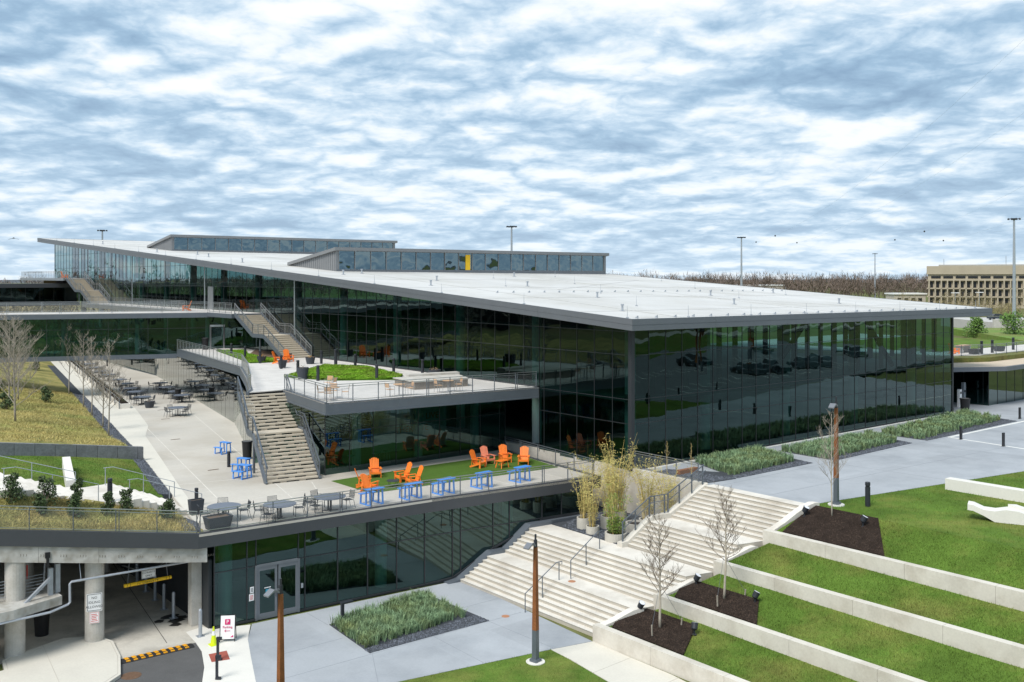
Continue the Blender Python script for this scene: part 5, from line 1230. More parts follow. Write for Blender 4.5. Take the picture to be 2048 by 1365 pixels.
# power lines with marker balls
for k, (xa, ya, za, xb, yb, zb) in enumerate([(92, 380, 30, 62, 60, 62), (110, 390, 30, 80, 70, 64), (140, 380, 30, 96, 80, 62), (158, 380, 30, 108, 84, 60), (180, 375, 34, 130, 90, 60)]):
    A = Vector((*toST(xa, ya), za)); B = Vector((*toST(xb, yb), zb)); pts = []
    for j in range(17):
        f = j/16; p = A.lerp(B, f); p.z -= 9*(1-(2*f-1)**2); pts.append(p)
    o = thing('power_line', '%s of five faint overhead wires in the sky at the right' % ['leftmost', 'second', 'middle', 'fourth', 'rightmost'][k], 'power line', tuple(A), group='overhead wires')
    m = MB(); m.tube(pts, .011, 4); part('wire', m, GALV, o)
    for j in ((1, 3), (1,), (2, 4), (2,), (3,))[k]:
        q = pts[j]; m = MB(); m.lathe(q.x, q.y, [(.05, q.z-.3), (.21, q.z-.17), (.28, q.z), (.21, q.z+.17), (.05, q.z+.3)], 10); part('marker_ball', m, POST_D, o)
bird = thing('bird', 'small dark bird gliding in the sky at the far left', 'bird', (*toST(-46, 90), 20.5), rot=-TH)
m = MB(); m.tube([(0, -.2, 0), (0, 0, .02), (0, .2, 0)], [.02, .06, .02], 6); m.prism([(-.5, -.02), (0, -.07), (0, .07), (-.45, .05)], lambda x, y: -.25*abs(x)**1.2, lambda x, y: .015-.25*abs(x)**1.2); m.prism([(.5, -.02), (0, -.07), (0, .07), (.45, .05)], lambda x, y: -.25*abs(x)**1.2, lambda x, y: .015-.25*abs(x)**1.2); lpart('body', m, BIRDC, bird)
# ================================================================== FURNITURE
def adirondack(name, label, m_):
    o = thing(name, label, 'chair', (0, 0, 0), group='orange lounge chairs')
    m = MB()
    for k in range(6): 
        y = -.30+k*.1; z = .36-.022*k; m.box(-.27, .27, y, y+.085, z-.02, z)
    lpart('seat', m, m_, o)
    m = MB(); n = 6
    for k in range(n):
        x = -.27+k*.09+.004; L_ = .78-.26*((k-2.5)/5.0)**2*1.1
        a = Vector((x+.04, .27, .22)); b = Vector((x*1.12+.045, .27+.36*L_/.78, .22+.92*L_/.78)); m.bar(a, b, .082, .022, up=(0, -1, .4))
    lpart('backrest', m, m_, o)
    for sd in (-1, 1):
        m = MB(); m.prism([(sd*.26, -.38), (sd*.42, -.38), (sd*.40, .36), (sd*.30, .36)], .56, .585); lpart('armrest', m, m_, o)
        m = MB(); m.box(sd*.34-.02, sd*.34+.02, -.34, -.22, 0, .56); lpart('front_leg', m, m_, o)
        m = MB(); m.bar((sd*.30, -.30, .33), (sd*.30, .55, .03), .03, .11); m.bar((sd*.33, .33, .56), (sd*.30, .40, .12), .03, .06); lpart('back_leg', m, m_, o)
    m = MB(); m.box(-.30, .30, -.33, -.305, .24, .36); m.bar((-.33, .34, .52), (.33, .34, .52), .05, .025); lpart('brace', m, m_, o)
    return o
# chair faces its local -y ; rot measured on site grid
ad = adirondack('lounge_chair', 'orange lounge chair of the left turf group, nearest the tan stair', ORANGE); ac = adirondack('lounge_chair', 'faded coral lounge chair second from the left in the right turf group', CORAL)
def setthing(o, at, rot, scale=None):
    o.location = W(*at); o.rotation_euler = (0, 0, TH+rot); OFF[o.name] = tuple(at)
    if scale: o.scale = (scale,)*3
K_ = .95
setthing(ad, (-13.3, 8.5, Z1+.025), R(-25), K_)
for s, t, r_, lab in [(-15.2, 6.5, R(60), 'orange lounge chair of the left turf group seen side on, farthest left'), (-15.55, 5.35, R(110), 'orange lounge chair of the left turf group, closest to the front railing'), (-12.7, 6.45, R(-95), 'orange lounge chair of the left turf group, third from the left'), (-12.75, 5.2, R(-100), 'orange lounge chair of the left turf group, rightmost'),
                      (-6.55, 6.9, R(20), 'orange lounge chair leftmost in the right turf group'), (-4.15, 7.2, R(-20), 'orange lounge chair right of the coral one in the right turf group'), (-3.7, 5.85, R(-45), 'orange lounge chair rightmost on the turf'),
                      (-4.4, 62.5, R(-120), 'lone orange lounge chair on the facade deck behind the bridge railing'), (-3.6, 113.0, R(100), 'tiny orange lounge chair on the highest deck'), (51.2, 4.4, R(60), 'orange lounge chair on the pavilion roof at the right edge')]:
    z = Z1+.025 if t < 20 and s < 0 else (Z3 if t < 70 and s < 0 else (Z4 if s < 0 else 9.27))
    dup(ad, (s, t, z), r_, lab, K_)
setthing(ac, (-5.35, 7.5, Z1+.025), R(-5), K_)
for s, t, r_, lab in [(-6.45, 35.6, R(45), 'orange lounge chair on the roof terrace, left one by the pots'), (-4.9, 36.9, R(0), 'orange lounge chair on the roof terrace, right one at the foot of the stair')]: dup(ad, (s, t, Z2), r_, lab, K_)
def slat_table(label, at, m_, rot):
    o = thing('side_table', label, 'table', at, rot); m = MB()
    for k in range(5): m.box(-.4, .4, -.27+k*.11, -.27+k*.11+.095, .44, .465)
    lpart('table_top', m, m_, o)
    for sx in (-1, 1):
        for sy in (-1, 1): m = MB(); m.bar((sx*.28, sy*.18, .44), (sx*.36, sy*.25, 0), .05, .06); lpart('leg', m, m_, o)
    m = MB(); m.box(-.3, .3, -.02, .02, .2, .26); lpart('brace', m, m_, o)
slat_table('small orange slatted table in front of the right group of lounge chairs', (-5.45, 5.9, Z1+.025), ORANGE, R(10))
slat_table('small orange slatted table between the two lounge chairs on the roof terrace', (-5.75, 36.2, Z2), ORANGE, R(20))
o = thing('fire_table', 'small dark wire table between the left group of lounge chairs', 'table', (-14.0, 5.4, Z1+.025)); m = MB(); m.cyl(0, 0, .36, .39, .36, 16); lpart('table_top', m, CHAIRD, o)
for q in range(4): m = MB(); m.tube([(math.cos(q*1.57)*.28, math.sin(q*1.57)*.28, .36), (math.cos(q*1.57)*.32, math.sin(q*1.57)*.32, 0)], .014, 5); lpart('leg', m, CHAIRD, o)

def blue_set(label):
    o = thing('blue_bench_table', label, 'bench table', (0, 0, 0), group='blue bench tables'); m = MB()
    for k in range(3): m.box(-.52, .52, -.24+k*.165, -.24+k*.165+.15, .86, .9)
    lpart('table_top', m, BLUE, o); m = MB()
    for k in range(2): m.box(-.48, .48, .52+k*.17, .52+k*.17+.155, .52, .555)
    lpart('bench_seat', m, BLUE, o)
    for sx in (-1, 1):
        x = sx*.40; m = MB(); m.bar((x, -.16, .86), (x, -.22, .0), .05, .09); m.bar((x, .18, .86), (x, .20, .0), .05, .09); m.bar((x, -.26, .035), (x, .74, .035), .05, .07); m.bar((x, .68, .52), (x, .72, 0), .05, .09); m.bar((x, -.2, .82), (x, .22, .82), .05, .07); lpart('leg_frame', m, BLUE, o)
    return o
bl = blue_set('blue bench table at the railing, leftmost of the row of five'); setthing(bl, (-17.1, 2.35, Z1), R(3))
for k, (s, t) in enumerate([(-14.75, 2.15), (-12.65, 1.98), (-9.95, 1.95), (-7.15, 1.85)]): dup(bl, (s, t, Z1), R(2+k), 'blue bench table at the railing, %s of five from the left' % ORD[k+1])
dup(bl, (-17.0, 22.2, Z1), R(105), 'blue bench table behind the black bin by the mirror wall', .85); dup(bl, (-18.6, 15.6, Z1), R(112), 'blue bench table left of the tan stair, the farther of two', .88); dup(bl, (-19.45, 13.5, Z1), R(112), 'blue bench table left of the tan stair, the nearer of two', .88)

# round tables with metal chairs
tt = thing('round_table', 'dark round table nearest the big charcoal pot, left of the front three', 'table', (-24.7, 4.2, Z1), group='dark round tables')
m = MB(); m.lathe(0, 0, [(.80, .70), (.83, .71), (.83, .735), (.81, .74)], 28); lpart('table_top', m, TABLED, tt)
m = MB()
for q in range(3):
    a = q*2.094; m.bar((math.cos(a)*.09, math.sin(a)*.09, .7), (math.cos(a)*.09, math.sin(a)*.09, .03), .07, .05)
lpart('pedestal', m, CHAIRD, tt)
for q in range(4):
    a = q*1.5708+.5; m = MB(); m.bar((0, 0, .025), (math.cos(a)*.42, math.sin(a)*.42, .015), .07, .03); lpart('foot', m, CHAIRD, tt)
ch = thing('metal_chair', 'dark metal chair', 'chair', (0, 0, 0), group='dark metal chairs')
m = MB()
for k in range(7): m.box(-.23, .23, -.22+k*.066, -.22+k*.066+.05, .445, .46)
lpart('seat', m, CHAIRD, ch); m = MB()
for k in range(8):
    x = -.2+k*.057; m.bar((x, .22, .50), (x, .30, .86), .02, .012, up=(0, 1, 0))
m.tube([(-.24, .24, .5), (-.25, .31, .88), (.25, .31, .88), (.24, .24, .5)], .014, 5); lpart('backrest', m, CHAIRD, ch)
for sd in (-1, 1):
    m = MB(); m.tube([(sd*.26, -.24, .0), (sd*.27, -.2, .66), (sd*.27, .28, .68)], .013, 5); lpart('armrest', m, CHAIRD, ch)
    m = MB(); m.tube([(sd*.24, .22, .46), (sd*.26, .33, 0)], .013, 5); lpart('leg', m, CHAIRD, ch); m = MB(); m.tube([(sd*.24, -.22, .46), (sd*.25, -.22, 0)], .013, 5); lpart('leg', m, CHAIRD, ch)
# low detail versions for far tables: one mesh each
def joined(root, name):
    bmv = MB()
    for c in root.children:
        me = c.data; i = len(bmv.v); bmv.v += [tuple(v.co) for v in me.vertices]; bmv.f += [tuple(i+x for x in p.vertices) for p in me.polygons]
    return bmv.mesh(name)
chair_me = joined(ch, 'metal_chair_far'); chair_me.materials.append(CHAIRD)
used_ch = [False]
SIDE = ['front', 'front right', 'right', 'back right', 'back', 'back left', 'left', 'front left']
def chairs_round(s, t, desc, rots, rad=.95, far=False):
    for k, a in enumerate(rots):
        x, y = s+math.sin(a)*rad, t-math.cos(a)*rad; rot = a+R(180)+rnd.uniform(-.15, .15)
        lab = 'dark metal chair at the %s, %s' % (desc, SIDE[int(round((a/(2*math.pi) % 1)*8)) % 8])
        if far:
            o = bpy.data.objects.new('metal_chair', chair_me); col.objects.link(o); o.location = W(x, y, Z1); o.rotation_euler = (0, 0, TH+rot); tag(o, lab, 'chair', 'dark metal chairs')
        elif not used_ch[0]: setthing(ch, (x, y, Z1), rot); ch['label'] = lab; used_ch[0] = True
        else: dup(ch, (x, y, Z1), rot, lab)
chairs_round(-24.7, 4.2, 'round table by the big charcoal pot', [R(-20)-.4, R(75), R(160), R(255)])
dup(tt, (-22.35, 2.85, Z1), .3, 'dark round table at the front railing, middle of the front three'); chairs_round(-22.35, 2.85, 'middle front round table', [R(-60), R(80), R(170), R(235)], 1.0)
dup(tt, (-19.55, 2.75, Z1), .7, 'dark round table at the front railing, right of the front three'); chairs_round(-19.55, 2.75, 'right front round table', [R(-75), R(85), R(190), R(235)], 1.0)
FAR = [(-12.8, 42.4, 'lone round table in the middle of the walkway'), (-9.1, 51.2, 'round table nearest the mirror wall'), (-8.4, 54.6, 'second round table along the mirror wall'), (-7.7, 59.2, 'third round table along the mirror wall'), (-6.9, 63.4, 'fourth round table along the mirror wall'),
       (-12.6, 52.2, 'round table at the end of the long planter'), (-11.6, 57.0, 'second round table along the planter'), (-11.0, 60.6, 'third round table along the planter'), (-9.9, 65.2, 'fourth round table along the planter'), (-9.2, 69.9, 'fifth round table along the planter'),
       (-8.3, 76.5, 'sixth round table along the planter'), (-7.6, 81.5, 'seventh round table along the planter'), (-6.7, 87, 'eighth round table along the planter'), (-5.7, 93, 'ninth round table along the planter'), (-4.9, 99, 'tenth round table along the planter')]
for s, t, d in FAR:
    dup(tt, (s, t, Z1), s, 'dark '+d); a0 = rnd.uniform(0, 1.2); chairs_round(s, t, d, [a0, a0+1.57, a0+3.14, a0+4.71], .92, True)
# cafe tables and tan chairs on the roof terrace
ct = thing('cafe_table', 'tan cafe table at the corner of the roof terrace railing', 'table', (-15.0, 10.6, Z2), group='tan cafe tables')
m = MB(); m.lathe(0, 0, [(.37, .71), (.38, .72), (.38, .74)], 20); lpart('table_top', m, TAN, ct); m = MB(); m.cyl(0, 0, .02, .71, .035, 8); lpart('pedestal', m, FRAME, ct); m = MB(); m.lathe(0, 0, [(.26, 0), (.26, .015), (.05, .03)], 14); lpart('base', m, FRAME, ct)
cc = thing('cafe_chair', 'tan cafe chair', 'chair', (0, 0, 0), group='tan cafe chairs'); m = MB()
for k in range(5): m.box(-.22, .22, -.2+k*.085, -.2+k*.085+.075, .45, .465)
lpart('seat', m, TAN, cc); m = MB()
for k in range(4): m.box(-.2, .2, .20+k*.012, .215+k*.012, .58+k*.075, .58+k*.075+.065)
lpart('backrest', m, TAN, cc)
for sd in (-1, 1):
    m = MB(); m.tube([(sd*.22, .2, .0), (sd*.22, .2, .46), (sd*.22, .26, .88)], .014, 5); lpart('leg', m, FRAME, cc); m = MB(); m.tube([(sd*.22, -.2, 0), (sd*.22, -.2, .64), (sd*.22, .22, .66)], .014, 5); lpart('leg', m, FRAME, cc)
CAF = [(-15.0, 10.6, 'corner cafe table', [R(-50), R(60), R(150), R(250)]), (-10.9, 9.55, 'middle cafe table by the railing', [R(80), R(275)]), (-7.2, 9.4, 'right cafe table by the stone seat', [R(75), R(265)]), (-13.2, 15.3, 'pair near the stair head', [R(30), R(120)])]
first = True
for k, (s, t, d, rr) in enumerate(CAF):
    if 0 < k < 3: dup(ct, (s, t, Z2), 0, 'tan '+d)
    for j, a in enumerate(rr):
        x, y = s+math.sin(a)*.72, t-math.cos(a)*.72; lab = 'tan slatted chair at the %s, its %s chair' % (d, ORD[j])
        if first: setthing(cc, (x, y, Z2), a+math.pi); cc['label'] = lab; first = False
        else: dup(cc, (x, y, Z2), a+math.pi, lab)
# roof terrace stone seat
fp = thing('stepped_stone_seat', 'stepped pale concrete seat with tan stone base on the roof terrace', 'bench', (-5, 13.5, Z2))
m = MB(); m.prism([(-8.0, 14.6), (-8.35, 11.6), (-4.3, 11.1), (-3.3, 13.6)], Z2, Z2+.5); part('stone_base', m, STONE_T, fp)
m = MB(); m.prism([(-8.1, 14.7), (-8.45, 11.5), (-4.25, 11.0), (-3.2, 13.7)], Z2+.5, Z2+.56); part('coping', m, C_COL, fp)
for k, (d, z) in enumerate(((1.4, .92), (2.2, 1.2))):
    m = MB(); m.prism([(-7.9+.9*k, 12.2+d), (-3.6+.5*k, 11.5+d), (-3.4+.5*k, 12.2+d), (-7.7+.9*k, 12.95+d)], Z2, Z2+z-.5); part('seat_step', m, C_COL, fp)
# sedum beds
for nm, P, n, lab in (('a', [(-11.4, 24.6), (-9.9, 20.2), (-5.8, 17.6), (-3.9, 19.9), (-2.3, 27.7), (-4.2, 31.5), (-7.3, 28.6)], 30000, 'bright green sedum bed in the middle of the roof terrace'), ('b', [(-4.9, 53.0), (-8.3, 37.4), (-5.9, 36.9), (-4.9, 39.5), (-4.6, 46), (-2.6, 51)], 15000, 'bright green sedum bed below the second stair')):
    zc = lambda x, y: Z2+.10+.07*mnoise.noise(Vector((x*.9, y*.9, 2)))
    m = MB(); m.prism(P, Z2-.02, Z2+.08); struct('sedum_bed', m, SEDUM)
    r = random.Random(len(lab)); m = MB()
    for x, y in scatter(P, n, r):
        a = r.uniform(0, 6.283); k = r.uniform(.035, .075); z = zc(x, y)+r.uniform(-.03, .05); dx, dy = math.cos(a)*k, math.sin(a)*k; tz = r.uniform(-.02, .05); i = len(m.v)
        m.v += [(x-dx, y-dy, z), (x+dy*.7, y-dx*.7, z+tz), (x+dx, y+dy, z+r.uniform(0, .04)), (x-dy*.7, y+dx*.7, z+tz)]; m.f.append((i, i+1, i+2, i+3))
    struct('sedum', m, SEDUML, kind='stuff', label=lab, cat='ground cover')
m = MB(); m.prism([(-4.6, 46), (-4.9, 39.8), (-4.0, 40), (-1.2, 41), (-1.1, 52)], Z2, Z2+.04); struct('bark_bed', m, mat('brown_bark_mulch', (.13, .085, .06), .95, var=.3, vs=2, fine=.3, fs=12))

# bollards
bo = thing('bollard_light', 'x', 'bollard', (0, 0, 0), group='charcoal bollard lights'); m = MB(); m.lathe(0, 0, [(.105, 0), (.105, .80)], 16); lpart('shaft', m, POST_D, bo); m = MB(); m.lathe(0, 0, [(.085, .80), (.085, .86)], 16); lpart('light_band', m, BLACK, bo); m = MB(); m.lathe(0, 0, [(.105, .86), (.105, .98), (.09, 1.0)], 16); lpart('cap', m, POST_D, bo)
BOL = [(-18.85, 17.3, Z1, 1.0, 'charcoal bollard light on the walkway left of the black bin'), (-24.55, 8.2, Z1, .95, 'charcoal bollard light behind the square charcoal pot'), (-29.4, 6.95, 5.85, 1.15, 'charcoal bollard light on the landing of the left steps'),
       (-2.6, 96, Z1, 1.0, 'tiny bollard on the walkway below the bridge'), (1.7, -15.4, ZU, 1.25, 'charcoal bollard light on the upper lawn right of the rusty post')]
T2B = [(-5.7, 47.4), (-6.4, 42.7), (-7.6, 36.9), (-8.5, 31.0), (-9.7, 25.7), (-10.6, 20.8), (-3.7, 33.1), (-3.3, 31.3), (-3.2, 28.2), (-7.0, 18.6), (-3.0, 22.6), (-1.9, 20.2)]
T2L = ['farthest back on the left sedum bed', 'second from the back on the left sedum bed', 'at the front of the left sedum bed', 'beside the lounge chairs', 'left of the middle sedum bed', 'near the front pot of the middle sedum bed', 'at the foot of the second stair', 'thick one at the back of the middle sedum bed', 'third along the facade path', 'at the front right of the middle sedum bed', 'fourth along the facade path', 'beside the low pot near the stone seat']
for (s, t), l in zip(T2B, T2L): BOL.append((s, t, Z2, (1.35 if 'thick' in l else 1.12), 'charcoal bollard on roof terrace, '+l))
for k, (s, t) in enumerate([(49.6, 7.0), (53.3, 2.7), (55.6, 2.7), (61.5, 3.2)]): BOL.append((s, t, 9.26, 1.3, 'dark bollard on the pavilion roof, %s from the left' % ORD[k]))
for k, (s, t, z, sc, lab) in enumerate(BOL):
    if k == 0: setthing(bo, (s, t, z), 0, sc); bo['label'] = lab
    else: dup(bo, (s, t, z), 0, lab, sc)
pl = thing('plank_bollard', 'x', 'bollard', (0, 0, 0), group='flat black bollards'); m = MB(); m.box(-.13, .13, -.05, .05, 0, .95); lpart('blade', m, BLACK, pl); m = MB(); m.box(-.16, .16, -.08, .08, 0, .02); lpart('base_plate', m, BLACK, pl)
for k, (s, t, lab) in enumerate([(26.05, -8.45, 'flat black bollard on the grey plaza, left of two by the white line'), (25.45, -11.75, 'flat black bollard on the grey plaza, right of two by the white line'), (40.1, -6.6, 'flat black bollard near the right edge beyond the last grass bed'), (25.0, -15.2, 'flat black bollard outside the frame, first in the mirrored row'), (26.5, -19, 'flat black bollard outside the frame, second in the mirrored row'), (24.4, -23, 'flat black bollard outside the frame, third in the mirrored row'), (30, -24, 'flat black bollard outside the frame, fourth in the mirrored row'), (36, -24.5, 'flat black bollard outside the frame, fifth in the mirrored row')]):
    if k == 0: setthing(pl, (s, t, ZU), 0); pl['label'] = lab
    else: dup(pl, (s, t, ZU), 0, lab)
def planters():
    return None
# bins
def bin_(label, at, h=1.05, r=.3):
    o = thing('litter_bin', label, 'bin', at); m = MB(); m.lathe(0, 0, [(r*.82, 0), (r, h*.93), (r*1.06, h*.93), (r*1.06, h), (r*.9, h)], 22); lpart('body', m, BLACK, o); m = MB(); m.lathe(0, 0, [(r*.88, h-.03), (r*.88, h+.005)], 20); lpart('liner', m, mat('bin_liner', (.12, .12, .12), .6), o)
bin_('tall black litter bin beside the blue bench tables', (-16.75, 19.2, Z1), 1.2, .34); bin_('tall black litter bin inside the garage', (-32.5, 7.0, 0), 1.25, .36); bin_('black litter bin outside the entrance pavilion', (41.1, -1.5, ZU), 1.15, .42); bin_('black litter bin in front of the bridge glass on the roof terrace', (-5.0, 55.6, Z2), 1.2, .34); bin_('black litter bin among the walkway tables', (-8.75, 53.2, Z1), 1.1, .3)
# pots
def pot(label, at, r, h, plant=None, square=False, m_=POT, n=40):
    o = thing('plant_pot', label, 'pot', at); m = MB()
    if square:
        q = lambda r_, z: [(-r_, -r_*.62, z), (r_, -r_*.62, z), (r_, r_*.62, z), (-r_, r_*.62, z)]
        rings = [q(r*.8, 0), q(r, h), q(r*.9, h), q(r*.88, h-.08)]; i0 = 0
        for rg in rings: m.v += rg
        for k in range(3):
            for j in range(4): a = k*4+j; b = k*4+(j+1) % 4; m.f.append((a, b, b+4, a+4))
        m.f.append((3, 2, 1, 0))
    else: m.lathe(0, 0, [(r*.7, 0), (r, h), (r*.9, h), (r*.88, h-.06)], 22)
    lpart('pot', m, m_, o); m = MB()
    if square: m.box(-r*.88, r*.88, -r*.54, r*.54, h-.1, h-.07)
    else: m.cyl(0, 0, h-.1, h-.065, r*.88, 18)
    lpart('soil', m, mat('potting_soil', (.12, .085, .06), .95, var=.3, vs=9, fine=.3, fs=40), o)
    if plant:
        m = MB(); leafball(m, (0, 0, h+.02), r*.8, n, .05, random.Random(n), .5); lpart('plant', m, plant, o)
pot('big rectangular charcoal pot at the corner of the lower terrace railing', (-25.55, 2.95, Z1), .62, .62, None, True); pot('square charcoal pot between the left steps and the round table', (-25.3, 6.35, Z1), .36, .78, None, True)
pot('charcoal pot with yellow flowers left of the terrace lounge chairs', (-7.15, 37.6, Z2), .42, .55, FLOWER); pot('charcoal pot with yellow flowers right of the terrace lounge chairs', (-4.5, 33.6, Z2), .44, .6, FLOWER); pot('charcoal pot at the foot of the second stair', (-4.2, 38.4, Z2), .36, .6, DRY); pot('small charcoal pot in front of the terrace lounge chairs', (-8.0, 31.8, Z2), .38, .62, DRY)
pot('tall charcoal pot at the front of the middle sedum bed', (-10.9, 22.6, Z2), .46, .85, DRY); pot('low charcoal pot with dry grass beside the facade path', (-1.75, 18.8, Z2), .5, .42, DRY, n=80); pot('wide charcoal pot on the walkway at the end of the long planter', (-12.9, 49.3, Z1), .5, .6, DRY)
for k, (s, t) in enumerate([(52.6, 3.1), (58.3, 3.2)]): pot('charcoal tub on the pavilion roof, %s' % ('left' if k == 0 else 'right'), (s, t, 9.26), .6, .5, None, True)
o = thing('picnic_table', 'pale wooden picnic table on the pavilion roof', 'table', (53.4, 4.6, 9.27)); m = MB(); m.box(-1, 1, -.4, .4, .72, .77); lpart('table_top', m, TAN, o)
for sx in (-.8, .8): m = MB(); m.box(sx-.05, sx+.05, -.35, .35, 0, .72); lpart('leg', m, FRAME, o)
# long planter on the walkway with hedge and posts
lp = thing('long_planter', 'long narrow hedge planter with rail posts dividing the walkway', 'planter', (-14, 60, Z1))
A = Vector((-14.9, 50, 0)); B = Vector((-3.0, 115, 0)); n_ = Vector(((B-A).y, -(B-A).x, 0)).normalized()*.45
m = MB(); m.prism([tuple((A-n_)[:2]), tuple((A+n_)[:2]), tuple((B+n_)[:2]), tuple((B-n_)[:2])], Z1, Z1+.45); part('kerb', m, C_STEP, lp)
m = MB(); m.prism([tuple((A-n_*.8+ (B-A)*.004)[:2]), tuple((A+n_*.8+(B-A)*.004)[:2]), tuple((B+n_*.8)[:2]), tuple((B-n_*.8)[:2])], Z1+.45, Z1+.47); part('soil', m, MULCH, lp)
m = MB(); r = random.Random(4)
for k in range(90):
    f = r.random(); p = A.lerp(B, f); leafball(m, (p.x+r.uniform(-.25, .25), p.y, Z1+.6), .3, 26, .06, r, .7)
part('hedge', m, mat('hedge_leaf', (.06, .075, .03), .8, var=.3, vs=2, stain=(.12, .06, .05), ss=.8, island=.5), lp)
for k in range(22):
    p = A.lerp(B, k/21)-n_*1.15; m = MB(); m.bar((p.x, p.y, Z1), (p.x, p.y, Z1+.95), .09, .06); part('post', m, STEEL, lp)
m = MB(); p, q = A-n_*1.15, B-n_*1.15; m.tube([(p.x, p.y, Z1+.95), (q.x, q.y, Z1+.95)], .025, 6); part('rail', m, STEEL_L, lp)
# lamp posts
lpst = thing('lamp_post', 'x', 'lamp post', (0, 0, 0), group='rusty lamp posts')
def taper(m, r0, z0, r1, z1):
    i = len(m.v); 
    for r_, z in ((r0, z0), (r1, z1)): m.v += [(-r_, -r_, z), (r_, -r_, z), (r_, r_, z), (-r_, r_, z)]
    m.f += [(i+3, i+2, i+1, i), (i+4, i+5, i+6, i+7)]+[(i+k, i+(k+1) % 4, i+4+(k+1) % 4, i+4+k) for k in range(4)]
m = MB(); taper(m, .115, .06, .108, 1.42); lpart('lower_shaft', m, STEEL, lpst); m = MB(); taper(m, .11, 1.42, .07, 5.05); lpart('rusty_shaft', m, RUST, lpst)
m = MB(); taper(m, .06, 5.05, .055, 5.38); m.cyl(0, 0, 5.38, 5.62, .045, 8); hd = lpart('head_bracket', m, POST_D, lpst)
m = MB(); m.bar((0, 0, 5.22), (-.2, .0, 5.25), .06, .05); i = len(m.v); m.v += [(-.16, -.16, 5.22), (-.16, .16, 5.22), (-.38, .16, 5.32), (-.38, -.16, 5.32), (-.66, -.15, 5.14), (-.66, .15, 5.14), (-.16, -.16, 5.14), (-.16, .16, 5.14), (-.38, .16, 5.25), (-.38, -.16, 5.25), (-.66, -.15, 5.09), (-.66, .15, 5.09)]
m.f += [(i, i+1, i+2, i+3), (i+3, i+2, i+5, i+4), (i+6, i+9, i+8, i+7), (i+9, i+10, i+11, i+8), (i, i+3, i+9, i+6), (i+1, i+7, i+8, i+2), (i+3, i+4, i+10, i+9), (i+2, i+8, i+11, i+5), (i+4, i+5, i+11, i+10), (i, i+6, i+7, i+1)]
lpart('lamp_head', m, mat('lamp_grey', (.2, .21, .23), .4, metal=.3), lpst); m = MB(); m.poly([(-.62, -.12, 5.10), (-.4, -.13, 5.23), (-.4, .13, 5.23), (-.62, .12, 5.10)]); lpart('lens', m, LENS, hd)
m = MB(); m.box(-.19, .19, -.19, .19, .04, .16); lpart('base_box', m, STEEL, lpst); m = MB(); m.cyl(0, 0, -.1, .045, .42, 20); lpart('footing', m, C_BLOCK, lpst)
setthing(lpst, (-16.6, -10.3, .0), R(10)); lpst['label'] = 'rusty lamp post standing in the lawn at the foot of the broad stairs'
s_, t_ = toST(-8.66, 36.5); dup(lpst, (s_, t_, 0), R(10), 'rusty lamp post in front of the lobby double doors'); dup(lpst, (.7, -14.2, ZU), R(10), 'rusty lamp post on the upper lawn beside the grey plaza')
for k, (s, t) in enumerate([(30, -42), (52, -40), (70, -46)]): dup(lpst, (s, t, ZU), 0, 'rusty lamp post outside the frame in the mirrored car park, %s' % ORD[k])
# ground spots
sp = thing('ground_spotlight', 'x', 'spotlight', (0, 0, 0), group='garden spotlights'); m = MB(); m.lathe(0, 0, [(.07, -.12), (.12, -.08), (.13, .12), (.14, .12), (.14, .15)], 14); m.xform(lambda p: Matrix.Rotation(R(28), 3, 'X') @ p+Vector((0, 0, .3))); lpart('housing', m, POST_D, sp)
m = MB(); m.cyl(0, 0, .151, .158, .125, 14); m.xform(lambda p: Matrix.Rotation(R(28), 3, 'X') @ p+Vector((0, 0, .3))); lpart('lens', m, LENS, sp); m = MB(); m.bar((0, .02, 0), (0, .05, .26), .05, .06); m.box(-.08, .08, -.05, .1, 0, .03); lpart('stake', m, POST_D, sp)
SPT = [(-10.65, -11.0, 1.05, 10, 'left garden spotlight in the lowest mulch bed'), (-10.75, -14.35, 1.05, 120, 'right garden spotlight in the lowest mulch bed'), (-7.85, -12.05, 2.25, 30, 'left garden spotlight in the second mulch bed'), (-7.75, -15.4, 2.25, 60, 'right garden spotlight in the second mulch bed'), (-1.4, -13.75, 4.68, 15, 'left garden spotlight in the top mulch bed'), (-1.2, -16.9, 4.68, 40, 'right garden spotlight in the top mulch bed')]
for k, (s, t, z, r_, lab) in enumerate(SPT):
    kk = 0 if s < -10 else (1 if s < -7 else 3); z = LAWNS[kk][1](s, t)+.03
    if k == 0: setthing(sp, (s, t, z), R(r_), 1.15); sp['label'] = lab
    else: dup(sp, (s, t, z), R(r_), lab, 1.15)
# white lounge bench on the lawn and the low white wall above it
wb = thing('wave_bench', 'white wave shaped lounge bench on the upper lawn at the right edge', 'bench', (4.0, -21.4, ZU))
pr = [(-1.7, .62), (-1.45, .60), (-1.0, .42), (-.5, .40), (0, .52), (.5, .50), (1.0, .36), (1.6, .30), (2.2, .34)]; m = MB()
for (a, za), (b, zb) in zip(pr, pr[1:]):
    m.v += []; P = [(a, -.42), (b, -.42), (b, .42), (a, .42)]; m.prism(P, lambda x, y: .0 if abs(x-.2) < 1.2 else max(0, lerp(za, zb, (x-a)/(b-a))-.16), lambda x, y: lerp(za, zb, (x-a)/(b-a))+.12*(y/.42)**2)
m.xform(lambda p: Matrix.Rotation(R(-68), 3, 'Z') @ p); lpart('seat_shell', m, C_BLOCK, wb)
m = MB(); m.prism([(.05, .1), (.9, .1), (1.5, .55), (.4, .62)], .3, lambda x, y: .55+.25*(1.2-x)); m.xform(lambda p: Matrix.Rotation(R(-68), 3, 'Z') @ p); lpart('back_wing', m, C_BLOCK, wb)
w5 = thing('low_white_wall', 'low white concrete wall on the lawn at the right edge', 'wall', (8.8, -16, ZU))
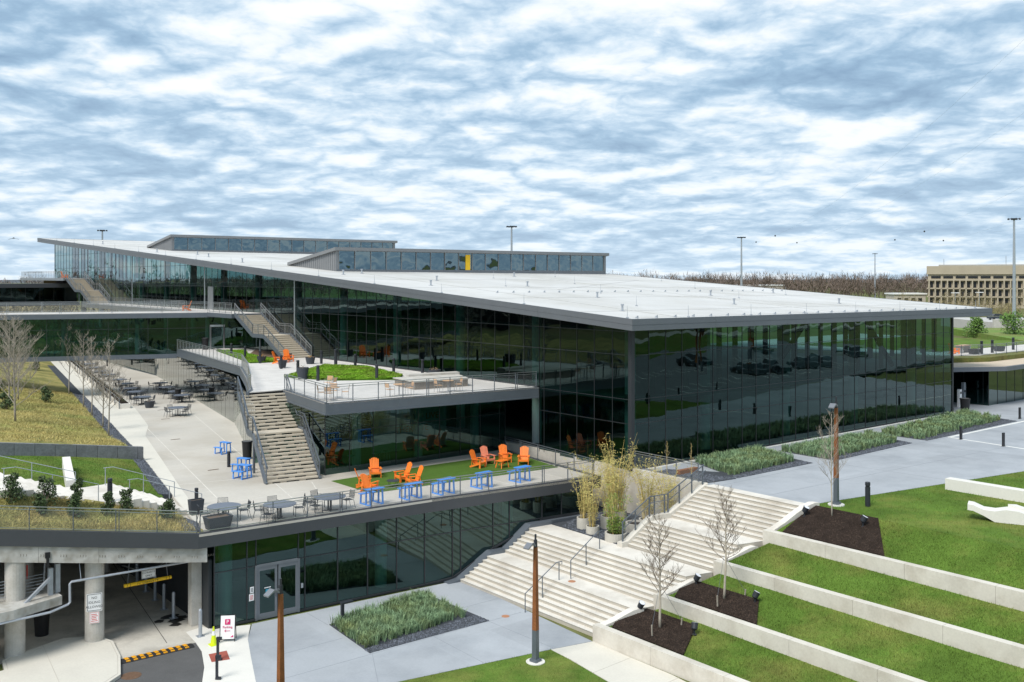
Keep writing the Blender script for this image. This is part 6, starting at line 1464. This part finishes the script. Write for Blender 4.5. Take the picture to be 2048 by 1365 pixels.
for a, b in ((-15.95, -20.5), (-20.5, -25), (-25, -30)): m = MB(); m.box(8.75, 9.35, b+.005, a-.005, ZU-.2, ZU+.6); part('wall_panel', m, C_BLOCK, w5)
# street bits by the garage
sb = thing('speed_bump', 'black and yellow rubber speed bump across the garage drive', 'speed bump', (-29.1, 1.25, -.01), rot=R(-2)); n = 10
for k in range(n):
    x0 = -1.62+k*.324; m = MB(); m.prism([(x0+.004, -.3), (x0+.32, -.3), (x0+.32, .3), (x0+.004, .3)], 0, .012); i = len(m.v)
    m.v += [(x0+.004, -.28, .012), (x0+.32, -.28, .012), (x0+.32, -.1, .065), (x0+.004, -.1, .065), (x0+.32, .1, .065), (x0+.004, .1, .065), (x0+.32, .28, .012), (x0+.004, .28, .012)]; m.f += [(i, i+1, i+2, i+3), (i+3, i+2, i+4, i+5), (i+5, i+4, i+6, i+7), (i, i+3, i+5, i+7), (i+1, i+6, i+4, i+2)]
    sgm_ = lpart('segment', m, RUBBER, sb)
    if 0 < k < n: 
        m = MB()
        for q in range(3): m.box(x0-.085, x0+.085, -.25+q*.175, -.25+q*.175+.155, .02 if q != 1 else .05, .055 if q != 1 else .073)
        lpart('yellow_marker', m, YELLOW2, sgm_)
cn = thing('traffic_cone', 'lime yellow traffic cone beside the Parking sign', 'cone', (-26.72, .62, .006)); m = MB(); m.box(-.19, .19, -.19, .19, 0, .035); lpart('base', m, LIME, cn); m = MB(); m.lathe(0, 0, [(.15, .035), (.085, .45)], 18); lpart('cone', m, LIME, cn); m = MB(); m.lathe(0, 0, [(.085, .45), (.058, .64)], 18); lpart('white_band', m, SIGNW, cn); m = MB(); m.lathe(0, 0, [(.058, .64), (.035, .82), (.02, .84)], 18); lpart('cone_tip', m, LIME, cn)
ps = thing('parking_sign', 'white A-frame board reading Parking with a magenta P and arrow', 'sign', (-25.98, .75, .006), rot=R(-33))
m = MB(); m.bar((0, -.18, .12), (0, .02, 1.15), .64, .02, up=(0, 1, 0)); bd = lpart('board', m, SIGNW, ps)
m = MB(); m.bar((-.335, -.21, 0), (-.335, .02, 1.17), .03, .03); m.bar((.335, -.21, 0), (.335, .02, 1.17), .03, .03); m.bar((-.33, .02, 1.16), (.33, .02, 1.16), .03, .03); m.bar((-.335, .25, 0), (-.335, .03, 1.15), .03, .03); m.bar((.335, .25, 0), (.335, .03, 1.15), .03, .03); m.bar((-.33, -.19, .1), (.33, -.19, .1), .02, .02); lpart('frame', m, BLACK, ps)
TL = math.atan2(.20, 1.03); rx = R(90)-TL
def on(x, z): return (x, -.195+(z-.12)*math.tan(TL)-.002-.012, z)
m = MB(); m.box(-.12, .12, -.003, .003, -.12, .12); o = put('logo_block', m.mesh('logo_block'), MAGENTA, bd, on(0, .87), (-TL, 0, 0)); text('lettering', 'P', .22, SIGNW, o, (0, -.006, 0), (R(90), 0, 0), .002)
text('lettering', 'Parking', .15, MAGENTA, bd, on(0, .64), (rx, 0, 0), .003)
m = MB(); m.bar((-.12, 0, 0), (.13, 0, 0), .006, .018); m.bar((-.13, 0, 0), (-.06, 0, .06), .006, .018); m.bar((-.13, 0, 0), (-.06, 0, -.06), .006, .018); put('arrow', m.mesh('arrow'), MAGENTA, bd, on(0, .48), (-TL, 0, 0))
m = MB(); m.poly([(0, 0, 0), (.14, 0, 0), (.14, 0, .1)]); put('corner_mark', m.mesh('corner_mark'), MAGENTA, bd, on(.13, .2), (-TL, 0, 0))
m = MB(); m.prism([(-27.35, -.35), (-26.55, -.45), (-26.85, -1.5), (-27.6, -1.3)], .0, .014); struct('tactile_paving', m, REDPAV)
for k, (s, t) in enumerate([(-27.3, -1.25), (-28.15, -3.2)]):
    o = thing('call_post', ['dark C shaped post standing on the red tactile paving', 'dark C shaped post at the bottom edge of the white footpath'][k], 'post', (s, t, .006), rot=R(-45)); m = MB(); m.bar((0, 0, 0), (0, 0, .98), .085, .1); lpart('post', m, POST_D, o)
    m = MB(); m.box(-.05, .17, -.06, .06, .9, 1.02); lpart('arm', m, POST_D, o); m = MB(); m.box(-.05, .17, -.06, .06, 0, .1); lpart('foot', m, POST_D, o)
o = thing('post_light', 'dark square path light at the corner of the lower grass bed', 'lamp', (-20.85, -.85, 0), rot=R(0)); m = MB(); m.box(-.07, .07, -.07, .07, 0, 1.02); lpart('post', m, POST_D, o); m = MB(); m.box(-.07, .55, -.12, .12, 1.02, 1.1); lpart('lamp_head', m, POST_D, o)
def cover(label, at, r, m_=MANH):
    o = thing('manhole_cover', label, 'manhole', at); m = MB(); m.lathe(0, 0, [(r, -.02), (r, .008), (r*.93, .012)], 22); lpart('lid', m, m_, o); m = MB(); m.lathe(0, 0, [(r*.5, .0121), (r*.5, .016)], 18); lpart('boss', m, m_, o)
cover('large rusty manhole cover in the asphalt drive', (-30.8, -.5, -.012), .42); cover('small copper floor cover in the grey plaza near the stairs', (-13.97, -4.96, 0), .2, COPPER); cover('small copper floor cover on the first stair landing', (-10.2, -5.75, 1.183), .2, COPPER)
for k, (s, t) in enumerate([(43.6, .2), (45.2, 0.6)]):
    o = thing('entrance_post', 'pale card reader post at the entrance pavilion, %s' % ('left' if k == 0 else 'right'), 'post', (s, t, ZU)); m = MB(); m.box(-.2, .2, -.12, .12, 0, 2.1 if k else 1.6); lpart('post', m, GALV if k else SIGNW, o); m = MB(); m.box(-.12, .12, -.14, -.12, 1.2, 1.4); lpart('reader', m, BLACK, o)

# ================================================================== PLANTS
def bare_tree(h, seed, spread=1.0, first=.28, nb=16, up=.55, tr=.07, sub=5, twig=4, lean=0.):
    r = random.Random(seed); tr_ = MB(); br_ = MB(); pts = []; x = y = 0.; n = 9
    for k in range(n+1):
        f = k/n; pts.append(Vector((x+lean*f, y, h*f))); x += r.uniform(-.02, .02)*h*.25; y += r.uniform(-.02, .02)*h*.25
    tr_.tube(pts, [tr*(1-.88*(k/n))+.006 for k in range(n+1)], 7)
    def branch(p, d, L_, rad, depth):
        q = [p]; dd = d.copy(); m_ = 4
        for k in range(m_):
            dd = (dd+Vector((r.uniform(-.16, .16), r.uniform(-.16, .16), r.uniform(-.02, .20)))).normalized(); q.append(q[-1]+dd*L_/m_)
        br_.tube(q, [rad*(1-.85*k/m_)+.0018 for k in range(m_+1)], 4 if depth else 5, cap=False)
        if depth < 2:
            for j in range(sub if depth == 0 else twig):
                f = r.uniform(.25, .98); i = min(m_-1, int(f*m_)); pp = q[i].lerp(q[i+1], f*m_-i); a = r.uniform(0, 6.283)
                nd = (dd*.8+Vector((math.cos(a), math.sin(a), r.uniform(.1, .6)))*.75).normalized(); branch(pp, nd, L_*r.uniform(.28, .5), rad*.45, depth+1)
    for k in range(nb):
        f = lerp(first, .97, k/(nb-1)); i = min(n-1, int(f*n)); p = pts[i].lerp(pts[i+1], f*n-i); a = k*2.4+r.uniform(-.5, .5); L_ = h*.36*spread*(1-f*.72)*r.uniform(.75, 1.2)
        branch(p, Vector((math.cos(a), math.sin(a), up*r.uniform(.7, 1.6))).normalized(), L_, tr*.36*(1.1-f*.6), 0)
    return tr_, br_
def tree(name, label, at, h, seed, tm, bm, group=None, stakes=False, **kw):
    o = thing(name, label, 'tree', at, group=group); a, b = bare_tree(h, seed, **kw); lpart('trunk', a, tm, o, smooth=True); lpart('branches', b, bm, o)
    if stakes:
        for k, (x, y) in enumerate(((.75, -.6), (-.9, -.35))):
            m = MB(); m.bar((x, y, 0), (x*1.05, y*1.05, .5), .05, .05); st = lpart('stake', m, BARK_G, o); m = MB(); m.tube([(x, y, .45), (0, 0, h*.42)], .008, 4); lpart('guy_wire', m, STEEL, st)
tree('young_tree', 'young bare tree with stakes in the lowest mulch bed', (-11.25, -12.75, LAWNS[0][1](-11.25, -12.75)), 4.9, 11, BARK_L, BARK_T, 'young bare trees by the stairs', True, spread=1.25, nb=26, up=.75, tr=.06, first=.3, sub=7, twig=4)
tree('young_tree', 'young bare tree with stakes in the second mulch bed', (-8.25, -14.0, LAWNS[1][1](-8.25, -14)), 4.9, 15, BARK_L, BARK_T, 'young bare trees by the stairs', True, spread=1.15, nb=24, up=.7, tr=.055, first=.34, sub=7, twig=4)
tree('young_tree', 'young bare tree in front of the rusty post at the top mulch bed', (-.95, -15.0, LAWNS[3][1](-.95, -15.0)), 5.2, 19, BARK_L, BARK_G, 'young bare trees by the stairs', False, spread=.95, nb=26, up=.9, tr=.035, first=.3, sub=7, twig=4)
LT = [(-26.9, 37.7, 7.6, 1.35, 'tall pale bare tree at the left edge, nearest of its pair'), (-25.1, 47.9, 7.2, 1.3, 'tall pale bare tree at the left edge, behind its pair'), (-23.3, 53.0, 6.2, 1.0, 'slim pale bare tree at the left, behind the tall pair'), (-16.7, 61.7, 6.6, 1.3, 'pale bare tree in front of the bridge, farthest along the gravel'), (-18.3, 51.0, 6.6, 1.15, 'pale bare tree second farthest along the gravel'), (-19.1, 45.6, 6.6, 1.0, 'pale bare tree in the middle of the gravel row'), (-20.5, 37.9, 4.9, 1.2, 'small pale bare tree second nearest in the gravel row'), (-21.7, 32.5, 6.9, 1.15, 'pale bare tree nearest in the gravel row')]
for k, (s, t, h, spd, lab) in enumerate(LT): tree('bare_tree', lab, (s, t, hill(s, t)-.05), h, 31+k, BARK_G, BARK_G, 'bare trees along the walkway', False, spread=spd*.9, nb=36 if k < 2 else 22, up=.75, tr=.085 if h > 7 else .06, first=.16 if k < 2 else .3, sub=9, twig=4)
def shrub(name, label, at, rad, h, m_, seed, n=700, sz=.07, group=None, cat='shrub', lobes=7):
    o = thing(name, label, cat, at, group=group); r = random.Random(seed); m = MB(); st = MB()
    for k in range(lobes):
        a = r.uniform(0, 6.283); d = rad*r.uniform(.1, .5); c = (math.cos(a)*d, math.sin(a)*d, h*lerp(.2, .95, k/(lobes-1))); leafball(m, c, rad*lerp(.75, .32, k/(lobes-1))*r.uniform(.85, 1.15), n//lobes, sz, r, .9); st.tube([(0, 0, -.05), (c[0]*.4, c[1]*.4, c[2]*.5), c], [.03, .02, .008], 4, cap=False)
    lpart('stems', st, BARK_T, o); lpart('leaves', m, m_, o)
SH = [(-27.2, 5.2, .5, .95, 'right of the row'), (-28.9, 5.9, .5, 1.1, 'second from the right'), (-30.0, 5.3, .45, 1.1, 'third from the right'), (-31.2, 6.0, .45, 1.3, 'with two tops in the middle'), (-31.5, 5.1, .42, 1.0, 'low one in the middle'), (-32.6, 5.9, .6, 1.35, 'tall one left of the middle'), (-34.0, 6.1, .6, 1.2, 'at the left edge'), (-33.0, 5.3, .4, .9, 'small one near the left edge')]
for k, (s, t, rd, h, lab) in enumerate(SH): shrub('evergreen_shrub', 'dark evergreen shrub behind the garage railing, '+lab, (s, t, strip_z(s, t)), rd, h, EVERG, 50+k, 900, .06, 'evergreen shrubs behind the railing')
for k, (u) in enumerate([(-21.1, 52.6, 'beside the slim bare tree'), (-26.0, 44.9, 'between the tall bare trees'), (-24.5, 55.0, 'at the left edge of the slope'), (-13.5, 88, 'far up the slope near the bridge')]): shrub('evergreen_shrub', 'small dark evergreen shrub on the straw slope, '+u[2], (u[0], u[1], hill(u[0], u[1])), .7, 1.3, EVERG, 70+k, 800, .08, 'evergreen shrubs on the slope')
# bamboo in concrete rings
RG = [(-5.55, -1.75, .40, .62, 3.4, 60, 'leftmost', 1), (-5.95, -2.9, .38, .42, 3.7, 60, 'small one in front, second from the left', 1), (-4.4, -2.6, .45, .7, 2.8, 70, 'middle yellowish one', 1), (-5.95, -4.75, .62, .42, 2.2, 210, 'widest one at the front', 2), (-3.2, -2.1, .6, .75, 4.0, 80, 'tall one at the back wall', 0), (-3.75, -4.2, .62, .5, 1.0, 0, 'empty one behind the railing', -1), (-2.6, -4.0, .5, .5, 3.6, 70, 'rear one near the steps', 0), (-1.9, -.4, .5, .55, 3.4, 70, 'rear left one by the wall', 0), (-2.2, -5.3, .45, .5, 3.3, 60, 'rearmost right one', 0)]
for k, (s, t, rr, h, bh, dens, lab, kind_) in enumerate(RG):
    o = thing('ring_planter', 'round concrete ring planter, %s in the gravel court' % lab, 'planter', (s, t, 2.40), group='concrete ring planters'); m = MB(); m.lathe(0, 0, [(rr, -.05), (rr, h), (rr*.84, h), (rr*.84, h-.12), (.01, h-.12)], 26); lpart('ring', m, RINGC, o); m = MB(); m.cyl(0, 0, h-.13, h-.1, rr*.83, 20); lpart('soil', m, MULCH, o)
    if kind_ < 0: continue
    b = thing('bamboo', 'bamboo clump growing in the ring planter, %s' % lab, 'bamboo', (s, t, 2.40+h-.1), group='bamboo clumps'); r = random.Random(200+k); cs = MB(); lv = MB()
    ncane = 17 if s < -4 else 26
    for j in range(ncane):
        a = r.uniform(0, 6.283); d = rr*.6*r.random(); H_ = bh*r.uniform(.55, 1.15); ln = r.uniform(.06, .30)*H_; p0 = Vector((math.cos(a)*d, math.sin(a)*d, 0)); p1 = p0+Vector((math.cos(a)*ln*.4, math.sin(a)*ln*.4, H_*.55)); p2 = p0+Vector((math.cos(a)*ln*1.25, math.sin(a)*ln*1.25, H_))
        cs.tube([p0, p1, p2], [.016, .012, .004], 5, cap=False)
        for q in range(10 if s < -4 else 16):
            f = r.uniform(.12, 1); p = p0.lerp(p1, f*2) if f < .5 else p1.lerp(p2, f*2-1); e = p+Vector((r.uniform(-1, 1), r.uniform(-1, 1), r.uniform(.3, 1)))*.16*(1 if kind_ else 1.25); cs.tube([p, e], [.005, .002], 3, cap=False)
            for w in range(4 if kind_ else 3):
                c = e+Vector((r.gauss(0, .09), r.gauss(0, .09), r.gauss(0, .08))); dd = Vector((r.gauss(0, 1), r.gauss(0, 1), r.gauss(-.3, .5))).normalized(); sd = dd.orthogonal().normalized(); kx = r.uniform(.06, .11); i = len(lv.v); lv.v += [tuple(c-dd*kx), tuple(c+sd*.016), tuple(c+dd*kx), tuple(c-sd*.016)]; lv.f.append((i, i+1, i+2, i+3))
    if kind_ == 2:
        leafball(lv, (0, 0, .5), .55, 1100, .05, r, .9)
    lpart('canes', cs, BAMB_S, b); lpart('leaves', lv, BAMB_L if kind_ != 2 else mat('bamboo_leaf_green', (.13, .20, .03), .75, var=.3, vs=1.2, island=.4), b)
for k, (s, t, h) in enumerate([(-.5, 3.2, 1.1), (-.55, 5.0, 1.3), (-.5, 1.2, .9), (.0, -3.2, 1.5), (.1, -5.0, 1.6)]):
    o = thing('dry_reed', 'dry reed tuft %s' % ['behind the retaining wall, middle of three', 'behind the retaining wall, leftmost', 'behind the retaining wall, rightmost', 'behind the stair head railing, left', 'behind the stair head railing, right'][k], 'reed', (s, t, ZU), group='dry reeds'); a, b = bare_tree(h+.4, 300+k, spread=.7, nb=12, up=1.6, tr=.012, first=.1, sub=4, twig=3); lpart('stem', a, BAMB_S, o); lpart('sprays', b, mat('dry_reed', (.42, .33, .18), .9, var=.2), o)
# shrubs and woods in the distance
for k in range(40):
    r = random.Random(400+k); y = r.uniform(280, 350); x = y*r.uniform(.40, .54); s, t = toST(x, y)
    o = thing('budding_thicket_tree', 'pale budding tree in the thicket in front of the far office block', 'tree', (s, t, 4.5), group='budding thicket trees'); hh_ = r.choice((3.2, 4.2, 5, 6.2, 7.5)); a, b = bare_tree(hh_, 500+k, spread=1.5, nb=14, up=.9, tr=.12, first=.1, sub=3, twig=2)
    lf = MB(); leafball(lf, (0, 0, hh_*.55), hh_*.5, 260, .16, r, .95); lpart('trunk', a, BARK_T, o); lpart('branches', b, TWIG_Y, o); lpart('buds', lf, TWIG_Y, o, kind='stuff')
for k, (x, y, rd, h) in enumerate([(101, 196, 3.6, 4.6), (95, 200, 2.6, 3.6), (108, 200, 2.4, 2.6), (79, 196, 2.6, 5.6)]): shrub('roadside_shrub', ['large green shrub on the verge below the highway', 'green shrub left of the large one below the highway', 'brown green shrub at the foot of the tallest mast', 'pale budding shrub beside the glass hall corner'][k], (*toST(x, y), 4.9), rd, h, LEAFG if k < 2 else TWIG_Y, 600+k, 1500, .22, 'shrubs by the highway', lobes=10)
def woods(name, label, spots, hh, m_, seed, n=60, wdt=.1):
    """a belt of bare trees: trunk plus a soft crown of fine upright twigs"""
    r = random.Random(seed); m = MB()
    for x, y in spots:
        s, t = toST(x, y); h = hh*r.choice((.6, .72, .8, .9, 1.0, 1.1))*r.uniform(.92, 1.08); z0 = 4.2; rx = h*r.uniform(.24, .4); rz = h*r.uniform(.36, .44); cz = z0+h-rz
        for k in range(n):
            a = r.uniform(0, 6.283); u = r.uniform(-1, 1); q = r.random()**.4; w = math.sqrt(1-u*u)*q
            c = Vector((s+math.cos(a)*w*rx, t+math.sin(a)*w*rx, cz+u*q*rz)); d = Vector((math.cos(a)*w*.8+r.uniform(-.4, .4), math.sin(a)*w*.8+r.uniform(-.4, .4), r.uniform(.3, 1))).normalized(); L_ = h*r.uniform(.05, .12)
            e = Vector((-d.y, d.x, r.uniform(-.4, .4))).normalized()*wdt*r.uniform(.5, 1.6); i = len(m.v)
            m.v += [tuple(c-d*L_-e), tuple(c-d*L_+e), tuple(c+d*L_)]; m.f.append((i, i+1, i+2))
        i = len(m.v); m.v += [(s-.28, t, z0-.5), (s+.28, t, z0-.5), (s+.06, t, cz+rz*.4), (s-.06, t, cz+rz*.4)]; m.f.append((i, i+1, i+2, i+3))
    struct(name, m, m_, kind='stuff', label=label, cat='woods')
r = random.Random(77)
woods('bare_woods', 'brown bare woods along the horizon behind the right end of the roof', [(r.uniform(60, 520), r.uniform(470, 900)) for _ in range(1500)], 15.0, TWIG, 1, 74, .13)
woods('bare_woods', 'brown bare woods on the horizon behind the middle of the roof', [(r.uniform(-420, 80), r.uniform(560, 1100)) for _ in range(800)], 14, TWIG, 2, 50, .2)
woods('green_brown_woods', 'low green and brown woods at the left edge below the horizon', [(r.uniform(-260, -78), r.uniform(165, 330)) for _ in range(520)], 9.5, TWIG_Y, 3, 60, .2)
woods('bare_woods', 'woods left of the picture, mirrored in the long facade', [(r.uniform(-230, -110), r.uniform(-60, 200)) for _ in range(420)], 15, TWIG, 4, 50, .25)
woods('bare_woods', 'woods behind the camera, mirrored in the glass', [(r.uniform(-60, 260), r.uniform(-190, -90)) for _ in range(300)], 12, TWIG, 5, 46, .22)
for k, (x, y) in enumerate([(150, 330), (163, 340), (176, 332), (196, 345), (222, 350), (240, 345)]):
    o = thing('car_park_lamp', 'small white twin lamp in the far car park, %s from the left' % ORD[k], 'lamp post', (*toST(x, y), 4.5), rot=-TH, group='far car park lamps'); m = MB(); m.tube([(0, 0, 0), (0, 0, 7)], .1, 6); lpart('pole', m, GALV, o); m = MB(); m.box(-1.3, 1.3, -.3, .3, 7, 7.25); lpart('lamp_heads', m, SIGNW, o)
for k, (x, y, w, d, h) in enumerate([(178, 436, 14, 10, 6), (58, 520, 30, 16, 10), (90, 560, 34, 14, 9), (150, 610, 40, 14, 9)]):
    o = thing('distant_shed', ['white roofed shed between the far woods and the office block', 'pale distant building behind the roof ridge, left', 'pale distant building behind the roof ridge, middle', 'pale distant building behind the roof ridge, right'][k], 'building', (*toST(x, y), 4.4), rot=-TH); m = MB(); m.box(-w/2, w/2, 0, d, 0, h*.8); lpart('wall', m, mat('pale_shed', (.5, .46, .4), .9), o); m = MB(); m.prism([(-w/2-.5, -.5), (w/2+.5, -.5), (w/2+.5, d+.5), (-w/2-.5, d+.5)], h*.8, lambda x, y: h*.8+.6); rf = lpart('roof', m, SIGNW, o)
    for q in range(4): m = MB(); m.box(-w*.4+q*w*.22, -w*.4+q*w*.22+w*.12, -.05, .1, h*.3, h*.55); lpart('window', m, OFFWIN, o)

blk = thing('reflected_dark_block', 'dark brick block added out of frame for its reflection in the long facade', 'building', (-95, 100, 4)); m = MB(); m.box(0, 18, 0, 170, 0, 22); lpart('wall', m, mat('dark_brick', (.05, .045, .042), .9, var=.15, vs=.5), blk)  # unseen building, added to darken the reflection in the long facade
m = MB(); m.box(-.4, 18.4, -.4, 170.4, 22, 22.6); lpart('parapet', m, FASCIA_D, blk)
for f in range(4):
    m = MB(); m.box(17.9, 18.05, 3, 167, 3+f*4.6, 5+f*4.6); lpart('window_band', m, OFFWIN, blk)
